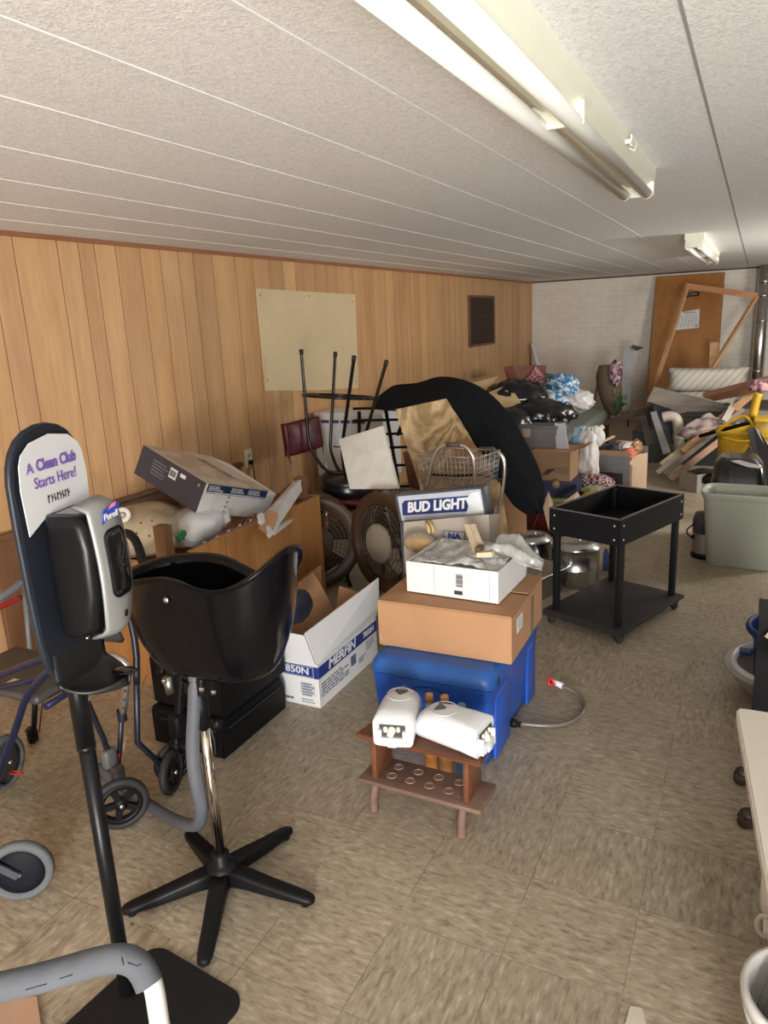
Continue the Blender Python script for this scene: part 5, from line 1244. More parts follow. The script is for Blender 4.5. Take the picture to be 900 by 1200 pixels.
# wire basket cart
t = thing('basket_cart', 'chrome wire basket on a wheeled frame with two brown-gripped handles', 'basket cart', (-1.35, 3.75, 0))
a, b, c, d = U(489, 533, Y=3.70), U(560, 538, Y=3.70), U(586, 546, Y=3.95), U(512, 531, Y=3.98)
dn = Vector((0, 0, -.17))
WI = mat('wire_zinc', (.55, .54, .52), .4, .7)
mb = MB()
A4 = [a, b, c, d]; z_t = (a.z+b.z)/2
A4 = [Vector((p.x, p.y, z_t)) for p in A4]; cen = sum(A4, Vector())/4; B4 = [Vector((cen.x+(p.x-cen.x)*.92, cen.y+(p.y-cen.y)*.92, z_t-.17)) for p in A4]
for P4_ in (A4,): mb.tube(P4_, .004, 6, closed=True)
for k in range(1, 7):
    P4_ = [p.lerp(q, k/6) for p, q in zip(A4, B4)]; mb.tube(P4_, .0018, 4, closed=True)
for i in range(4):
    n_ = 14 if i % 2 == 0 else 10
    for k in range(n_):
        u_ = k/n_; p = A4[i].lerp(A4[(i+1) % 4], u_); q = B4[i].lerp(B4[(i+1) % 4], u_); mb.tube([p, q], .0018, 4)
for k in range(1, 12): u_ = k/12; mb.tube([B4[0].lerp(B4[1], u_), B4[3].lerp(B4[2], u_)], .0018, 4)
part('wire_basket', mb, WI, t, world=True)
HT = mat('handle_tube', (.60, .57, .50), .3, .9)
mb = MB(); mb.tube([U(500, 572, Y=3.66), U(506, 542, Y=3.66), U(512, 527, Y=3.66), U(522, 521, Y=3.66), U(541, 521, Y=3.66), U(550, 527, Y=3.66), U(556, 540, Y=3.66), U(556, 575, Y=3.66)], .0095, 10, 2); part('handle', mb, HT, t, world=True)
mb = MB(); mb.tube([U(541, 572, Y=4.0), U(546, 546, Y=4.0), U(553, 531, Y=4.0), U(562, 526, Y=4.0), U(580, 527, Y=4.0), U(589, 534, Y=4.0), U(592, 548, Y=4.0), U(589, 575, Y=4.0), U(580, 622, Y=4.0), U(570, 690, Y=4.0)], .0105, 10, 2); part('handle', mb, HT, t, world=True)
for (x0_, x1_, y_, Y_) in ((523, 540, 521.3, 3.66), (562, 579, 526.5, 4.0)):
    mb = MB(); mb.tube([U(x0_, y_, Y=Y_), U(x1_, y_, Y=Y_)], .014, 12); part('grip', mb, mat('grip_brown', (.09, .06, .04), .6), t, world=True)
mb = MB(); mb.tube([U(505, 556, Y=3.75), U(530, 558, Y=3.75), U(560, 556, Y=3.8)], .007, 8); mb.tube([U(558, 556, Y=3.8), U(588, 562, Y=3.98)], .005, 8); part('crossbar', mb, BLKM, t, world=True)
mb = MB()
for p_ in (B4[0], B4[1]): mb.tube([p_, Vector((p_.x, p_.y+.03, .05))], .010, 8)
part('frame_leg', mb, HT, t, world=True)
for p_ in (B4[0], B4[1], B4[2]): wheel_parts(t, (p_.x+.02, p_.y+.03, .05), (1, .1, 0), .049, .02, BRUB, BLK, solid=True)
pboard('cardboard_sheet', 'large brown cardboard sheet leaning behind the basket cart handle', 'cardboard', [(571, 568, 4.55), (590, 566, 4.55), (616, 592, 4.5), (618, 660, 4.32), (572, 668, 4.32)], .008, CARD)

# ================================================================ PLANKS AND HEADBOARD BY THE WALL
LW = wood('pine_board', (.48, .34, .18), (.66, .51, .31), 'x', 8, .6, 6)
pboard('pine_board', 'pale pine board leaning against the panelling, rearmost of the pair', 'board', [(540, 452, 6.3), (583, 441, 6.5), (590, 455, 6.3), (560, 500, 5.9), (545, 500, 5.9)], .02, LW)
pboard('pine_board', 'pale pine board in front of the other, top edge beside the black bags', 'board', [(553, 468, 5.9), (597, 450, 6.1), (615, 480, 5.9), (600, 540, 5.5), (570, 540, 5.5)], .02, LW)
pboard('brown_batten', 'long thin brown batten with a knob lying above the pale boards', 'batten', [(520, 452, 6.9), (586, 436, 7.2), (587, 441, 7.2), (600, 500, 6.9), (590, 500, 6.9), (560, 458, 7.0)], .03, wood('batten_wood', (.25, .13, .06), (.38, .21, .1), 'x'))
BUW = wood('burgundy_wood', (.13, .04, .03), (.20, .07, .05), 'x', 9, .45)
t = thing('burgundy_headboard', 'reddish brown headboard standing in the far left corner', 'headboard', U(620, 500, Y=8.5))
mb = MB(); mb.slab([U(590, 430, Y=8.3), U(601, 428, Y=8.3), U(612, 465, Y=8.2), U(604, 480, Y=8.2)], .04); part('post', mb, mat('post_red_brown', (.24, .09, .06), .45), t, world=True)
mb = MB(); mb.slab([U(600, 429, Y=8.5), U(640, 428, Y=8.9), U(640, 500, Y=8.8), U(606, 500, Y=8.4)], .03); part('panel', mb, BUW, t, world=True)
# sage couch
CS = mat('sage_vinyl', (.20, .23, .19), .55, bump=.1, bscale=20)
t = thing('sage_couch', 'sage green vinyl couch with bags on it near the brick wall', 'couch', (-1.9, 8.3, 0))
mb = MB(); mb.box((-1.98, 8.25, .37), (.84, 2.6, .18), bev=.05, seg=3); part('seat', mb, CS, t, world=True)
mb = MB(); mb.box((-1.98, 8.25, .14), (.80, 2.5, .28)); part('base', mb, mat('couch_base', (.07, .06, .05), .7), t, world=True)
mb = MB(); mb.box((-2.36, 8.25, .55), (.16, 2.5, .35), bev=.06); part('backrest', mb, CS, t, world=True)
# pillow, bags
def pillow(name, label, cat, c, w_, h_, d_, m, rot):
    mb = MB()
    n = 20
    def f(sgn):
        def g(u, v):
            x = (u-.5)*2; y = (v-.5)*2; k = (1-x**4)*(1-y**4)
            pin = 1-.10*(1-abs(y)**2)*abs(x)**3 ; pin2 = 1-.10*(1-abs(x)**2)*abs(y)**3
            return Vector((x*w_/2*pin, sgn*d_/2*max(0, k)**.5, y*h_/2*pin2))
        return g
    M = Matrix.Translation(c) @ Euler(rot).to_matrix().to_4x4(); bm = mb.bm
    for sg_ in (-1, 1):
        g = f(sg_); V = [[bm.verts.new(M @ g(i/n, j/n)) for j in range(n+1)] for i in range(n+1)]
        for i in range(n):
            for j in range(n): F_ = bm.faces.new((V[i][j], V[i+1][j], V[i+1][j+1], V[i][j+1])); F_.smooth = True
    bmesh.ops.remove_doubles(bm, verts=bm.verts, dist=.0005)
    return solo(name, label, cat, mb, m)
pillow('plaid_pillow', 'red and white plaid pillow standing on its corner in the far left pile', 'pillow', U(627, 455, Y=7.9), .36, .36, .14, pattern('plaid', 'checker', (.22, .05, .07), (.48, .26, .29), 38, .8), (0, R(45), R(10)))
BF = pattern('blue_floral', 'noise', (.04, .17, .38), (.56, .66, .70), 20, .35, .52)
cloud(U(645, 471, Y=7.5), (.17, .13, .11), 3, .38, BF, 'blue_floral_bag', 'blue and white floral bag lying just above the shiny black bags', 'bag', group=None)
cloud(U(658, 452, Y=7.8), (.16, .12, .11), 6, .42, BF, 'blue_floral_bag', 'upper blue and white floral bag beside the plaid pillow', 'bag')
cloud(U(670, 455, Y=7.9), (.07, .09, .12), 8, .4, BF, 'blue_floral_bag', 'smallest blue floral bag, rightmost of the three against the brick wall', 'bag')
cloud(U(642, 448, Y=8.0), (.12, .1, .09), 12, .3, mat('grey_green_cloth', (.12, .13, .11), .8), 'grey_cloth', 'grey-green crumpled cloth between the plaid pillow and blue bags', 'cloth')
cloud(U(676, 470, Y=7.9), (.17, .13, .11), 9, .35, mat('white_bag', (.62, .60, .58), .35, bump=.3, bscale=20), 'white_plastic_bag', 'white plastic shopping bag on the sage couch', 'bag')
BB = mat('bin_liner', (.008, .008, .009), .24, var=.2, bump=.5, bscale=14)
cloud(U(604, 466, Y=6.2), (.26, .2, .15), 15, .28, BB, 'black_trash_bag', 'black trash bag, the upper left one beside the pale boards', 'trash bag', freq=2.5)
cloud(U(632, 486, Y=6.0), (.28, .2, .12), 21, .28, BB, 'black_trash_bag', 'black shiny trash bag, the lower right one on the grey tote', 'trash bag', freq=2.5)
cloud(U(598, 497, Y=5.8), (.2, .2, .13), 31, .2, BB, 'black_trash_bag', 'black trash bag wedged behind the end of the black mat', 'trash bag')
cloud(U(612, 500, Y=5.7), (.06, .05, .03), 4, .3, mat('red_white_scrap', (.55, .25, .2), .5, var=.5, scale=20), 'paper_scrap', 'small red and white scrap under the black bags on the grey tote', 'paper')
# stack: tote, brown box, blue box, etc.
t, mb, w_, d_, h_ = ubox('grey_tote', 'grey plastic storage tote under the black trash bags', 'tote', 606, 652, 499, 527, 5.6, .4, DGR)
part('tub', mb, mat('tote_grey', (.13, .12, .115), .45), t)
mb = MB(); mb.box((0, 0, h_-.012), (w_+.02, d_+.02, .02), bev=.005); part('rim', mb, mat('tote_rim', (.10, .095, .09), .5), t)
mb = MB(); mb.box((-.08, -d_/2-.002, h_-.05), (.06, .004, .08)); part('label', mb, mat('label_tan', (.34, .27, .21), .6), t)
mb = MB(); mb.slab([U(650, 496, Y=5.62), U(662, 496, Y=5.62), U(666, 526, Y=5.58), U(652, 526, Y=5.58)], .02); solo('plastic_sheet', 'translucent grey plastic panel standing at the right end of the tote', 'panel', mb, mat('grey_panel', (.42, .43, .45), .25))
def carton(name, label, xl, xr, yt, yb, Y, d, m, z0=None, prints=(), rz=0, cat='box'):
    t, mb, w_, d_, h_ = ubox(name, label, cat, xl, xr, yt, yb, Y, d, m, z0, rz=rz); part('carton_body', mb, m, t); return t, w_, d_, h_
t, w_, d_, h_ = carton('brown_carton', 'brown printed carton stacked between the grey tote and the blue box', 623, 668, 528, 571, 5.5, .42, CARDI)
mb = MB(); mb.box((-w_*.36, -d_/2-.001, h_*.35), (.04, .001, .055)); mb.prism([(-.05, -.03), (.0, -.02), (.05, .02), (.05, .03), (-.01, .02)], frame((-.02, -d_/2-.001, h_*.42), (1, 0, 0), (0, 0, 1)), .001); mb.box((.0, -d_/2-.001, .04), (.09, .001, .014)); part('print', mb, mat('brown_black_ink', (.06, .035, .02), .7), t)
mb = MB(); fx = frame((w_*.28, -d_/2-.001, h_*.48), (1, 0, 0), (0, 0, 1)); 
for q_ in ((0, .02, .09, .003), (0, -.02, .09, .003), (-.045, 0, .003, .043), (.045, 0, .003, .043), (0, 0, .08, .003), (-.015, 0, .002, .04), (.015, 0, .002, .04)): mb.box((q_[0], q_[1], .0006), (q_[2], q_[3], .001), M=fx)
part('print_table', mb, mat('brown_black_ink', (.06, .035, .02)), t)
mb = MB(); mb.slab([(w_/2, -d_/2, h_), (w_/2+.10, -d_/2+.03, h_+.03), (w_/2+.10, d_/2-.05, h_+.02), (w_/2, d_/2, h_)], .005, nrm=(0, 0, -1)); part('flap', mb, CARD, t)
t, w_, d_, h_ = carton('blue_carton', 'dark blue carton under the brown printed carton', 618, 676, 566, 588, 5.42, .5, mat('dull_navy', (.02, .028, .08), .5))
mb = MB(); mb.box((-w_*.3, -d_/2-.001, h_*.5), (.06, .001, .06)); part('label', mb, mat('dull_violet', (.12, .08, .12), .5), t)
mb = MB(); mb.lathe([(0, .002), (.03, .001), (.03, 0)], (.03, -d_/2, h_-.01), (0, -1, 0), 20); part('sticker', mb, CARDI, t)
t, w_, d_, h_ = carton('green_box', 'flat lime green box under the blue carton', 620, 664, 587, 597, 5.3, .5, mat('lime', (.22, .28, .06), .6))
t, w_, d_, h_ = carton('red_tote', 'dark red plastic tote at the foot of the stacked boxes', 612, 662, 597, 640, 5.15, .55, mat('dark_red_plastic', (.15, .012, .014), .4), 0, cat='tote')
mb = MB(); mb.bar(U(632, 600, Y=5.12), U(622, 625, Y=5.1), .02, .01); mb.bar(U(632, 600, Y=5.12), U(612, 592, Y=5.12), .008, .006); part('rib', mb, mat('tote_rib', (.26, .07, .05), .5), t, world=True)
pboard('torn_cardboard', 'torn pale cardboard spike standing by the cart tray corner', 'cardboard', [(643, 576, 4.5), (648, 590, 4.5), (644, 622, 4.4), (637, 595, 4.45)], .006, CARD2)
pboard('cardboard_flap', 'pale cardboard flap slanting up behind the cart tray', 'cardboard', [(650, 597, 4.9), (677, 576, 5.1), (680, 582, 5.1), (660, 610, 4.8)], .006, CARD2)
# clothes behind the cart
HT_ = pattern('houndstooth', 'checker', (.10, .012, .02), (.50, .38, .36), 45, .85)
cloud(U(697, 566, Y=5.7), (.14, .10, .07), 41, .3, HT_, 'patterned_scarf', 'red and white patterned scarf heaped in front of the grey photo box', 'scarf')
cloud(U(712, 580, Y=5.6), (.10, .08, .06), 44, .3, HT_, 'patterned_scarf', 'patterned scarf end hanging lower beside the cart tray rim', 'scarf')
cloud(U(698, 583, Y=5.45), (.10, .08, .045), 45, .3, mat('mustard_cloth', (.50, .32, .03), .8), 'yellow_cloth', 'mustard yellow cloth behind the cart tray', 'cloth')
cloud(U(696, 574, Y=5.55), (.10, .08, .03), 46, .3, mat('olive_cloth', (.30, .31, .18), .8), 'olive_cloth', 'pale olive cloth between the scarf and the yellow cloth', 'cloth')
cloud(U(683, 588, Y=5.45), (.09, .08, .05), 47, .3, mat('crimson_cloth', (.22, .012, .02), .8), 'red_cloth', 'crimson cloth left of the yellow cloth', 'cloth')
mb = MB(); mb.blob(U(697, 600, Y=5.65), (.35, .2, .16), 50, .1, flat=.12); solo('clothes_heap', 'dark heap of clothes on the floor beneath the patterned scarf', 'clothes', mb, mat('dark_clothes', (.05, .03, .035), .85))
# white & blue bag between stacks
cloud(U(688, 545, Y=5.9), (.08, .09, .27), 52, .5, mat('pale_bag', (.60, .58, .54), .5, var=.2), 'white_cloth_bag', 'off-white cloth bag hanging between the brown carton and the grey photo box', 'bag')
cloud(U(683, 515, Y=5.95), (.10, .08, .10), 53, .3, pattern('sky_print', 'noise', (.25, .45, .58), (.70, .76, .76), 8, .5), 'light_blue_bag', 'light blue and white bag on top of the off-white cloth bag', 'bag')
cloud(U(697, 512, Y=6.3), (.08, .08, .09), 54, .2, mat('white_cloth', (.62, .60, .57), .7), 'white_cloth', 'white rounded cloth bundle above the grey photo box', 'cloth')
pboard('pale_board', 'short pale board poking up to the right behind the blue and white bag', 'board', [(688, 515, 6.4), (706, 497, 6.9), (709, 501, 6.9), (694, 520, 6.4)], .02, LW)
# grey photo box with open side
t = thing('photo_carton', 'grey carton with a furniture photo on its side, full of odds and ends', 'box', (-1.08, 6.75, 0), R(-8))
w_, d_, h_ = .46, .56, .41
GC = mat('grey_carton', (.235, .22, .225), .7)
mb = MB(); th = .006
for c_, dd in (((0, 0, .004), (w_, d_, .006)), ((-w_/2, 0, h_/2), (th, d_, h_)), ((0, d_/2, h_/2), (w_, th, h_)), ((0, -d_/2, h_/2), (w_, th, h_))): mb.box(c_, dd)
part('carton_body', mb, GC, t)
mb = MB(); mb.slab([(w_/2, -d_/2, 0), (w_/2, d_/2, 0), (w_/2, d_/2, h_-.06), (w_/2, d_/2-.25, h_-.03), (w_/2, -d_/2+.12, h_-.02), (w_/2, -d_/2, h_-.05)], .006, nrm=(-1, 0, 0)); part('side_panel', mb, CARD2, t, label='pale brown torn side panel')
mb = MB(); mb.slab([(w_/2+.004, -d_/2, 0), (w_/2+.03, -d_/2-.02, .0), (w_/2+.03, -d_/2-.01, h_-.08), (w_/2+.004, -d_/2, h_-.06)], .004); part('torn_flap', mb, mat('pink_card', (.62, .42, .33), .7), t)
mb = MB(); mb.box((.08, -d_/2-.005, .16), (.19, .002, .20)); ph = part('photo_print', mb, mat('photo_dark', (.035, .035, .05), .4), t)
mb = MB(); mb.box((.07, -d_/2-.007, .20), (.09, .001, .05)); mb.box((.10, -d_/2-.007, .12), (.012, .001, .12)); mb.box((.15, -d_/2-.007, .13), (.012, .001, .14)); mb.box((.12, -d_/2-.007, .16), (.09, .001, .012)); part('photo_chair', mb, mat('photo_brown', (.16, .06, .03), .4), ph)
mb = MB(); mb.box((-.0, -d_/2-.005, .31), (w_-.02, .001, .003)); mb.box((0, -d_/2-.005, .365), (w_-.02, .001, .002)); mb.box((-.06, -d_/2-.005, .36), (.002, .001, .09)); part('print_lines', mb, mat('pale_line', (.32, .30, .30), .6), t)
mb = MB(); mb.slab([(-w_/2, -d_/2, h_), (w_/2, -d_/2, h_), (w_/2-.02, -d_/2+.05, h_+.035), (-w_/2+.02, -d_/2+.05, h_+.035)], .005, nrm=(0, 0, -1)); part('top_flap', mb, CARDI, t)
items = [((-.12, .05, .40), (.12, .12, .05), (.05, .05, .055), 'black cloth bundle, left end of the grey photo box'), ((.02, -.05, .42), (.06, .09, .05), (.02, .03, .06), 'navy cap-like bundle in the middle of the grey photo box'), ((.10, .02, .43), (.07, .12, .05), (.55, .50, .45), 'white bundle of bottles near the right end of the grey photo box'), ((.17, .1, .42), (.05, .12, .07), (.30, .17, .08), 'brown striped bundle at the right end of the grey photo box'), ((.17, -.12, .40), (.06, .10, .05), (.60, .14, .10), 'coral red cloth over the torn side of the grey photo box')]
Mr = Matrix.Translation((-1.08, 6.75, 0)) @ Matrix.Rotation(R(-8), 4, 'Z')
for i, (p_, r_, c_, lb) in enumerate(items):
    cloud(Mr @ Vector(p_), r_, 60+i, .35, mat('odds_%d' % i, c_, .6, var=.3, scale=25), 'bundle', lb, 'bundle')
for i, (a_, b_, c_, lb) in enumerate((((-.19, .0, .43), (-.06, .2, .50), (.50, .32, .24), 'pink-tan wooden stick standing at the left of the grey photo box'), ((.0, .1, .47), (.2, .05, .475), (.58, .44, .30), 'pale wooden stick lying across the top of the grey photo box'))):
    mb = MB(); mb.bar(Mr @ Vector(a_), Mr @ Vector(b_), .03, .02, bev=.004); solo('wooden_stick', lb, 'stick', mb, mat('stick_%d' % i, c_, .6))

# stainless pots under the cart
def pot(label, c, r, h, lid=True):
    t = thing('steel_pot', label, 'pot', c)
    mb = MB(); mb.lathe([(0, 0), (r-.01, 0), (r, .008), (r, h*.45), (r+.003, h*.46), (r+.003, h*.48), (r, h*.5), (r, h), (r+.012, h+.002), (r+.012, h+.006), (r-.003, h+.006), (r-.004, h-.004), (r-.006, .01), (0, .008)], n=40); part('pot_body', mb, STEEL, t)
    if lid:
        mb = MB(); mb.lathe([(r+.008, h+.008), (r+.008, h+.012), (r*.9, h+.02), (r*.85, h+.03), (r*.6, h+.032), (r*.55, h+.026), (0, h+.026)], n=40); l_ = part('lid', mb, STEEL, t)
        mb = MB(); mb.tube([(-.03, 0, h+.026), (-.025, 0, h+.05), (.025, 0, h+.05), (.03, 0, h+.026)], .004, 8, 1); part('lid_handle', mb, STEEL, l_)
    return t
q = U(672, 683); pot('large stainless steel stock pot with lid beneath the black cart tray', (-.905, 4.36, .0), .145, .235)
pot('stainless pot with lid behind the white tray box, left of the large stock pot', (-1.19, 4.40, .0), .12, .24)
t = thing('steel_pan', 'deep rectangular stainless pan on the floor left of the stock pot', 'pan', (-1.13, 4.05, .0), R(-20))
mb = MB(); mb.loft([crect(.26, .42, 0, .03), crect(.30, .46, .15, .04), crect(.34, .50, .152, .045), crect(.34, .50, .156, .045), crect(.295, .455, .154, .038), crect(.25, .41, .006, .03)]); part('pan_body', mb, STEEL, t)
mb = MB(); mb.tube([(.05, -.24, .156), (.16, -.22, .17), (.16, -.12, .17), (.12, 0, .158)], .006, 8, 1); part('handle', mb, STEEL, t)
t, w_, d_, h_ = carton('picture_carton', 'pale carton with red and blue figures behind the stock pot', 690, 718, 640, 680, 4.62, .25, CARD2, 0)
for x_, c_ in ((-.04, (.35, .03, .03)), (.03, (.04, .07, .2))):
    mb = MB(); mb.prism([(-.018, -.1), (.018, -.1), (.02, .02), (.008, .06), (-.01, .06), (-.02, .02)], frame((x_, -d_/2-.001, h_*.55), (1, 0, 0), (0, 0, 1)), .001); part('printed_figure', mb, mat('fig_%d' % int(x_*100), c_, .5), t)

# ================================================================ BACK RIGHT
def on_door(px, py, off=.0):
    z = 1.0
    for _ in range(5):
        Yd = 11.48-.55*(1-z/2.06)-off; z = U(px, py, Y=Yd).z
    return U(px, py, Y=Yd)
DRW = wood('door_oak', (.25, .10, .022), (.40, .175, .045), 'z', 5, .45, 10)
t = thing('leaning_door', 'orange-brown flush wooden door leaning on the white brick wall', 'door', (-.87, 10.95, 0))
mb = MB(); mb.slab([(-1.325, 11.49, 2.06), (-.44, 11.49, 2.06), (-.44, 10.95, .0), (-1.325, 10.95, .0)], .035); part('door_slab', mb, DRW, t, world=True)
mb = MB(); mb.slab([on_door(797, 366, .012), on_door(820, 362, .012), on_door(819, 384, .012), on_door(790, 387, .012)], .003); cal = solo('wall_calendar', 'white month calendar page taped on the leaning door', 'calendar', mb, WBOX)
a_, b_, c_, d_ = on_door(797, 366, .02), on_door(820, 362, .02), on_door(819, 384, .02), on_door(790, 387, .02)
mb = MB()
for i in range(5):
    for j in range(6):
        u_, v_ = (j+.6)/6.6, .28+i*.14; p = a_.lerp(b_, u_).lerp(d_.lerp(c_, u_), v_); mb.box(p, (.022, .002, .012))
p = a_.lerp(b_, .5).lerp(d_.lerp(c_, .5), .1); mb.box(p, (.16, .002, .018)); p = a_.lerp(b_, .9).lerp(d_.lerp(c_, .9), .88); mb.box(p, (.03, .002, .035))
part('calendar_print', mb, mat('grey_blue_ink', (.30, .31, .38), .6), cal, world=True)
t = thing('door_nameplate', 'small black nameplate with pale lettering on the leaning door', 'sign', on_door(812, 346, .02))
pc = on_door(811, 345, .012); mb = MB(); mb.box(pc, (.18, .006, .055), rot=(R(-15), R(-3), 0)); part('plate', mb, BLK, t, world=True)
text(t, 'CLOSED', frame(pc+Vector((0, -.006, .001)), (1, 0, .04), (0, .2, 1)), .04, mat('pale_letters', (.5, .45, .38), .5), width=.13, world=True)
OW = wood('orange_wood', (.30, .13, .05), (.48, .24, .10), 'x', 8, .45); OW2 = wood('pale_orange_wood', (.40, .22, .10), (.56, .34, .18), 'x', 8, .5)
t = thing('wooden_easel', 'knocked-down wooden frame of battens standing in front of the leaning door', 'frame', (-1.0, 10.2, 0))
mb = MB(); mb.bar(U(806, 334, Y=10.4), U(785, 400, Y=10.2), .045, .03); mb.bar(U(785, 400, Y=10.2), U(752, 497, Y=9.6), .045, .03); part('left_upright', mb, OW2, t, world=True)
mb = MB(); mb.bar(U(804, 335, Y=10.4), U(888, 347, Y=10.3), .04, .07); part('top_bar', mb, OW, t, world=True)
mb = MB(); mb.bar(U(887, 347, Y=10.3), U(834, 432, Y=9.9), .05, .03); part('right_brace', mb, OW2, t, world=True)
mb = MB(); mb.slab([U(832, 401, Y=10.5), U(842, 401, Y=10.5), U(841, 433, Y=10.4), U(831, 432, Y=10.4)], .02); part('short_block', mb, OW2, t, world=True)
mb = MB(); mb.bar(U(836, 430, Y=9.9), (-.75, 9.9, .02), .03, .03); part('leg', mb, OW2, t, world=True)
# flue pipe
t = thing('flue_pipe', 'shiny galvanised flue pipe rising to the ceiling at the right of the back wall', 'pipe', (.05, 11.2, 0))
G = mat('galvanised', (.58, .57, .55), .28, 1, var=.08)
px_ = U(893, 370, Y=11.2).x
mb = MB(); mb.cyl((px_, 11.2, 0), (px_, 11.2, H), .075, n=32); mb.box((px_+.068, 11.2, 1.05), (.02, .02, 2.0), bev=.004); part('pipe', mb, G, t, world=True)
for z_ in (.75, 1.4, 1.72, 1.9):
    mb = MB(); mb.lathe([(.076, -.012), (.081, -.008), (.081, .008), (.076, .012)], (px_, 11.2, z_), n=32); part('joint_band', mb, G, t, world=True)
# white conduit at the left corner
mb = MB(); mb.tube([U(624, 402, Y=11.45), U(626, 412, Y=11.45), U(630, 428, Y=11.4), U(630, 500, Y=11.4)], .035, 10); solo('white_pole', 'short white pole end standing in the far left corner', 'pole', mb, WPL)
# aluminium angle + bench end
t = thing('ironing_rack', 'pale grey folding board standing against the brick wall', 'board', U(742, 500, Y=10.2))
mb = MB(); mb.slab([U(731, 405, Y=10.4), U(744, 405, Y=10.4), U(737, 482, Y=10.1), U(728, 482, Y=10.1)], .03); part('board', mb, mat('pale_grey', (.36, .365, .38), .45), t, world=True)
mb = MB(); mb.slab([U(741, 404, Y=10.38), U(753, 407, Y=10.2), U(745, 411, Y=10.3), U(740, 408, Y=10.35)], .02); part('bracket', mb, mat('bracket_grey', (.2, .2, .21), .4, .5), t, world=True)
mb = MB(); mb.tube([U(738, 430, Y=10.5), U(736, 500, Y=10.2)], .012); mb.tube([U(700, 450, Y=10.9), U(692, 505, Y=10.4)], .012); part('leg', mb, mat('brown_leg', (.12, .09, .07), .5), t, world=True)
# hanging basket / floral boot
t = thing('hanging_planter', 'tall brown wicker planter with trailing greenery standing by the brick wall', 'planter', U(715, 484, Y=9.3))
def wk(cx, cy, w__): q = U(cx, cy, Y=9.3); return q, w__
rings = []
for cx, cy, w__ in ((712, 428, .10), (712, 440, .14), (714, 455, .15), (717, 470, .13), (719, 480, .10), (720, 486, .04)):
    q = U(cx, cy, Y=9.3); rings.append([q+Vector((w__*math.cos(a_), .10*math.sin(a_), 0)) for a_ in [2*PI*k/20 for k in range(20)]])
mb = MB(); mb.loft(rings); part('basket', mb, pattern('wicker', 'wave', (.07, .045, .03), (.15, .10, .07), 30, .8), t, world=True)
for i, (cx, cy, c_) in enumerate(((724, 472, (.06, .14, .04)), (728, 466, (.08, .16, .05)), (720, 478, (.05, .10, .04)))):
    mb = MB(); rd = random.Random(i)
    c0_ = U(cx, cy, Y=9.18)
    for k in range(14):
        p = c0_+Vector((rd.uniform(-.09, .09), rd.uniform(-.04, .04), rd.uniform(-.08, .08))); d1 = Vector((rd.uniform(-1, 1), rd.uniform(-.3, .3), rd.uniform(-1, 1))).normalized()*.03; d2 = d1.orthogonal().normalized()*.014
        mb.slab([p-d1, p-d2, p+d1, p+d2], .002)
    o = part('foliage', mb, mat('leaf_%d' % i, c_, .6), t, world=True); o['kind'] = 'stuff'
mb = MB(); mb.blob(U(722, 436, Y=9.2), (.07, .05, .13), 70, .6); part('pink_ribbon', mb, pattern('ribbon_pattern', 'noise', (.12, .05, .08), (.50, .36, .40), 22, .6), t, world=True)
# pillow + mattress + base
TKC = pattern('ticking', 'wave', (.40, .36, .30), (.56, .53, .47), 5, .8, .12)
_n = TKC.node_tree.nodes; _w = next(k for k in _n if k.type == 'TEX_WAVE'); _m = _n.new('ShaderNodeMapping'); _m.inputs['Rotation'].default_value = (0, R(-40), 0); _t = next(k for k in _n if k.type == 'TEX_COORD'); TKC.node_tree.links.new(_t.outputs['Object'], _m.inputs[0]); TKC.node_tree.links.new(_m.outputs[0], _w.inputs['Vector'])
pillow('striped_pillow', 'big white pillow with diagonal stripes lying before the leaning door', 'pillow', U(828, 445, Y=9.5), .92, .30, .34, TKC, (R(-4), 0, 0))
t = thing('mattress', 'pale ticking mattress under the big striped pillow', 'mattress', U(830, 475, Y=9.4))
q0, q1 = U(795, 460, Y=9.35), U(862, 458, Y=9.35)
mb = MB(); mb.box(((q0.x+q1.x)/2, 9.55, q0.z-.06), (q1.x-q0.x, .5, .13), bev=.03); part('pad', mb, TKC, t, world=True)
t = thing('junk_table', 'dark low table carrying the mattress at the back of the room', 'table', (-.3, 9.3, 0))
zt = q0.z-.13
mb = MB(); mb.box((-.25, 9.35, zt-.02), (1.7, .9, .035)); part('tabletop', mb, mat('dark_table', (.05, .04, .035), .6), t, world=True)
for x_ in (-1.05, .55):
    for y_ in (8.95, 9.75):
        mb = MB(); mb.box((x_, y_, (zt-.035)/2), (.05, .05, zt-.035)); part('leg', mb, mat('dark_table', (.05, .04, .035)), t, world=True)
GW = wood('weathered_board', (.20, .17, .145), (.33, .29, .25), 'x', 8, .7)
pboard('grey_plank', 'wide weathered grey plank lying across the back pile below the pillow', 'plank', [(767, 453, 8.75), (848, 473, 8.6), (846, 483, 8.55), (800, 484, 8.6), (758, 470, 8.7)], .03, GW)
pboard('gray_plank_lower', 'lower grey board edge under the wide weathered plank', 'plank', [(782, 476, 8.5), (862, 478, 8.5), (900, 482, 8.5), (900, 488, 8.5), (790, 484, 8.5)], .03, wood('drab_board', (.14, .11, .095), (.22, .18, .15), 'x'))
pboard('rust_beam', 'reddish brown beam rising to the right edge above the yellow bucket', 'beam', [(824, 466, 8.4), (900, 446, 8.2), (920, 442, 8.2), (920, 452, 8.2), (900, 458, 8.2), (838, 470, 8.4)], .05, wood('rust_wood', (.15, .065, .035), (.25, .12, .07), 'x'))
pboard('brown_beam', 'long dark brown beam slanting down left in front of the brick wall', 'beam', [(770, 472, 9.0), (772, 480, 9.0), (694, 504, 9.0), (690, 500, 9.0)], .06, wood('beam_brown', (.07, .04, .025), (.14, .08, .05), 'x'))
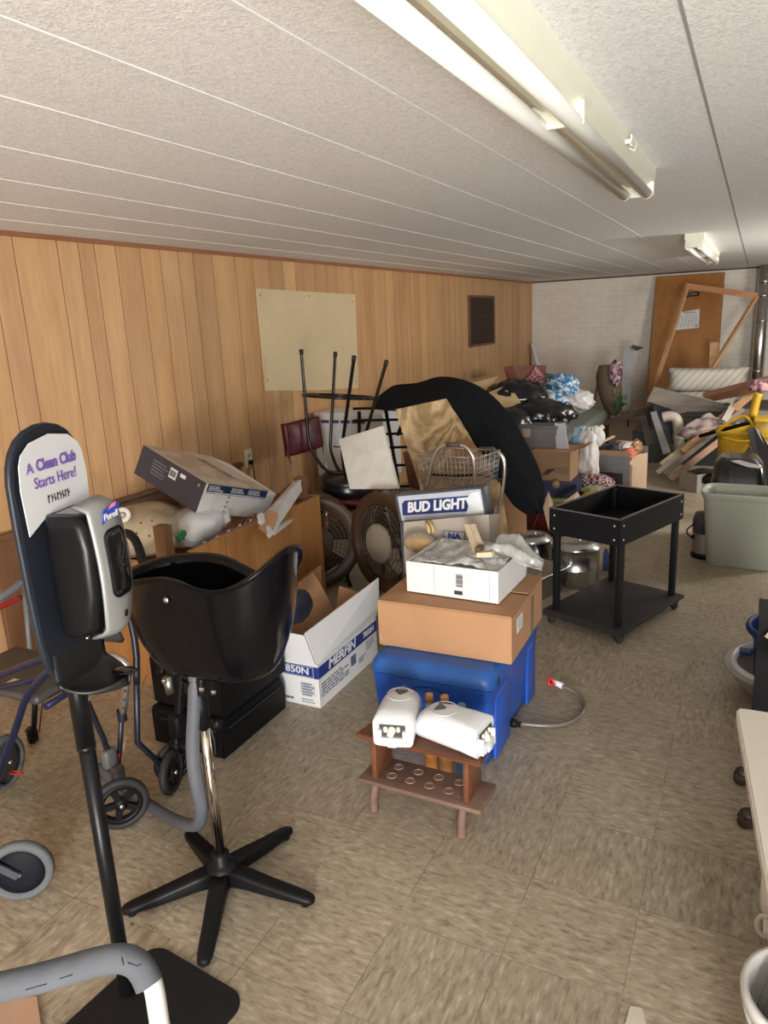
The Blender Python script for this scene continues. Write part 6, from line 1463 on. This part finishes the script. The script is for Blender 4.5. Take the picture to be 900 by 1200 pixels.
cloud(U(892, 452, Y=8.0), (.12, .1, .06), 80, .3, pattern('pink_rag', 'noise', (.10, .06, .07), (.55, .28, .30), 14, .8), 'pink_rag', 'pink and dark rag on the rust-coloured beam at the right edge', 'cloth')
pboard('navy_board', 'dark navy board standing beneath the weathered plank', 'board', [(766, 474, 8.45), (790, 482, 8.4), (792, 520, 8.35), (768, 520, 8.35)], .04, mat('navy_panel', (.02, .022, .035), .5))
pboard('grey_stud', 'grey painted stud leaning left of the white elbow pipe', 'stud', [(762, 483, 8.0), (769, 482, 8.0), (786, 530, 7.8), (777, 532, 7.8)], .04, mat('grey_stud', (.24, .235, .225), .6))
pboard('dark_stud', 'dark stud leaning beside the grey stud', 'stud', [(750, 488, 8.1), (757, 487, 8.1), (766, 520, 7.9), (757, 522, 7.9)], .04, mat('dark_stud', (.07, .06, .055), .6))
t = thing('elbow_pipe', 'off-white plastic elbow pipe standing under the weathered plank', 'pipe', U(796, 528, Y=8.0))
mb = MB(); mb.tube([U(777, 489, Y=8.0), U(785, 487, Y=8.0), U(793, 490, Y=8.0), U(795, 500, Y=8.0), U(796, 530, Y=8.0)], .052, 16, 2); part('pipe', mb, mat('pvc_cream', (.44, .40, .34), .45), t, world=True)
mb = MB(); mb.tube([U(795.5, 508, Y=8.0), U(796, 515, Y=8.0)], .060, 16); part('coupling', mb, mat('pvc_cream', (.44, .40, .34)), t, world=True)
# dark clutter backing behind the boards: black crate and dark box
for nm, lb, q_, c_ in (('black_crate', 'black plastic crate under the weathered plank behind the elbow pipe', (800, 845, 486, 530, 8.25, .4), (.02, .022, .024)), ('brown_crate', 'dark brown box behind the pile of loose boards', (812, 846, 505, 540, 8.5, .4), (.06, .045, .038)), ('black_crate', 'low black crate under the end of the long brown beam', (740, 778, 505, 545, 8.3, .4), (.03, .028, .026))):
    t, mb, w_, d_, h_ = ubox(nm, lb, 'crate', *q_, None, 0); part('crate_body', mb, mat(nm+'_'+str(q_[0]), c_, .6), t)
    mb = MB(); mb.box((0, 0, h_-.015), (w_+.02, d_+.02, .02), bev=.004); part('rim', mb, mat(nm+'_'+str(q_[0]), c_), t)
# loose boards fanned out
cols = [((.58, .47, .28), (.68, .57, .38), 'cream painted board, topmost of the fanned loose boards'), ((.36, .19, .09), (.50, .28, .15), 'orange-brown board among the fanned loose boards'), ((.40, .37, .32), (.50, .47, .41), 'light grey board, low in the fan of loose boards'), ((.20, .16, .13), (.30, .24, .20), 'grey-brown board in the middle of the fan of loose boards'), ((.34, .20, .13), (.46, .29, .20), 'pinkish brown board, lowest of the fanned loose boards')]
ends = [((775, 545, 7.62), (812, 517, 7.9), 9), ((800, 530, 7.7), (868, 473, 8.3), 11), ((770, 554, 7.5), (842, 500, 8.1), 7), ((778, 556, 7.45), (850, 497, 8.0), 7), ((785, 562, 7.35), (850, 512, 7.9), 9)]
for i, ((c1, c2, lb), (a, b, wd)) in enumerate(zip(cols, ends)):
    A_, B_ = U(a[0], a[1], Y=a[2]), U(b[0], b[1], Y=b[2]); 
    A_.z = max(A_.z, .03); mb = MB(); mb.bar(A_, B_+(B_-A_)*.3, wd*.0066, .02, up=(.3, -1, .6)); solo('loose_board', lb, 'board', mb, wood('loose_%d' % i, c1, c2, 'x', 8, .6))
for i, (a, b, c1, lb) in enumerate((((835, 498, 8.0), (880, 462, 8.6), (.52, .38, .26), 'pale stick above the yellow frame'), ((848, 495, 7.9), (862, 470, 8.4), (.55, .50, .44), 'whitish stick beside the pale stick'), ((842, 512, 7.6), (868, 498, 7.7), (.42, .26, .07), 'ochre stick crossing above the yellow bucket'))):
    mb = MB(); mb.bar(U(*a[:2], Y=a[2]), U(*b[:2], Y=b[2]), .06, .02, up=(.3, -1, .6)); solo('loose_stick', lb, 'stick', mb, mat('stick_c%d' % i, c1, .6))
PK = pattern('mauve_paper', 'noise', (.10, .07, .075), (.34, .26, .25), 7, .8, .42)
def pink(u, v):
    a, b, c, d = U(793, 509, Y=7.55), U(832, 485, Y=7.9), U(850, 497, Y=7.75), U(806, 517, Y=7.45)
    p = a.lerp(b, u).lerp(d.lerp(c, u), v); return p+Vector((0, -.3, .6))*(.08*noise.noise(p*9)+.03)
mb = MB(); mb.grid(pink, 26, 14, .012); solo('mauve_cloth', 'torn mauve and dark cloth draped over the fanned loose boards', 'cloth', mb, PK)
mb = MB(); mb.tube([U(820, 511, Y=7.3), U(835, 507, Y=7.25), U(868, 498, Y=7.2), U(885, 494, Y=7.2)], .018, 8); solo('black_rod', 'black rod lying across the mauve cloth towards the yellow bucket', 'rod', mb, BLK)
# yellow mop bucket
YL = mat('mop_yellow', (.46, .28, .008), .42, var=.12)
t = thing('mop_bucket', 'yellow janitor mop bucket with wringer frame at the right edge', 'mop bucket', (-.03, 7.1, 0))
a, b, c, d = U(841, 508, Y=7.0), U(882, 507, Y=7.0), U(878, 541, Y=7.0), U(844, 541, Y=7.0)
mb = MB(); cx = (a.x+b.x)/2; wt = (b.x-a.x); 
mb.loft([crect(wt*.80, .30, .04, .05, cx, 7.16), crect(wt*.9, .36, .20, .05, cx, 7.17), crect(wt, .42, a.z-.01, .05, cx, 7.2), crect(wt+.04, .46, a.z, .06, cx, 7.2), crect(wt+.04, .46, a.z+.02, .06, cx, 7.2), crect(wt-.02, .40, a.z+.018, .05, cx, 7.2), crect(wt*.78, .28, .06, .05, cx, 7.16)]); part('bucket', mb, YL, t, world=True)
mb = MB(); q1 = U(885, 489, Y=6.95); q2 = U(912, 489, Y=6.95); mb.box(((q1.x+q2.x)/2, 7.05, q1.z-.10), (q2.x-q1.x, .22, .16), bev=.012); mb.box(((q1.x+q2.x)/2, 7.0, q1.z-.02), (q2.x-q1.x+.02, .28, .03), bev=.01); part('wringer', mb, YL, t, world=True)
mb = MB(); mb.box(((q1.x+q2.x)/2, 7.1, (q1.z-.17)/2), (q2.x-q1.x, .24, q1.z-.17), bev=.02); part('rear_tub', mb, YL, t, world=True)
mb = MB(); mb.tube([U(889, 461, Y=7.1), U(886, 470, Y=7.1), U(882, 489, Y=7.1)], .035, 12, 1); part('wringer_handle', mb, YL, t, world=True)
mb = MB(); mb.tube([U(841, 505, Y=7.05), U(856, 493, Y=7.05), U(872, 486, Y=7.05), U(882, 496, Y=7.0), U(888, 512, Y=6.95)], .014, 8, 2); mb.tube([U(846, 513, Y=6.95), U(868, 518, Y=6.9), U(884, 516, Y=6.9)], .010, 8, 1); part('bail_handle', mb, YL, t, world=True)
for x_ in (cx-.13, cx+.13):
    mb = MB(); mb.lathe([(0, -.015), (.03, -.015), (.03, .015), (0, .015)], (x_, 7.05, .03), (0, 1, 0), 16); part('caster', mb, BRUB, t, world=True)
# vacuum hose assembly in dark grey, black tub, canister
t = thing('vacuum_cleaner', 'dark grey upright vacuum cleaner leaning beside the yellow bucket at the right edge', 'vacuum cleaner', (.05, 6.2, 0))
VG = mat('vac_grey', (.045, .05, .058), .4)
mb = MB(); mb.slab([U(876, 503, Y=6.4), U(884, 502, Y=6.4), U(905, 545, Y=6.1), U(905, 580, Y=6.0), U(893, 570, Y=6.1)], .07); mb.slab([U(884, 500, Y=6.5), U(890, 505, Y=6.5), U(905, 530, Y=6.4), U(905, 540, Y=6.4)], .06); part('body', mb, VG, t, world=True)
mb = MB(); q = U(895, 560, Y=6.1); mb.box((q.x+.02, 6.1, .10), (.30, .30, .18), bev=.04); part('floor_head', mb, VG, t, world=True)
mb = MB(); mb.blob(U(893, 528, Y=6.6), (.06, .05, .04), 90, .2); part('brush', mb, mat('straw', (.50, .38, .16), .8), t, world=True)
mb = MB(); mb.slab([U(866, 540, Y=6.5), U(878, 522, Y=6.5), U(886, 545, Y=6.4)], .1); part('wedge', mb, mat('vac_light', (.09, .095, .105), .4), t, world=True)
t = thing('black_tub', 'glossy black tub standing upright behind the sage wastebasket', 'tub', (.02, 5.45, 0))
a, b = U(838, 545, Y=5.3), U(893, 545, Y=5.3)
zt = U(865, 540, Y=5.3).z; cx = (a.x+b.x)/2; wt = b.x-a.x
mb = MB(); mb.loft([crect(wt+.16, .40, .03, .06, cx+.02, 5.5), crect(wt+.10, .36, zt*.5, .06, cx+.01, 5.5), crect(wt+.02, .30, zt-.05, .06, cx, 5.5), crect(wt-.06, .22, zt, .05, cx, 5.5)]); part('shell', mb, BLKG, t, world=True)
mb = MB(); mb.slab([U(856, 540, Y=5.34), U(866, 539, Y=5.34), U(893, 546, Y=5.32), U(893, 549, Y=5.32), U(875, 547, Y=5.32)], .012); part('white_strip', mb, mat('grey_white', (.45, .42, .40), .4), t, world=True)
mb = MB(); mb.box((cx+.02, 5.28, .012), (wt+.18, .1, .024), bev=.006); part('foot', mb, BLK, t, world=True)
t, mb, w_, d_, h_ = ubox('grey_tray', 'small grey open box on the floor before the loose boards', 'box', 805, 831, 556, 572, 7.0, .3, None, 0)
mb.bm.free(); mb = MB()
for c_, dd in (((0, 0, .004), (w_, d_, .006)), ((-w_/2, 0, h_/2), (.008, d_, h_)), ((w_/2, 0, h_/2), (.008, d_, h_)), ((0, -d_/2, h_/2), (w_, .008, h_)), ((0, d_/2, h_/2), (w_, .008, h_))): mb.box(c_, dd)
part('tray_body', mb, mat('greige', (.27, .26, .23), .6), t); t.rotation_euler = (0, 0, R(-35))
cloud(U(826, 560, Y=7.12), (.13, .1, .05), 91, .2, BLK, 'black_bundle', 'black bundle spilling from the small grey open box', 'bundle')
t = thing('coffee_urn', 'steel and black canister urn half behind the left side of the wastebasket', 'canister', (-.09, 5.12, 0))
q = U(826, 640, Y=5.12); 
mb = MB(); mb.lathe([(0, .0), (.085, 0), (.085, .03), (.08, .035)], (q.x, 5.12, 0), n=28); part('base', mb, BLK, t, world=True)
mb = MB(); mb.lathe([(.08, .033), (.08, .17), (.078, .175)], (q.x, 5.12, 0), n=28); part('steel_body', mb, mat('dull_steel', (.32, .30, .27), .35, .8), t, world=True)
mb = MB(); mb.lathe([(.082, .17), (.085, .18), (.083, .26), (.07, .30), (0, .31)], (q.x, 5.12, 0), n=28); part('lid', mb, mat('urn_lid', (.04, .04, .042), .3), t, world=True)
mb = MB(); mb.tube([U(815, 613, Y=5.08), U(806, 619, Y=5.0), U(804, 624, Y=4.98), U(810, 630, Y=5.0), U(814, 628, Y=5.04)], .005, 8, 2); mb.box(U(812, 629, Y=5.0), (.02, .02, .025), bev=.004); part('cord', mb, BLK, t, world=True)

# ================================================================ WASTEBASKET
t = thing('wastebasket', 'pale sage green plastic wastebasket standing alone at the right', 'wastebasket', (.005, 5.03, 0), R(-4))
SG = mat('sage_plastic', (.36, .385, .32), .42, var=.02)
bw_, bd_ = .385, .24; tw_, td_ = .47, .30; bh = .485
def rr2(w_, d_, z, r=.06): return crect(w_, d_, z, r)
mb = MB(); mb.loft([rr2(bw_-.02, bd_-.02, 0, .05), rr2(bw_, bd_, .012, .06), rr2(tw_-.012, td_-.012, bh-.05, .075), rr2(tw_-.008, td_-.008, bh-.045, .075)] + [rr2(tw_+.004, td_+.004, bh-.04, .08), rr2(tw_+.02, td_+.02, bh-.006, .085), rr2(tw_+.022, td_+.022, bh, .085), rr2(tw_-.0, td_-.0, bh, .08), rr2(tw_-.014, td_-.014, bh-.03, .075), rr2(bw_-.01, bd_-.01, .02, .055)]); part('bin_body', mb, SG, t)
mb = MB(); mb.loft([rr2(tw_+.021, td_+.021, bh-.012, .085), rr2(tw_+.026, td_+.026, bh-.006, .087), rr2(tw_+.024, td_+.024, bh+.002, .086), rr2(tw_+.004, td_+.004, bh+.001, .08), rr2(tw_+.006, td_+.006, bh-.012, .08)], cap0=False, cap1=False); part('rim', mb, SG, t)

# ================================================================ RIGHT FOREGROUND
q = U(880, 790); 
t = thing('beige_basin', 'beige plastic basin holding the blue bucket at the right edge', 'basin', (.215, 3.25, 0))
BGE = mat('beige_plastic', (.40, .36, .31), .5)
mb = MB(); mb.lathe([(0, .0), (.13, 0), (.15, .02), (.205, .08), (.225, .125), (.245, .13), (.245, .142), (.222, .142), (.205, .12), (.14, .03), (0, .02)], n=44, sx=1.0, sy=1.05); part('bowl', mb, BGE, t)
mb = MB(); mb.lathe([(.19, .135), (.205, .155), (.212, .157), (.222, .135)], n=44, sx=1.0, sy=1.05); part('inner_liner', mb, WPL, t)
t = thing('blue_bucket', 'dark blue plastic bucket with flared rim standing in the beige basin', 'bucket', (.215, 3.27, .035))
BLB = mat('bucket_blue', (.008, .035, .18), .4)
mb = MB(); mb.lathe([(0, 0), (.115, 0), (.122, .01), (.135, .20), (.15, .235), (.165, .245), (.170, .258), (.166, .272), (.155, .276), (.145, .265), (.13, .22), (.115, .015), (0, .012)], n=44); part('bucket_body', mb, BLB, t)
mb = MB(); mb.box((-.16, -.03, .15), (.05, .05, .014), bev=.004); part('handle_lug', mb, BLB, t)
t = thing('black_shelf_unit', 'black metal shelf edge cut off by the right edge above the white tabletop', 'shelf', (.42, 2.9, 0))
q0 = U(890, 722, Y=2.75); 
mb = MB(); mb.box((q0.x+.20, 2.75, q0.z/2+.0), (.40, .02, q0.z)); part('side_panel', mb, BLKM, t, world=True)
mb = MB(); mb.box((q0.x+.20, 2.86, q0.z-.02), (.40, .2, .02)); part('shelf', mb, BLKM, t, world=True)
q = U(899, 742, Y=2.72); mb = MB(); mb.box(q+Vector((.04, 0, 0)), (.07, .004, .07), rot=(0, .5, 0)); part('cream_sticker', mb, mat('cream_sticker', (.6, .52, .38), .5), t, world=True)
# white tabletop with rolling base
WT = mat('ivory_laminate', (.66, .62, .54), .35, var=.02)
t = thing('white_table', 'ivory white laminate table top with rounded corner at the right edge', 'table', (.35, 1.25, 0))
c1, c2 = U(862, 828, z=.72), U(900, 1045, z=.72)
dv = (c2-c1).normalized(); ev = Vector((.99, .03, 0))
poly = [c1+dv*.02, c1+ev*.0+dv*.004+ev*.004, c1+ev*.02, c1+ev*.62, c1+ev*.62+dv*1.0, c1+dv*1.0]
mb = MB(); mb.slab(poly, .028, nrm=(0, 0, -1)); bmesh.ops.bevel(mb.bm, geom=mb.bm.edges[:], offset=.004, segments=2, affect='EDGES', clamp_overlap=True); part('table_top', mb, WT, t, world=True)
for x_, y_ in ((.62, 1.60), (.62, .95), (.25, 1.60), (.25, .95)):
    mb = MB(); mb.cyl((x_, y_, 0), (x_, y_, .69), .016); part('leg', mb, BLKM, t, world=True)
t = thing('rolling_stool', 'rolling base with dark twin-wheel casters on the floor beyond the ivory table', 'rolling chair', (.30, 2.36, 0))
mb = MB(); mb.lathe([(0, .06), (.04, .06), (.04, .1), (.02, .12), (.02, .42), (0, .42)], (.33, 2.38, 0), n=20); part('column', mb, BLK, t, world=True)
mb = MB(); mb.lathe([(0, .42), (.17, .42), (.18, .44), (.18, .48), (.15, .5), (0, .5)], (.33, 2.38, 0), n=32); part('seat', mb, mat('dark_vinyl', (.045, .043, .042)), t, world=True)
cst = [U(868, 918), U(873, 968), Vector((.36, 2.12, 0)), Vector((.55, 2.3, 0)), Vector((.45, 2.6, 0))]
for p_ in cst:
    mb = MB(); mb.bar((.33, 2.38, .085), (p_.x+.012, p_.y, .062), .03, .022, bev=.005); part('star_leg', mb, BLK, t, world=True)
    mb = MB(); mb.blob((p_.x+.005, p_.y, .045), (.026, .026, .02), 2, .02, crease=False, sub=2)
    cs = part('caster', mb, mat('caster_brown', (.035, .02, .018), .35), t, world=True)
    for s_ in (-1, 1):
        mb = MB(); mb.lathe([(0, -.008), (.022, -.008), (.025, -.004), (.025, .004), (.022, .008), (0, .008)], (p_.x, p_.y+s_*.012, .025), (0, 1, 0), 20); part('caster_wheel', mb, mat('caster_brown', (.035, .02, .018)), cs, world=True)
def mug(label, c, rz, col):
    t = thing('mug', label, 'mug', c, rz); m = mat('mug_'+str(int(col[0]*100)), col, .25, var=.02)
    mb = MB(); mb.lathe([(0, 0), (.034, 0), (.038, .006), (.04, .09), (.037, .09), (.035, .01), (0, .008)], n=28); part('cup', mb, m, t)
    mb = MB(); mb.tube([(.038, 0, .075), (.06, 0, .078), (.068, 0, .05), (.06, 0, .022), (.037, 0, .02)], .006, 8, 2); part('handle', mb, m, t)
q = U(905, 1062, z=.12)
t = thing('plant_stand', 'low white stand at the right edge carrying the mugs', 'stand', (q.x+.07, q.y, 0))
mb = MB(); mb.box((0.02, -.0, .11), (.22, .20, .02), bev=.006); part('top', mb, WPL, t)
for x_ in (-.06, .10):
    for y_ in (-.08, .08):
        mb = MB(); mb.cyl((x_, y_, 0), (x_, y_, .10), .008); part('leg', mb, WPL, t)
q = U(905, 1056, z=.165); mug('off-white mug, upper of the two at the right edge', (q.x+.012, q.y+.02, .1205), 0, (.60, .59, .56))
q = U(911, 1090, z=.165); mug('cream mug with its handle towards the left, lower of the two at the right edge', (q.x+.022, q.y-.005, .1205), R(178), (.55, .51, .44))
q = U(930, 1165, z=.30)
t = thing('white_bucket', 'white plastic pail with dark metal tool inside, bottom right corner', 'bucket', (q.x+.035, q.y, 0))
mb = MB(); mb.lathe([(0, 0), (.095, 0), (.10, .01), (.118, .27), (.128, .275), (.130, .295), (.128, .305), (.118, .305), (.112, .28), (.095, .012), (0, .012)], n=44); part('pail', mb, mat('pail_white', (.62, .62, .60), .35, var=.02), t)
mb = MB(); mb.ring((0, 0, .25), (0, 0, 1), .119, .004, 40, 6); part('rib', mb, mat('pail_white', (.62, .62, .60)), t)
mb = MB(); mb.slab([(-.095, -.02, .27), (-.07, .045, .31), (-.02, .03, .25), (.0, -.05, .12), (-.06, -.07, .18)], .004); part('metal_tool', mb, mat('dark_steel', (.16, .17, .17), .35, .6), t)
mb = MB(); q = U(745, 1190); mb.slab([q+Vector((-.015, .02, .002)), q+Vector((.012, .025, .002)), q+Vector((.03, -.03, .002)), q+Vector((-.02, -.045, .002))], .0018, nrm=(0, 0, -1)); solo('paper_scrap', 'tiny pale paper scrap stuck on the floor at the bottom edge', 'paper', mb, mat('scrap', (.55, .5, .42), .7))
